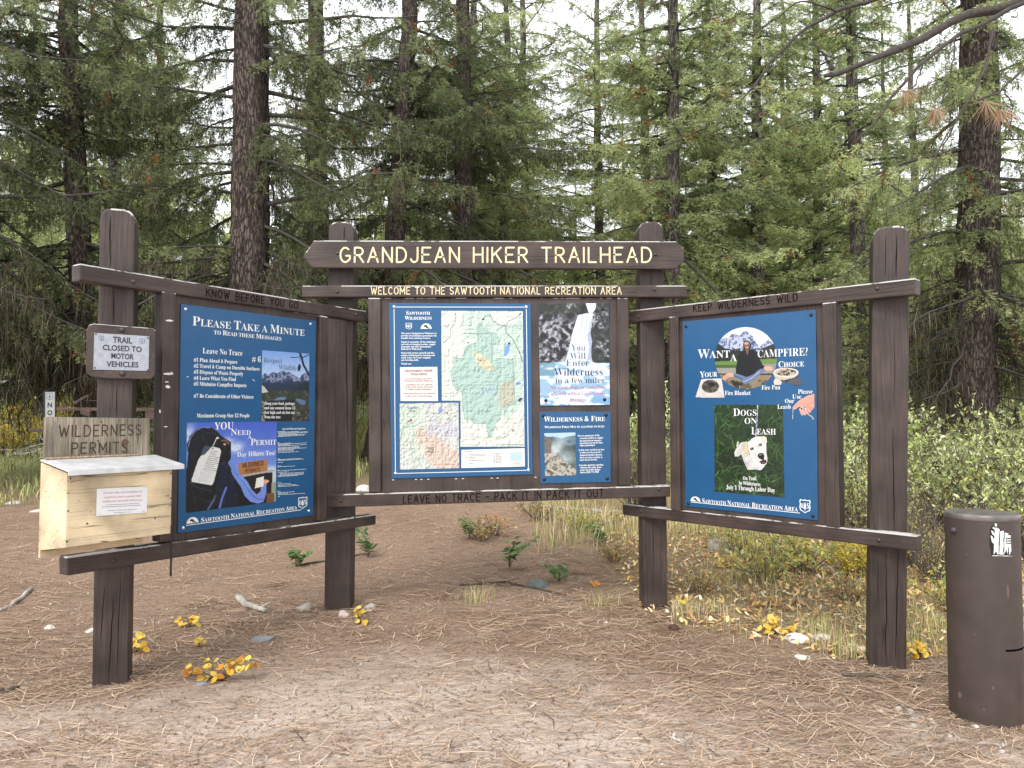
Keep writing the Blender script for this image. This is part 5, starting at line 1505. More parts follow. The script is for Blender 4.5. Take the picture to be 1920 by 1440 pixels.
def on_ground(px, py):
    """where the sight line of a photo pixel meets the ground"""
    d = ray(px, py); lo, hi = .8, 40.
    for _ in range(3):
        t = np.linspace(lo, hi, 160); q = _C + d * t[:, None]
        h = np.where(q[:, 2] <= terrain(q[:, 0], q[:, 1]))[0]
        if not len(h): break
        i = max(1, h[0]); lo, hi = t[i - 1], t[i]
    return _C + d * hi
def rock(px, py, w, h, col, label, flat=1., seed=0, cat='rock'):
    """a stone whose foot meets the ground at a photo pixel; w, h in metres"""
    r = np.random.default_rng(seed + 100); q = on_ground(px, py)
    v = IV2.copy()
    for k in range(9):
        d = r.normal(size=3); d /= np.linalg.norm(d); c = r.uniform(.55, .9); pr = v @ d
        v -= np.maximum(0, pr - c)[:, None] * d * .85
    v += r.normal(0, .015, v.shape)
    v = v * np.array((w / 2, w / 2 * r.uniform(.7, 1), h)) ; v[:, 2] -= h * .25
    q = q + np.array((0, w * .3, 0)); q[2] = terrain(q[0], q[1])
    cc = np.array(col) * (1 + .25 * (r.random((len(v), 1)) - .5))
    o = link('rock', fast_mesh('rock', v, IF2, M['stone'], cc, smooth=False), None, tuple(q)); return tag(o, label, cat)
for a in [(567, 1145, .16, .085, (.30, .26, .22), 'rounded tan rock lying left of the middle bay\'s left post'),
          (489, 1203, .19, .028, (.19, .19, .19), 'flat grey rock half sunk in the needles, below the left bay'),
          (644, 1158, .10, .085, (.36, .30, .27), 'pinkish rounded rock leaning against the foot of the post left of the map'),
          (692, 1142, .12, .05, (.32, .29, .26), 'low tan rock beside the yellow leaves at the post left of the map'),
          (1012, 1100, .28, .10, (.105, .12, .12), 'dark grey rock among the green sprigs under the map'),
          (1500, 1206, .19, .06, (.66, .63, .58), 'white angular rock beside the yellow leaves under the right bay, left of a pair'),
          (1544, 1200, .15, .05, (.50, .48, .45), 'grey and white rock just right of the white angular rock'),
          (1355, 1032, .30, .17, (.34, .31, .28), 'mottled boulder in the dry grass below the right bay'),
          (1612, 1222, .20, .03, (.64, .56, .50), 'flat white slab touching the foot of the rightmost post'),
          (1509, 1236, .12, .025, (.56, .53, .48), 'low pale rock in front of the pair of white rocks'),
          (14, 946, .28, .06, (.42, .40, .37), 'pale rock near the left edge, left of the permit box'),
          (62, 960, .20, .035, (.45, .42, .38), 'small flat pale rock just left of the permit box'),
          (90, 1180, .10, .03, (.46, .43, .38), 'pale rock on the ground left of the leftmost post\'s foot'),
          (166, 1186, .09, .035, (.50, .47, .43), 'white rock touching the left side of the leftmost post'),
          (680, 921, .25, .13, (.52, .50, .47), 'white rock seen in the gap left of the map'),
          (1832, 1364, .055, .02, (.74, .73, .70), 'small white stone at the foot of the steel tube'),
          (375, 1285, .08, .02, (.17, .18, .21), 'bluish flat stone under the large yellow seedling')]:
    rock(*a, seed=int(a[0]))

# ------------------------------------------------------------------ sticks and fallen wood
M['grey_wood'] = wood('bleached_dead_wood', (.40, .37, .33), (1, 0, 0), dark=.35, rough=.85)
M['dark_wood'] = wood('dark_dead_wood', (.085, .065, .052), (1, 0, 0), dark=.45, rough=.85)
def stick(pxs, r0, r1, mt, label, cat='stick', lift=.01, seed=0, twigs=0, name='fallen_stick'):
    r = np.random.default_rng(seed)
    P = np.array([on_ground(*q) for q in pxs]); 
    t = np.linspace(0, 1, 9); tt = np.linspace(0, 1, len(P))
    Q = np.stack([np.interp(t, tt, P[:, k]) for k in range(3)], 1); Q[:, 2] = terrain(Q[:, 0], Q[:, 1]) + lift + r.normal(0, .006, 9); Q[:, :2] += r.normal(0, .006, (9, 2))
    m = MB(); m.tube(Q, np.linspace(r0, r1, 9), 7, rng=r, rough=.12)
    for k in range(twigs):
        i = r.integers(2, 8); d = r.normal(size=3); d[2] = abs(d[2]) * .4; d /= np.linalg.norm(d); m.tube([Q[i], Q[i] + d * .06, Q[i] + d * .12 + np.array((0, 0, .01))], [r1 * .6, r1 * .5, r1 * .3], 5)
    o = m.build(name, mt, None, smooth=True, loc=Q[0]); return tag(o, label, cat)
stick([(448, 1126), (465, 1140), (500, 1150)], .034, .016, M['grey_wood'], 'short grey weathered stick lying below the left bay', lift=.02, seed=1, twigs=2)
stick([(0, 1147), (25, 1135), (57, 1107)], .012, .018, M['grey_wood'], 'bleached stick lying at the left edge of the ground', seed=2)
stick([(1258, 1384), (1282, 1397)], .008, .006, M['grey_wood'], 'tiny pale twig on the trodden ground below the right bay', seed=3, cat='twig', name='fallen_twig')
stick([(1580, 1268), (1660, 1270), (1755, 1282)], .012, .006, M['dark_wood'], 'long dark twig lying in front of the rightmost post', seed=4, cat='twig', name='fallen_twig', twigs=2)
stick([(860, 1098), (950, 1094), (1060, 1118)], .012, .006, M['dark_wood'], 'dark branching twig around the rock under the map', seed=5, cat='twig', name='fallen_twig', twigs=4)
stick([(0, 1300), (38, 1292)], .016, .008, M['dark_wood'], 'dark piece of bark at the left edge of the ground', seed=6, cat='bark', name='fallen_bark')
stick([(560, 1062), (640, 1048), (690, 1040)], .010, .006, M['dark_wood'], 'thin dark stick behind the post left of the map', seed=7, cat='stick')
stick([(1000, 948), (1090, 957), (1180, 962)], .03, .02, M['grey_wood'], 'grey fallen branch seen under the middle bay\'s bottom rail', seed=8, cat='branch', name='fallen_branch', twigs=5)
for px, py, s, lab in ((1263, 1182, .026, 'brown pine cone on the needles below the right post of the middle bay'), ):
    q = on_ground(px, py); v = IV2 * np.array((s * 1.3, s, s)); ph = np.arctan2(IV2[:, 1], IV2[:, 2]); v = v * (1 + .22 * np.sign(np.sin(ph * 7) * np.sin(IV2[:, :1].ravel() * 14)))[:, None]
    o = link('pine_cone', fast_mesh('pine_cone', v, IF2, M['stone'], np.tile(np.array((.07, .04, .028)), (len(v), 1))), None, tuple(q + np.array((0, 0, s * .6)))); tag(o, lab, 'pine cone')

# ------------------------------------------------------------------ leafy seedlings
def leaf_disc(c, nrm, along, L, W, r, fold=.12, n=9):
    """a broad leaf: a fan of n points, cupped a little"""
    nrm = nrm / np.linalg.norm(nrm); along = along - nrm * (along @ nrm); along /= np.linalg.norm(along); sd_ = np.cross(nrm, along)
    v = [c]
    for k in range(n):
        th = 2 * math.pi * k / n
        jj = 1 + r.normal(0, .05); x = .5 - .5 * math.cos(th) * jj; y = .5 * math.sin(th) * (1.05 - .35 * x) * jj
        v.append(c + along * (x - .5) * L + sd_ * y * W + nrm * (abs(y) * fold * W - .08 * L * (x - .5) ** 2) * r.uniform(.6, 1.6))
    f = [(0, 1 + k, 1 + (k + 1) % n) for k in range(n)]
    return v, f
M['stem'] = plain('thin_stem', (.10, .065, .04), .8)
M['yellow_leaf'] = attr_mat('yellow_leaf', .45, .35, .30, noise=.12, scale=60)
def seedling(pxs, leaf, pal, label, height=.06, seed=0, name='yellow_seedling', cat='seedling', group=None, upright=.7, flat=True):
    """low plant: one leaf over each given photo pixel, stems from a common foot"""
    r = np.random.default_rng(seed)
    fx = np.mean([q[0] for q in pxs]); fy = max(q[1] for q in pxs)
    foot = on_ground(fx, fy)
    root = thing(name, foot, label, cat, group)
    m, st = MB(), MB()
    d0 = foot[1]
    for (x, y) in pxs:
        c = at(x, y, d0 + r.normal(0, .03)); g = float(terrain(c[0], c[1])); c[2] = max(c[2], g + .012)
        nrm = np.array((r.normal(0, .35), -.55 + r.normal(0, .3), upright + r.normal(0, .2)))
        al = np.array((r.normal(), r.normal() * .6, r.normal(0, .3)))
        L = leaf * r.uniform(.75, 1.2); v, f = leaf_disc(c, nrm, al, L, L * r.uniform(.72, .95), r)
        col = np.array(pal[r.integers(len(pal))]) * r.uniform(.75, 1.08)
        cv_ = np.tile(col, (len(v), 1)) * r.uniform(.8, 1.05, (len(v), 1)); cv_[0] *= .88
        if r.random() < .35: k_ = r.integers(1, len(v)); cv_[k_] = (.20, .10, .03); cv_[1 + k_ % (len(v) - 1)] = (.32, .17, .04)
        m.add(v, f, cv_)
        mid = (foot + c) / 2 + np.array((0, 0, .01)); st.tube([foot - np.array((0, 0, .01)), mid, c - np.array((0, 0, .003))], [.0022, .0018, .0012], 4)
    m.build('leaves', M['yellow_leaf'], root, color=True); st.build('stem', M['stem'], root)
    return root
Yl = [(.74, .50, .04), (.78, .58, .09), (.70, .42, .035), (.66, .50, .10)]; Ylo = Yl + [(.55, .25, .03), (.45, .18, .03)]
def blob(cx, cy, rx, ry, n, seed):
    r = np.random.default_rng(seed); a = r.uniform(0, 6.28, n); q = np.sqrt(r.uniform(0.02, 1, n)); return list(zip(cx + rx * q * np.cos(a), cy + ry * q * np.sin(a)))
seedling(blob(388, 1255, 46, 24, 26, 1) + blob(456, 1243, 28, 12, 15, 2), .050, Ylo, 'largest yellow-leaved seedling, on the needles right of the leftmost post\'s foot', seed=1)
seedling(blob(262, 1208, 22, 20, 16, 3), .048, Yl, 'yellow seedling touching the right side of the leftmost post', seed=2)
seedling(blob(353, 1166, 22, 12, 13, 4), .045, Yl, 'spreading yellow seedling uppermost of the three under the left bay', seed=3)
seedling(blob(373, 1202, 12, 10, 6, 5), .045, Yl, 'four-leaved yellow seedling between two larger yellow ones under the left bay', seed=4)
seedling(blob(679, 1146, 15, 9, 8, 6) + [(670, 1165), (684, 1169), (676, 1168)], .05, Yl, 'yellow seedling by the foot of the post left of the map', seed=5)
seedling(blob(1442, 1172, 20, 17, 14, 7) + blob(1478, 1182, 18, 9, 9, 8), .05, Yl, 'bright yellow seedling under the right bay beside the white rocks', seed=6)
seedling(blob(1719, 1220, 19, 19, 26, 9), .04, Yl, 'dense yellow plant between the rightmost post and the steel tube', seed=7)
seedling(blob(1366, 1053, 20, 13, 13, 10), .06, Yl, 'yellow seedling in the grass below the mottled boulder under the right bay', seed=8)
seedling(blob(1116, 1096, 8, 8, 6, 11), .045, [(.70, .30, .03), (.62, .22, .03)], 'small orange-leaved sprig left of the post right of the map', seed=9)
seedling(blob(1276, 1126, 13, 7, 8, 12), .04, Yl, 'low yellow sprig at the right of the post between map and right bay', seed=10)
seedling(blob(1437, 1130, 26, 14, 16, 13), .035, [(.55, .26, .06), (.6, .34, .08), (.42, .18, .06)], 'rusty orange sprig in the dry grass above the bright yellow seedling', seed=11)
seedling(blob(930, 985, 40, 22, 34, 14), .045, [(.55, .24, .08), (.62, .40, .10), (.40, .16, .07)], 'orange and rust coloured undergrowth plant behind the map bay', seed=12)
gp = [(.06, .13, .035), (.10, .19, .05), (.16, .24, .08), (.045, .09, .03)]
def grape(px, py, h, n, label, seed):
    """upright sprig with shiny holly-like green leaves in pairs"""
    r = np.random.default_rng(seed); foot = on_ground(px, py); root = thing('green_sprig', foot, label, 'plant'); m, st = MB(), MB()
    for s in range(n):
        az = r.uniform(0, 6.28); lean = r.uniform(.2, .8); H = h * r.uniform(.55, 1.1); P = [foot]
        for k in range(1, 7):
            f = k / 6; P.append(foot + np.array((math.cos(az) * lean * H * f ** 1.3 + r.normal(0, .008), math.sin(az) * lean * H * f ** 1.3, H * f * (1 - .25 * f))))
        st.tube(P, np.linspace(.0045, .002, 7), 5)
        for k in range(2, 7):
            for sd_ in (-1, 1):
                al = np.array((math.cos(az + sd_ * 1.3), math.sin(az + sd_ * 1.3), r.normal(.1, .25))); L = r.uniform(.05, .085)
                v, f = leaf_disc(P[k] + al * L * .55, np.array((r.normal(0, .3), -.3 + r.normal(0, .3), .8)), al, L, L * .55, r); m.add(v, f, np.array(gp[r.integers(4)]) * r.uniform(.8, 1.3))
    m.build('leaves', M['leaf'], root, color=True); st.build('stem', M['stem'], root)
grape(955, 1065, .42, 5, 'green leafy sprig with red-brown stems under the left half of the map', 31)
grape(1048, 1090, .22, 4, 'small green sprig beside the dark rock under the map', 32)
grape(690, 1045, .34, 5, 'green leafy sprig at the right of the post left of the map', 33)
grape(880, 1010, .30, 4, 'green sprig standing under the inset map', 35)
grape(1120, 1020, .25, 4, 'green sprig under the fire poster', 36)
grape(556, 1062, .26, 4, 'green sprig at the left of the post left of the map', 34)

# ------------------------------------------------------------------ grass
def grass(name, pts, hgt, wid, pal, label, lean=.35, seed=0):
    r = np.random.default_rng(seed); n = len(pts); az = r.uniform(0, 6.28, n); H = hgt * r.uniform(.4, 1.25, n); ln = np.abs(r.normal(0, lean, n)) + .08
    base = np.concatenate([pts, terrain(pts[:, 0], pts[:, 1])[:, None] - .01], 1)
    t = np.array((0, .4, .75, 1.)); d = np.stack([np.cos(az), np.sin(az)], 1)
    c = base[:, None, :].repeat(4, 1)
    c[..., :2] += d[:, None, :] * ((t ** 2)[None] * (ln * H)[:, None])[..., None]
    c[..., 2] += t[None] * H[:, None] * (1 - .35 * (t ** 2)[None] * np.minimum(1, ln)[:, None])
    sd_ = np.stack([-d[:, 1], d[:, 0], np.zeros(n)], 1); w = wid * r.uniform(.6, 1.3, n)[:, None] * np.array((1, .9, .6, .08))[None]
    V = np.stack([c + sd_[:, None] * w[..., None] / 2, c - sd_[:, None] * w[..., None] / 2], 2).reshape(-1, 3)
    i0 = np.arange(n)[:, None] * 8 + np.array((0, 2, 4))[None]
    q = np.stack([i0, i0 + 1, i0 + 3, i0 + 2], -1).reshape(-1, 4)
    pal = np.array(pal); col = pal[r.integers(0, len(pal), n)] * r.uniform(.75, 1.25, (n, 1))
    tag(link(name, fast_mesh(name, V, q, M['grass'], np.repeat(col, 8, 0), quads=True)), label, None, None, 'stuff')
def scatter(n, x0, x1, y0, y1, clump=.55, sc_=.7, sd=3):
    p = np.stack([rg.uniform(x0, x1, n * 3), rg.uniform(y0, y1, n * 3)], 1)
    k = vnoise(p[:, 0] + 40, p[:, 1] + 40, sc_, sd, 3); o = np.argsort(-(k + rg.normal(0, 1 - clump, len(k)) * .35)); return p[o[:n]]
tan = [(.62, .51, .31), (.54, .43, .24), (.46, .35, .18), (.68, .60, .42), (.40, .38, .16), (.34, .35, .13)]
grn = [(.26, .31, .10), (.36, .38, .14), (.46, .44, .20), (.20, .24, .08), (.54, .48, .26)]
g1 = scatter(9000, 1.15, 7.5, 5.15, 10.5); g1 = g1[(g1[:, 0] > 1.2 + .25 * (g1[:, 1] - 5.1) * 0) & (g1[:, 1] > 4.9 + .9 * np.maximum(0, 1.9 - g1[:, 0]))]
grass('dry_grass', g1, .15, .005, tan + [(.40, .40, .14), (.46, .28, .10)], 'dry tan grass around the right bay', seed=1)
g2 = scatter(9000, .2, 9, 8, 16); grass('yellowing_grass', g2, .30, .009, tan[:4] + grn, 'yellowing grass behind the stand', seed=2)
g3 = scatter(13000, -14, -2.5, 10.5, 24); grass('green_grass', g3, .22, .016, grn, 'short green grass beyond the rail fence at the left', seed=3)
g4 = scatter(6500, -4, 16, 14, 26); grass('meadow_grass', g4, .35, .018, grn + tan[:2], 'pale meadow grass under the trees behind', seed=4)
g5 = np.vstack([np.array(on_ground(x, y)[:2]) + rg.normal(0, s, (k, 2)) for x, y, s, k in ((888, 1130, .05, 60), (1130, 1135, .06, 40), (1285, 1158, .08, 90), (1530, 1190, .10, 150), (1590, 1228, .09, 160), (1350, 1150, .05, 60), (1430, 1090, .2, 220), (910, 1120, .05, 30), (1690, 1215, .12, 160), (1740, 1180, .2, 300))])
grass('grass_tufts', g5, .17, .004, grn[:3] + tan[:2], 'thin green and tan grass tufts at the edge of the path', seed=5)
# ------------------------------------------------------------------ conifers
def bark_mat(name, c0, c1, c2, sx=9., lichen=.0):
    m, n, l, b = mat(name)
    tc = n.new('ShaderNodeTexCoord'); mp = n.new('ShaderNodeMapping'); mp.inputs['Scale'].default_value = (1, 1, .22); l.new(tc.outputs['Object'], mp.inputs['Vector'])
    v = n.new('ShaderNodeTexVoronoi'); v.feature = 'DISTANCE_TO_EDGE'; v.inputs['Scale'].default_value = sx * 1.6
    nz = n.new('ShaderNodeTexNoise'); nz.inputs['Scale'].default_value = sx * 1.3; nz.inputs['Detail'].default_value = 8; nz.inputs['Roughness'].default_value = .7
    ad = n.new('ShaderNodeVectorMath'); ad.operation = 'MULTIPLY_ADD'; ad.inputs[1].default_value = (.12, .12, .12)
    l.new(mp.outputs[0], nz.inputs['Vector']); l.new(nz.outputs[1], ad.inputs[0]); l.new(mp.outputs[0], ad.inputs[2]); l.new(ad.outputs[0], v.inputs['Vector'])
    mr = n.new('ShaderNodeMapRange'); mr.inputs['From Max'].default_value = .16; l.new(v.outputs['Distance'], mr.inputs[0])
    mu = n.new('ShaderNodeMath'); mu.operation = 'MULTIPLY_ADD'; mu.inputs[1].default_value = .55; mu.use_clamp = True
    sub = n.new('ShaderNodeMath'); sub.operation = 'MULTIPLY_ADD'; sub.inputs[1].default_value = 1.2; sub.inputs[2].default_value = -.35; l.new(nz.outputs[0], sub.inputs[0])
    l.new(mr.outputs[0], mu.inputs[0]); l.new(sub.outputs[0], mu.inputs[2])
    r = n.new('ShaderNodeValToRGB'); e = r.color_ramp.elements; e[0].position = .1; e[0].color = (*c0, 1); e[1].position = .95; e[1].color = (*c2, 1); x = e.new(.5); x.color = (*c1, 1)
    l.new(mu.outputs[0], r.inputs[0]); out = r.outputs[0]
    if lichen:
        ln = n.new('ShaderNodeTexNoise'); ln.inputs['Scale'].default_value = 11; ln.inputs['Detail'].default_value = 8; ln.inputs['Roughness'].default_value = .75; l.new(tc.outputs['Object'], ln.inputs['Vector'])
        lm_ = n.new('ShaderNodeMapRange'); lm_.inputs['From Min'].default_value = .66 - lichen; lm_.inputs['From Max'].default_value = .74 - lichen; l.new(ln.outputs[0], lm_.inputs[0])
        mx = n.new('ShaderNodeMixRGB'); mx.inputs[2].default_value = (.20, .21, .16, 1); l.new(lm_.outputs[0], mx.inputs[0]); l.new(out, mx.inputs[1]); out = mx.outputs[0]
    l.new(out, b.inputs['Base Color']); b.inputs['Roughness'].default_value = .92; b.inputs['Specular IOR Level'].default_value = .15
    bu = n.new('ShaderNodeBump'); bu.inputs['Strength'].default_value = 1; bu.inputs['Distance'].default_value = .03; l.new(mu.outputs[0], bu.inputs['Height']); l.new(bu.outputs[0], b.inputs['Normal'])
    return m
M['bark'] = bark_mat('fir_bark', (.020, .014, .012), (.062, .045, .038), (.135, .108, .093), 15., lichen=.03)
M['bark2'] = bark_mat('grey_spruce_bark', (.03, .024, .02), (.095, .078, .068), (.21, .185, .165), 14., .06)
M['twig'] = plain('conifer_twig', (.046, .038, .033), .9, noise=.4, scale=20)
M['foliage'] = attr_mat('conifer_needles', .5, .35, .48)
M['lichen'] = attr_mat('beard_lichen', .9, .1, .25)

def trunk_mesh(name, H, r0, r, mt, flare=1.0, n=18, bends=.06, top=.1):
    k = max(10, int(H / .35)); z = np.linspace(-.5, H, k)
    rr = r0 * (top + (1 - top) * (1 - np.clip(z, 0, H) / H) ** .85) * (1 + flare * np.exp(-np.clip(z, 0, 9) / .45))
    cx = np.cumsum(r.normal(0, bends, k)) * .25; cy = np.cumsum(r.normal(0, bends, k)) * .25; cx -= np.interp(0, z, cx); cy -= np.interp(0, z, cy)
    th = np.arange(n) * 2 * math.pi / n
    lob = 1 + .05 * np.sin(th * 5 + r.uniform(0, 6))[None] + .16 * flare * np.exp(-np.clip(z, 0, 9) / .35)[:, None] * np.sin(th * 4 + r.uniform(0, 6))[None] + r.normal(0, .022, (k, n))
    V = np.stack([cx[:, None] + rr[:, None] * lob * np.cos(th), cy[:, None] + rr[:, None] * lob * np.sin(th), np.repeat(z[:, None], n, 1)], -1).reshape(-1, 3)
    i = np.arange(k * n).reshape(k, n); j = np.roll(i, -1, 1)
    q = np.stack([i[:-1], j[:-1], j[1:], i[1:]], -1).reshape(-1, 4)
    return fast_mesh(name, V, q, mt, smooth=True, quads=True), (z, cx, cy, rr)

def tubes(P, rad, n=5):
    """many tubes at once: P (m,k,3), rad (m,k)"""
    m, k, _ = P.shape
    t = np.gradient(P, axis=1); t /= np.linalg.norm(t, axis=2, keepdims=True) + 1e-9
    ref = np.where(np.abs(t[..., 2:3]) < .85, np.array((0, 0, 1.)), np.array((1., 0, 0)))
    a = np.cross(t, ref); a /= np.linalg.norm(a, axis=2, keepdims=True) + 1e-9; b = np.cross(t, a)
    th = np.arange(n) * 2 * math.pi / n
    V = P[:, :, None] + rad[:, :, None, None] * (np.cos(th)[None, None, :, None] * a[:, :, None] + np.sin(th)[None, None, :, None] * b[:, :, None])
    i = np.arange(m * k * n).reshape(m, k, n); j = np.roll(i, -1, 2)
    q = np.stack([i[:, :-1], j[:, :-1], j[:, 1:], i[:, 1:]], -1).reshape(-1, 4)
    return V.reshape(-1, 3), q

def conifer_parts(seed, H, r0, zlow, zdead, Lmax, nb, bark='bark', flare=.8, droop=.5, dens=1.0, needle=.050, nw=.0125, step=.011, spray=.05, fill=1.7, hang=.35, lichen=0, dead_n=30, tone=0., bright=1.95, brown=.015, topn=1.0, full=1.0, az_skip=None, trunk_top=.1, prof=.75, zthin=10.5):
    """build the meshes of one conifer at the origin: trunk, branches, foliage, lichen"""
    r = np.random.default_rng(seed)
    tm_, (tz, tx, ty, tr) = trunk_mesh('trunk', H, r0, r, M[bark], flare, top=trunk_top)
    K = 9; s = np.linspace(0, 1, K)
    # --- living boughs
    z = np.sort(zlow + (H - zlow) * r.random(nb) ** .95); keep = (z < zthin) | (r.random(nb) < .35); z = z[keep]; nb = len(z); rel = (z - zlow) / (H - zlow)
    L = Lmax * np.clip((1 - rel) ** prof, .06, 1) * (.62 + .38 * np.minimum(1, rel / .12)) * r.uniform(.42, 1.15, nb)
    az = np.arange(nb) * 2.399 + r.normal(0, .4, nb)
    if az_skip:
        d_ = (az + math.pi / 2 + math.pi) % (2 * math.pi) - math.pi      # 0 = straight at the trail
        az = np.where(np.abs(d_) < az_skip, az + np.sign(d_ + 1e-6) * (az_skip - np.abs(d_)) * 1.5, az)
    pit = np.radians(-14 + 46 * rel + r.normal(0, 13, nb))
    dr = droop * (1 - .7 * rel) * r.uniform(.4, 1.7, nb)
    def boughs(z, L, az, pit, dr, wob):
        m = len(z); h = L[:, None] * s[None] * np.cos(pit)[:, None]
        v = L[:, None] * (s[None] * np.sin(pit)[:, None] - dr[:, None] * s[None] ** 2 * .55 + dr[:, None] * .30 * np.maximum(0, s[None] - .6) ** 2 / .16 * .5)
        aw = az[:, None] + np.cumsum(r.normal(0, wob, (m, K)), 1) * s[None]
        X = np.interp(z, tz, tx)[:, None] + np.cos(aw) * h; Y = np.interp(z, tz, ty)[:, None] + np.sin(aw) * h
        Z = z[:, None] + v + np.cumsum(r.normal(0, .02, (m, K)), 1) * L[:, None] * .25 * s[None]
        return np.stack([X, Y, Z], -1)
    B = boughs(z, L, az, pit, dr, .09)
    rb = (.010 + .011 * L)[:, None] * (1 - .82 * s[None])
    VT, QT = tubes(B, rb, 5); VT = [VT]; QT = [QT]; off = len(VT[0])
    def addt(P, rad, n=4):
        nonlocal off
        v, q = tubes(P, rad, n); VT.append(v); QT.append(q + off); off += len(v)
    # --- branchlets along each bough, alternating sides
    starts, dirs, lens, bid = [], [], [], []
    for i in range(nb):
        m = max(5, int(L[i] / .062 * dens)); f = np.sort(r.uniform(.14, 1.0, m)); P = np.stack([np.interp(f, s, B[i, :, k]) for k in range(3)], 1)
        T = np.stack([np.interp(f, s, np.gradient(B[i, :, k])) for k in range(3)], 1); T /= np.linalg.norm(T, axis=1, keepdims=True)
        sd_ = np.cross(T, (0, 0, 1.)); sd_ /= np.linalg.norm(sd_, axis=1, keepdims=True) + 1e-9
        sgn = np.where(np.arange(m) % 2, 1, -1)[:, None]
        a = np.radians(r.uniform(38, 72, m))[:, None]
        D = T * np.cos(a) + sd_ * sgn * np.sin(a) + np.array((0, 0, -1.)) * (hang * r.uniform(.3, 1.6, (m, 1))) + r.normal(0, .10, (m, 3))
        D /= np.linalg.norm(D, axis=1, keepdims=True)
        l = (.20 + .50 * (1 - f) ** .8 * min(1, L[i] / 1.8)) * r.uniform(.55, 1.35, m) * full
        starts.append(P); dirs.append(D); lens.append(l); bid.append(np.full(m, i))
    S, D, l, bid = np.vstack(starts), np.vstack(dirs), np.concatenate(lens), np.concatenate(bid)
    k4 = np.array((0, .35, .7, 1.))
    BL = S[:, None] + D[:, None] * (k4[None] * l[:, None])[..., None]; BL[..., 2] -= (k4 ** 2)[None] * (l * hang * .45)[:, None]
    addt(BL[:, ::1], (.0042 * (1 - .7 * k4))[None].repeat(len(BL), 0), 3)
    # --- side sprays along each branchlet, then needles along every spray
    ns = np.maximum(2, (l / spray * fill).astype(int)); si = np.repeat(np.arange(len(l)), ns); M_ = len(si)
    f = r.uniform(.05, 1.02, M_)
    SP = S[si] + D[si] * (f * l[si])[:, None]; SP[:, 2] -= f ** 2 * l[si] * hang * .45
    ax = D[si].copy(); ax[:, 2] -= f * hang * .9; ax /= np.linalg.norm(ax, axis=1, keepdims=True)
    rv = r.normal(size=(M_, 3)) * np.array((1, 1, .45)); pr = rv - ax * (rv * ax).sum(1, keepdims=True); pr /= np.linalg.norm(pr, axis=1, keepdims=True) + 1e-9
    SD = ax * .75 + pr * .65 + np.array((0, 0, -.25 * hang)); SD /= np.linalg.norm(SD, axis=1, keepdims=True)
    sl = r.uniform(.05, .15, M_) * (1.15 - .5 * f)
    cnt = np.maximum(3, (sl / step)).astype(int); sidx = np.repeat(np.arange(M_), cnt); idx = si[sidx]; N = len(sidx)
    f = r.random(N); p = SP[sidx] + SD[sidx] * (f * sl[sidx])[:, None]
    ax = SD[sidx]
    rv = r.normal(size=(N, 3)); rv[:, 2] = np.abs(rv[:, 2]) * .55; pr = rv - ax * (rv * ax).sum(1, keepdims=True); pr /= np.linalg.norm(pr, axis=1, keepdims=True) + 1e-9
    nd = ax * .70 + pr * .70; nl = needle * r.uniform(.6, 1.25, N)
    sdv = np.cross(nd, r.normal(size=(N, 3))); sdv /= np.linalg.norm(sdv, axis=1, keepdims=True) + 1e-9
    V = np.stack([p - sdv * nw / 2, p + sdv * nw / 2, p + nd * nl[:, None]], 1).reshape(-1, 3)
    Fm = np.arange(N * 3).reshape(-1, 3)
    u = np.clip(.5 + .26 * r.normal(size=nb)[bid] + .20 * r.normal(size=len(l)), 0, 1)
    dark, mid, lite = [np.array(q) * bright for q in ((.042, .054, .023), (.102, .121, .052), (.190, .208, .098))]
    u = np.clip(u + tone, 0, 1.2)[:, None]
    cb = np.where(u < .5, dark + (mid - dark) * u * 2, mid + (lite - mid) * (u - .5) * 2)
    bw = r.random(len(l)) < brown; cb[bw] = np.array((.26, .125, .045)) * r.uniform(.6, 1.2, (bw.sum(), 1))
    c = cb[idx] * r.uniform(.75, 1.3, (N, 1)) * (1 + .35 * np.maximum(0, f - .6) / .4)[:, None]
    fol = fast_mesh('foliage', V, Fm, M['foliage'], np.repeat(c, 3, 0))
    # --- bare dead boughs lower down
    lic = None
    if dead_n:
        zd = zdead + (zlow * 1.25 - zdead) * r.random(dead_n); Ld = Lmax * r.uniform(.25, .8, dead_n); azd = r.uniform(0, 6.283, dead_n) if not az_skip else -math.pi / 2 + np.where(r.random(dead_n) < .5, -1, 1) * r.uniform(.5, math.pi, dead_n)
        Bd = boughs(zd, Ld, azd, np.radians(r.normal(-8, 14, dead_n)), np.full(dead_n, droop * .9) * r.uniform(.4, 1.5, dead_n), .16)
        addt(Bd, (.007 + .009 * Ld)[:, None] * (1 - .85 * s[None]), 5)
        st, dd, ll = [], [], []
        for i in range(dead_n):
            m = int(6 + Ld[i] * 9); f = r.uniform(.15, 1, m); P = np.stack([np.interp(f, s, Bd[i, :, k]) for k in range(3)], 1)
            T = np.stack([np.interp(f, s, np.gradient(Bd[i, :, k])) for k in range(3)], 1); T /= np.linalg.norm(T, axis=1, keepdims=True)
            d = T * .6 + r.normal(0, .6, (m, 3)) + np.array((0, 0, -.25)); d /= np.linalg.norm(d, axis=1, keepdims=True); st.append(P); dd.append(d); ll.append(r.uniform(.12, .6, m) * np.minimum(1, Ld[i]))
        st, dd, ll = np.vstack(st), np.vstack(dd), np.concatenate(ll)
        BD = st[:, None] + dd[:, None] * (k4[None] * ll[:, None])[..., None] + np.cumsum(r.normal(0, .018, (len(st), 4, 3)), 1); BD[:, 0] = st; BD[..., 2] -= (k4 ** 2)[None] * (ll * .3)[:, None]
        addt(BD, (.0045 * (1 - .7 * k4))[None].repeat(len(BD), 0), 3)
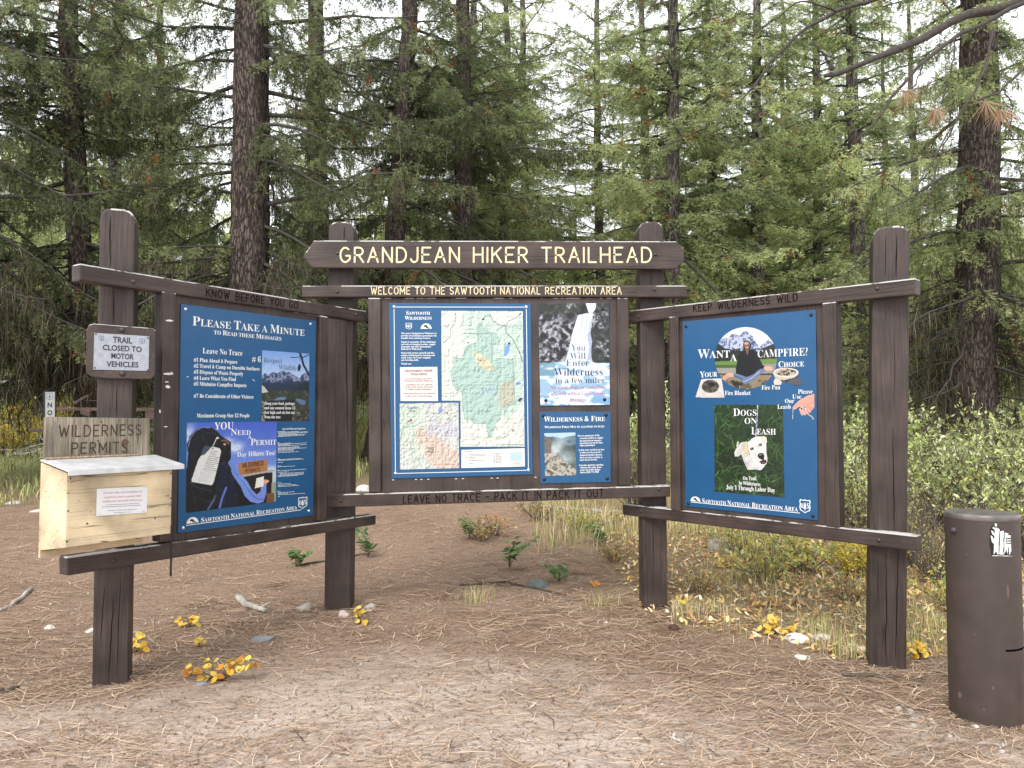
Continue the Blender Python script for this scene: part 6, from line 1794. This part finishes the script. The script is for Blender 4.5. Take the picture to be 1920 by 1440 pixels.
        if lichen:
            # strands of beard lichen and dead sprays hanging from bare twigs and boughs
            src = np.vstack([BD.reshape(-1, 3), Bd[:, 2:].reshape(-1, 3), BL[np.isin(bid, np.where(rel < .45)[0])][:, 1:3].reshape(-1, 3)])
            m = int(lichen); q = src[r.integers(0, len(src), m)] + r.normal(0, .015, (m, 3)); hl = r.gamma(2.2, .075, m) + .04
            off2 = r.normal(0, .05, (m, 2)); wv = r.uniform(.004, .012, m); a = r.uniform(0, 6.28, m); e = np.stack([np.cos(a), np.sin(a), 0 * a], 1) * wv[:, None] / 2
            mid_ = q + np.stack([off2[:, 0] * .7, off2[:, 1] * .7, -hl * .5], 1); tip = q + np.stack([off2[:, 0], off2[:, 1], -hl], 1)
            V = np.stack([q - e, q + e, mid_ + e, mid_ - e, tip + e * .3, tip - e * .3], 1).reshape(-1, 3); i0 = np.arange(m)[:, None] * 6
            Q = np.concatenate([i0 + np.array((0, 1, 2, 3)), i0 + np.array((3, 2, 4, 5))], 0)
            pal = np.array([(.060, .058, .030), (.10, .092, .050), (.040, .034, .022), (.14, .135, .09), (.075, .052, .034)])
            lic = fast_mesh('hanging_lichen', V, Q, M['lichen'], np.repeat(pal[r.integers(0, 5, m)] * r.uniform(.7, 1.3, (m, 1)), 6, 0), quads=True)
    br = fast_mesh('branches', np.vstack(VT), np.vstack(QT), M['twig'], quads=True)
    return [('trunk', tm_), ('branches', br), ('foliage', fol)] + ([('hanging_lichen', lic)] if lic else [])

def plant_tree(parts, name, x, y, label, group=None, rz=0., sc_=1., lean=(0, 0), cat='tree', dz=0.):
    z = float(terrain(x, y, False)) + dz
    root = thing(name, (x, y, z), label, cat, group)
    root.rotation_euler = (lean[0], lean[1], rz); root.scale = (sc_,) * 3 if np.isscalar(sc_) else sc_
    for nm, me in parts:
        c = link(nm, me, root)
        if nm == 'hanging_lichen': c['kind'] = 'stuff'
    return root
def px_x(px, y): return (px - CX) / F * y

# kinds of conifer
K_big = conifer_parts(1, 13, .34, 3.0, 2.5, 3.3, 105, droop=.75, hang=.75, lichen=15000, dead_n=70, bright=1.65, tone=-.12, dens=1.0, brown=.03, trunk_top=.62, prof=.30, zthin=9.5, az_skip=.95)
K_old = conifer_parts(2, 13, .25, 2.8, 2.0, 3.4, 105, droop=.55, hang=.55, lichen=17000, dead_n=80, bright=1.6, tone=-.10, brown=.03, trunk_top=.5, prof=.35, zthin=9.5, az_skip=.8)
K_slim = conifer_parts(3, 15, .17, 2.0, .7, 2.6, 175, bark='bark2', droop=.35, hang=.40, lichen=500, dead_n=26, tone=.12, bright=2.4, brown=.05, trunk_top=.25, prof=.5)
K_full = conifer_parts(4, 15, .20, .5, .4, 2.9, 190, bark='bark2', droop=.45, hang=.45, lichen=300, dead_n=10, tone=.18, bright=2.7, brown=.02, prof=.55, trunk_top=.2)
K_moss = conifer_parts(5, 13, .38, 2.6, 1.3, 3.2, 105, droop=.65, hang=.6, lichen=13000, dead_n=85, tone=.12, bright=2.2, flare=.9, brown=.02, trunk_top=.55, prof=.35, zthin=9.5, az_skip=.4)
K_young = conifer_parts(6, 7.5, .10, .2, .2, 2.0, 130, bark='bark2', droop=.30, hang=.30, dead_n=0, tone=.30, bright=2.5, dens=1.1, brown=.01)
K_far = conifer_parts(7, 21, .24, 1.0, .6, 3.4, 170, droop=.4, hang=.4, dead_n=12, tone=.20, bright=2.6, dens=.9, needle=.13, nw=.042, step=.024, spray=.07)
K_far2 = conifer_parts(8, 17, .20, .5, .4, 3.1, 160, droop=.35, hang=.5, dead_n=8, tone=.34, bright=3.0, dens=.9, needle=.13, nw=.042, step=.024, spray=.07)

# hero trees, placed by where their trunks stand in the photograph
plant_tree(K_big, 'fir_tree', px_x(462, 12.5), 12.5, 'massive dark fir trunk behind the left bay, hung with dead twigs and lichen', rz=.0, lean=(0, .0))
plant_tree(K_old, 'fir_tree', px_x(178, 13.0), 13.0, 'leaning fir with a dark trunk just left of the leftmost post', rz=.25, sc_=.88, lean=(0, -.075))
plant_tree(K_old, 'fir_tree', px_x(717, 15.0), 15.0, 'leaning dead-twigged fir seen in the gap left of the map', rz=-.3, sc_=.92, lean=(0, .055))
plant_tree(K_slim, 'spruce_tree', px_x(1272, 17.5), 17.5, 'dark slender spruce rising behind the post right of the map', rz=1.0, sc_=1.12, lean=(0, -.02))
plant_tree(K_slim, 'spruce_tree', px_x(1338, 21.0), 21.0, 'slender spruce just right of the dark one, its trunk above the right bay', rz=3.3, sc_=1.05)
plant_tree(K_full, 'spruce_tree', px_x(1613, 19.0), 19.0, 'full green spruce with a thin grey trunk left of the rightmost post', rz=.3, sc_=1.1)
plant_tree(K_moss, 'fir_tree', px_x(1812, 13.2), 13.2, 'lichen-draped fir with a flared trunk at the right, left of the steel tube', rz=.1, lean=(0, .055))
plant_tree(K_full, 'spruce_tree', px_x(985, 22.0), 22.0, 'bushy spruce rising behind the middle of the carved name board', rz=2.2, sc_=(.8, .8, .52))
plant_tree(K_old, 'fir_tree', px_x(868, 16.5), 16.5, 'dark-limbed fir above the word HIKER on the name board', rz=.5, sc_=.95)
plant_tree(K_full, 'spruce_tree', px_x(880, 19.0), 19.0, 'green spruce behind the word GRANDJEAN', rz=4.0, sc_=.95)
plant_tree(K_slim, 'spruce_tree', px_x(1125, 26.0), 26.0, 'pale green spruce with brown tips left of the dark slender spruce', rz=5.1, sc_=1.15)
plant_tree(K_big, 'fir_tree', px_x(-120, 11.5), 11.5, 'fir at the left edge with drooping boughs and rusty tips', rz=.6, sc_=1.0)
plant_tree(K_full, 'spruce_tree', px_x(290, 20.0), 20.0, 'light green spruce between the two leftmost dark trunks', rz=1.7, sc_=.92)
plant_tree(K_moss, 'fir_tree', px_x(590, 20.0), 20.0, 'shaggy fir in the shadow right of the massive trunk', rz=.8, sc_=.9)
plant_tree(K_slim, 'spruce_tree', px_x(205, 17.5), 17.5, 'thin spruce whose top passes right of the leaning fir', rz=2.6, sc_=1.1)
plant_tree(K_big, 'fir_tree', px_x(2230, 14.0), 14.0, 'fir at the right edge whose boughs hang over the steel tube', rz=-.5, sc_=.95)
plant_tree(K_full, 'spruce_tree', px_x(1725, 25.0), 25.0, 'green spruce between the rightmost post and the lichen-draped fir', rz=5.5, sc_=.95)
plant_tree(K_full, 'spruce_tree', px_x(1480, 27.0), 27.0, 'spruce above the words KEEP WILDERNESS WILD', rz=.9, sc_=1.0)
plant_tree(K_full, 'spruce_tree', px_x(945, 20.0), 20.0, 'broad green spruce behind the word HIKER, nearest the gap of sky', rz=3.7, sc_=(1, 1, .86))
plant_tree(K_slim, 'spruce_tree', px_x(985, 25.0), 25.0, 'slim spruce at the left side of the gap of sky', rz=4.4, sc_=1.15)
plant_tree(K_full, 'spruce_tree', px_x(1215, 23.0), 23.0, 'bushy spruce directly left of the dark slender spruce', rz=.4, sc_=1.05)
plant_tree(K_full, 'spruce_tree', px_x(1425, 19.5), 19.5, 'broad spruce above the middle of the right bay', rz=2.9, sc_=1.0)
plant_tree(K_slim, 'spruce_tree', px_x(1540, 22.5), 22.5, 'slender spruce right of the broad one above the right bay', rz=1.9, sc_=1.1)
# young trees and low boughs close behind the stand
for px, y, s_, rz, lab in ((80, 26, .9, 0, 'young fir with yellow-green boughs above the permit board'), (345, 17.0, .7, 1, 'young fir right of the leftmost post'), (560, 24, .9, 2, 'young fir far behind the post left of the map'),
                           (1600, 14.5, .36, 3, 'small bright green fir left of the rightmost post'), (1735, 17, .55, 4, 'young fir just right of the rightmost post'), (1420, 22, .8, 5, 'young fir directly behind the right bay'),
                           (1180, 20, .7, .5, 'young fir in the gap right of the map'), (1905, 21, .8, 1.4, 'young fir behind the flared trunk at the right'), (1765, 20.5, .75, 2.4, 'young fir just left of the flared trunk at the right'), (-10, 24, 1.0, 2.5, 'young fir at the far left edge'), (160, 30, 1.1, 3.3, 'young bright fir far behind the marker post')):
    plant_tree(K_young, 'young_fir', px_x(px, y), y, lab, rz=rz, sc_=s_)
# the wood behind: one tree after another up the slope, still single trees
rt = np.random.default_rng(77)
for y0_, y1_, n_ in ((26, 33, 20), (34, 44, 22), (46, 60, 24), (62, 82, 25)):
    for i in range(n_):
        y = rt.uniform(y0_, y1_); px = -560 + 3040 * (i + rt.uniform(.15, .85)) / n_
        bush = y < 33
        pt_ = K_young if bush else (K_far, K_far2)[int(rt.random() < .6)]
        h = rt.uniform(.8, 1.15) * (1.15 if bush else 1.) * (.60 if 990 < px < 1130 else 1.)
        plant_tree(pt_, 'conifer_tree', px_x(px, y), y, 'conifer in the wood on the slope behind the stand', 'conifers of the wood on the slope', rz=rt.uniform(0, 6.28), sc_=h)

def far_forest():
    """the hillside beyond: one dense mass of conifer shapes, each a ragged cone of many leaf-sized faces"""
    r = np.random.default_rng(5); Vs, Cs = [], []
    n = 380
    y = r.uniform(85, 175, n); x = r.uniform(-1.25, 1.25, n) * y; H = r.uniform(9, 17, n)
    for i in range(n):
        m = 520; t = r.random(m) ** .8; a = r.uniform(0, 6.28, m); rad = H[i] * .20 * (1 - t) * np.sqrt(r.uniform(.1, 1, m)) * (1 + .3 * np.sin(t * 60))
        c = np.stack([x[i] + rad * np.cos(a), y[i] + rad * np.sin(a), float(terrain(x[i], y[i], False)) + H[i] * (.05 + .95 * t)], 1)
        d = np.stack([np.cos(a), np.sin(a), -.5 + 0 * a], 1) * r.uniform(.5, 1.1, (m, 1)); e = np.cross(d, (0, 0, 1.)) * .35
        Vs.append(np.stack([c - e, c + e, c + d], 1).reshape(-1, 3))
        Cs.append(np.repeat(np.array((.075, .105, .045)) * r.uniform(.6, 1.1) * r.uniform(.7, 1.35, (m, 1)), 3, 0))
    V, C = np.vstack(Vs), np.vstack(Cs)
    tag(link('far_forest', fast_mesh('far_forest', V, np.arange(len(V)).reshape(-1, 3), M['foliage'], C)), 'conifer forest covering the hillside far behind', None, None, 'stuff')
far_forest()

# ------------------------------------------------------------------ a pine whose boughs reach in from beyond the right edge
def right_pine():
    r = np.random.default_rng(9); x0, y0_ = 6.6, 8.2
    tm_, (tz, tx, ty, tr) = trunk_mesh('trunk', 14, .24, r, M['bark'], .6)
    base = np.array((x0, y0_, float(terrain(x0, y0_, False))))
    root = thing('pine_tree', base, 'pine at the right edge whose bare boughs with brown tufts cross the upper right', 'tree'); link('trunk', tm_, root)
    m = MB(); tufts = []
    def bough(pts, yd, r0_, r1_):
        P = np.array([at(px, py, y) for (px, py), y in zip(pts, np.linspace(yd[0], yd[1], len(pts)))]); t = np.linspace(0, 1, 16); tt = np.linspace(0, 1, len(P))
        Q = np.stack([np.interp(t, tt, P[:, k]) for k in range(3)], 1) + r.normal(0, .006, (16, 3)); m.tube(Q, np.linspace(r0_, r1_, 16), 7, rng=r, rough=.08); return Q
    hub = lambda z: (2040, z)
    bough([(2110, -160), (1920, 8), (1800, 30), (1745, 66), (1690, 90), (1620, 118), (1570, 138), (1547, 143)], (8.2, 7.6), .055, .022)
    bough([(1562, 130), (1548, 108), (1526, 80)], (7.6, 7.6), .018, .012)
    bough([(2080, -60), (1920, 5), (1850, 40), (1790, 68), (1700, 145), (1660, 200), (1640, 235), (1600, 268)], (8.2, 7.2), .03, .006)
    bough([(2090, 30), (1920, 130), (1870, 175), (1815, 192)], (8.2, 7.4), .02, .008)
    bough([(1862, 60), (1850, 120), (1830, 165), (1790, 230), (1750, 300), (1705, 368)], (7.6, 7.2), .016, .004)
    bough([(1790, 230), (1760, 300), (1745, 360), (1735, 395)], (7.4, 7.3), .008, .003)
    bough([(2050, -150), (1640, 0), (1570, 20), (1500, 60), (1450, 110), (1405, 170), (1384, 200)], (8.4, 7.8), .03, .006)
    bough([(1570, 20), (1545, 12), (1500, 0), (1440, 45), (1395, 78)], (7.9, 7.8), .012, .005)
    bough([(1790, 68), (1785, 130), (1765, 195)], (7.3, 7.3), .008, .005); bough([(1735, 115), (1715, 160), (1700, 172)], (7.3, 7.2), .008, .005); bough([(1880, 165), (1900, 200), (1890, 265)], (7.5, 7.4), .008, .005)
    m.build('boughs', plain('dark_pine_bough', (.045, .035, .030), .9, noise=.4, scale=20), root, smooth=True)
    for px, py, yd, n, L, spread in ((1704, 168, 7.2, 70, 42, 1.0), (1697, 170, 7.2, 40, 40, .7), (1756, 202, 7.3, 90, 40, .9), (1752, 205, 7.3, 40, 34, .6), (1848, 190, 7.4, 80, 50, 1.2), (1876, 205, 7.4, 90, 44, 1.0), (1890, 205, 7.4, 40, 36, .9)):
        c = at(px, py, yd); mt = MB()
        for k in range(n // 2):
            d = np.array((r.normal(0, .42 * spread), r.normal(0, .4), -.8 + r.normal(0, .4))); d /= np.linalg.norm(d); LL = L * yd / F * r.uniform(.6, 1.15)
            e = np.cross(d, (0, 1., .2)); e /= np.linalg.norm(e); e *= .0022
            mt.add([c - e, c + e, c + d * LL * .6 + e + np.array((0, 0, -.004)), c + d * LL + np.array((0, 0, -.015)), c + d * LL * .6 - e + np.array((0, 0, -.004))], [(0, 1, 2, 3, 4)], np.array([(.34, .22, .14), (.42, .30, .20), (.24, .145, .09)][k % 3]) * r.uniform(.8, 1.2))
        mt.build('needle_tuft', M['lichen'], root, color=True)
right_pine()

# ------------------------------------------------------------------ willow and other shrubs
M['shrub_stem'] = plain('shrub_stem', (.10, .078, .065), .85, noise=.3, scale=30)
def shrub_parts(seed, h, w, nst, nlf, pal, leaf=.045, lw=.40):
    r = np.random.default_rng(seed); K = 8; s = np.linspace(0, 1, K)
    az = r.uniform(0, 6.28, nst); le = r.uniform(.25, 1.0, nst) * w / 2; hh = h * r.uniform(.55, 1.05, nst) * (1 - .25 * (le / (w / 2)) ** 2)
    P = np.stack([np.cos(az)[:, None] * (.05 * w + le[:, None] * s[None] ** 1.3), np.sin(az)[:, None] * (.05 * w + le[:, None] * s[None] ** 1.3), hh[:, None] * s[None] * (1.15 - .15 * s[None])], -1) + np.cumsum(r.normal(0, .012 * h, (nst, K, 3)), 1)
    # side twigs
    nt = nst * 5; pi = r.integers(0, nst, nt); f = r.uniform(.3, .95, nt); st = np.stack([[np.interp(f[k], s, P[pi[k], :, c]) for c in range(3)] for k in range(nt)])
    d = r.normal(0, .7, (nt, 3)) + np.array((0, 0, .8)); d /= np.linalg.norm(d, axis=1, keepdims=True); tl = h * r.uniform(.15, .40, nt); k4 = np.linspace(0, 1, 4)
    T = st[:, None] + d[:, None] * (k4[None] * tl[:, None])[..., None] + np.cumsum(r.normal(0, .008 * h, (nt, 4, 3)), 1)
    v1, q1 = tubes(P, .007 * (1 - .75 * s)[None].repeat(nst, 0) * h ** .5, 4); v2, q2 = tubes(T, .0034 * (1 - .7 * k4)[None].repeat(nt, 0), 3)
    stem = fast_mesh('stems', np.vstack([v1, v2]), np.vstack([q1, q2 + len(v1)]), M['shrub_stem'], quads=True)
    # leaves: pointed ovals along the twigs
    i = r.integers(0, nt, nlf); f = r.uniform(.15, 1.05, nlf); c = st[i] + d[i] * (f * tl[i])[:, None] + r.normal(0, .012, (nlf, 3))
    a = d[i] * .5 + r.normal(0, .6, (nlf, 3)); a /= np.linalg.norm(a, axis=1, keepdims=True); nn = r.normal(0, .5, (nlf, 3)) + np.array((0, 0, .8)); b = np.cross(a, nn); b /= np.linalg.norm(b, axis=1, keepdims=True) + 1e-9
    L = leaf * r.uniform(.4, 1.4, nlf)[:, None]; up = np.cross(b, a) * L * .06
    V = np.stack([c, c + a * L * .35 + b * L * lw / 2 + up, c + a * L * .72 + b * L * lw * .36 + up, c + a * L, c + a * L * .72 - b * L * lw * .36 + up, c + a * L * .35 - b * L * lw / 2 + up], 1).reshape(-1, 3)
    i0 = np.arange(nlf)[:, None] * 6; Fq = np.concatenate([i0 + np.array((0, 1, 2, 3)), i0 + np.array((0, 3, 4, 5))], 0)
    pal = np.array(pal); col = pal[r.integers(0, len(pal), nlf)] * r.uniform(.7, 1.3, (nlf, 1))
    return [('stems', stem), ('leaves', fast_mesh('leaves', V, Fq, M['leaf'], np.repeat(col, 6, 0), quads=True))]
pw = [(.38, .45, .18), (.50, .55, .28), (.28, .35, .12), (.60, .63, .40), (.48, .51, .17)]
S_wil = shrub_parts(1, 1.35, 1.9, 46, 2500, pw, .062)
S_wil2 = shrub_parts(2, 1.1, 1.7, 52, 1900, pw + [(.62, .56, .16)], .055)
S_bare = shrub_parts(3, 1.2, 1.5, 60, 500, [(.34, .36, .16), (.5, .42, .12)], .045)
S_yel = shrub_parts(4, 1.0, 1.7, 40, 2600, [(.62, .46, .06), (.52, .42, .08), (.44, .42, .12), (.66, .52, .10)], .055, .6)
S_low = shrub_parts(5, .5, 1.2, 22, 620, [(.36, .42, .16), (.54, .50, .16), (.30, .36, .12), (.60, .46, .10)], .05, .5)
S_rust = shrub_parts(6, .45, 1.0, 26, 420, [(.46, .24, .09), (.56, .36, .12), (.38, .20, .10), (.40, .38, .14), (.30, .34, .12)], .045, .5)
for parts, px, y, s_, rz, lab in (
    (S_rust, 905, 8.6, .62, 0.4, 'rusty twiggy undergrowth under the left half of the map board'),
    (S_rust, 1010, 9.6, .7, 1.4, 'reddish twiggy undergrowth straight behind the middle bay'),
    (S_low, 1085, 9.0, .6, 2.4, 'low yellow-green undergrowth under the fire poster'),
    (S_rust, 1150, 7.8, .5, 3.4, 'rusty undergrowth at the left of the post right of the map'),
    (S_rust, 1310, 6.6, .5, 4.4, 'rusty twiggy plant under the left end of the right bay'),
    (S_low, 1370, 8.2, .7, 5.4, 'low yellow-green undergrowth behind the mottled boulder'),
    (S_rust, 1585, 6.3, .6, 1.1, 'rusty dry plant under the right end of the right bay'),
    (S_wil, 1560, 9.6, 1.0, 0, 'pale-leaved willow shrub behind the right bay\'s right stile'),
    (S_wil2, 1622, 8.6, .9, 1, 'willow shrub in the gap between the right bay and the rightmost post'),
    (S_wil, 1748, 9.2, .95, 2, 'leafy willow shrub just right of the rightmost post'),
    (S_wil, 1850, 8.6, .95, 3, 'pale willow shrub directly behind the steel tube'),
    (S_wil2, 1935, 7.8, 1.0, 4, 'willow shrub at the right edge beyond the steel tube'),
    (S_bare, 1690, 7.6, .75, 5, 'nearly bare grey-stemmed shrub behind the rightmost post'),
    (S_bare, 1745, 7.0, .6, .5, 'low twiggy bare shrub between the rightmost post and the steel tube'),
    (S_wil, 1200, 12.0, 1.1, 1.5, 'willow shrub seen in the gap right of the map'),
    (S_bare, 1196, 9.8, .9, 2.5, 'bare twiggy shrub low in the gap right of the map'),
    (S_wil2, 1470, 11.5, 1.1, 3.5, 'willow shrub hidden mostly by the dog picture'),
    (S_wil, 1660, 11.8, 1.0, 4.5, 'willow shrub farther back behind the rightmost post'),
    (S_wil2, 1780, 12.2, 1.1, .2, 'willow shrub at the foot of the flared fir trunk'),
    (S_wil, 1905, 11.5, 1.05, 5.2, 'willow shrub behind the steel tube, farther back'),
    (S_yel, 70, 17.5, 1.1, 0, 'yellow shrub at the left behind the marker post'),
    (S_yel, 15, 16.0, .75, 1, 'yellow shrub cut by the left edge'),
    (S_yel, 140, 21.0, 1.1, 2, 'yellowish shrub beside the bleached leaning snag'),
    (S_yel, 1690, 14.5, .7, 3, 'yellow-leaved shrub right of the rightmost post, behind the willows'),
    (S_yel, 1600, 7.2, .45, 4, 'low yellow shrub under the right bay\'s right end'),
    (S_low, 1430, 7.0, .9, 5, 'low green undergrowth shrub under the right bay'),
    (S_low, 1500, 7.4, 1.0, 1.2, 'low pale-leaved shrub under the right bay, right of the boulder'),
    (S_low, 1780, 6.0, .7, 2.2, 'low green plant left of the steel tube'),
    (S_low, 230, 15.0, 1.0, 3.1, 'low shrub behind the leftmost post'),
    (S_low, 25, 20.0, 1.4, 4.1, 'low greyish shrub on the left slope')):
    x = px_x(px, y); plant_tree(parts, 'shrub', x, y, lab, rz=rz, sc_=s_, cat='shrub', dz=-.03)

# ------------------------------------------------------------------ rail fence and dead wood at the left
fy = 9.6
M['rust_rail'] = wood('red_brown_rail', (.085, .052, .042), (1, 0, 0), dark=.4, rough=.8)
fr_root = thing('rail_fence', at(190, 830, fy), 'low red-brown rail fence seen between the marker post and the left bay', 'fence')
def rail(x0, y0_, x1, y1_, h, yd=fy):
    a, b = at(x0, y0_, yd), at(x1, y1_, yd); m = MB(); hw = h * yd / F / 2; up = np.array((0, 0, hw))
    m.prism(np.array([a - up, b - up, b + up, a + up]), np.array((0, .06, 0))); return m.build('rail', M['rust_rail'], fr_root, bevel=.006)
rail(104, 767, 340, 768, 6); rail(54, 807, 340, 806, 7); rail(150, 770, 168, 776, 12, 9.55); rail(272, 778, 300, 780, 14, 9.55)
for px in (190, 330):
    q = at(px, 800, fy + .10); zg_ = float(terrain(q[0], fy + .1)); m = MB(); m.box((q[0], fy + .14, zg_ + .28), .06, .06, .42); m.build('fence_post', M['rust_rail'], fr_root, bevel=.008)
def snag(pts, yd, r0_, r1_, label, twigs=0, seed=0, name='dead_snag', cat='dead tree', mt='grey_wood'):
    r = np.random.default_rng(seed); P = np.array([at(px, py, y) for (px, py), y in zip(pts, np.linspace(yd[0], yd[1], len(pts)))]); t = np.linspace(0, 1, 14); tt = np.linspace(0, 1, len(P))
    Q = np.stack([np.interp(t, tt, P[:, k]) for k in range(3)], 1); m = MB(); m.tube(Q, np.linspace(r0_, r1_, 14), 8, rng=r, rough=.1)
    for k in range(twigs):
        i = r.integers(3, 13); d = r.normal(0, 1, 3); d[2] *= .6; d /= np.linalg.norm(d); L = r.uniform(.25, .9); m.tube([Q[i], Q[i] + d * L * .5 + r.normal(0, .03, 3), Q[i] + d * L + r.normal(0, .05, 3)], [r1_ * .5, r1_ * .35, r1_ * .15], 4)
    root = thing(name, Q[0], label, cat); m.build('bare_trunk', M[mt], root, smooth=True)
snag([(160, 705), (140, 665), (118, 622)], (13.5, 13.5), .055, .03, 'bleached white snag leaning left beside the leftmost post', 16, 1)
snag([(126, 690), (133, 610), (140, 545), (148, 470)], (18, 18), .07, .03, 'upright pale dead trunk behind the leaning snag', 10, 2)
snag([(2, 717), (70, 714), (150, 722)], (15, 15), .05, .03, 'grey fallen log lying across the left slope', 8, 3, 'fallen_log', 'log')
snag([(140, 757), (165, 742)], (11.5, 11.5), .035, .02, 'dark broken stub of wood beside the leaning fir', 3, 4, 'fallen_branch', 'branch', 'dark_wood')
for px, y, L, lab in ((110, 16, .9, 'tangle of grey dead branches on the left slope'),):
    r = np.random.default_rng(4); c = np.array((px_x(px, y), y, float(terrain(px_x(px, y), y)))); root = thing('brush_pile', c, lab, 'brush pile'); m = MB()
    for k in range(70):
        a = c + np.array((r.normal(0, .9), r.normal(0, .4), abs(r.normal(0, .12)))); d = np.array((r.normal(), r.normal() * .6, r.normal(.1, .35))); d /= np.linalg.norm(d); l_ = r.uniform(.3, L); m.tube([a, a + d * l_ * .5 + r.normal(0, .03, 3), a + d * l_], [.012, .009, .004], 4)
    m.build('dead_branches', M['grey_wood'], root)
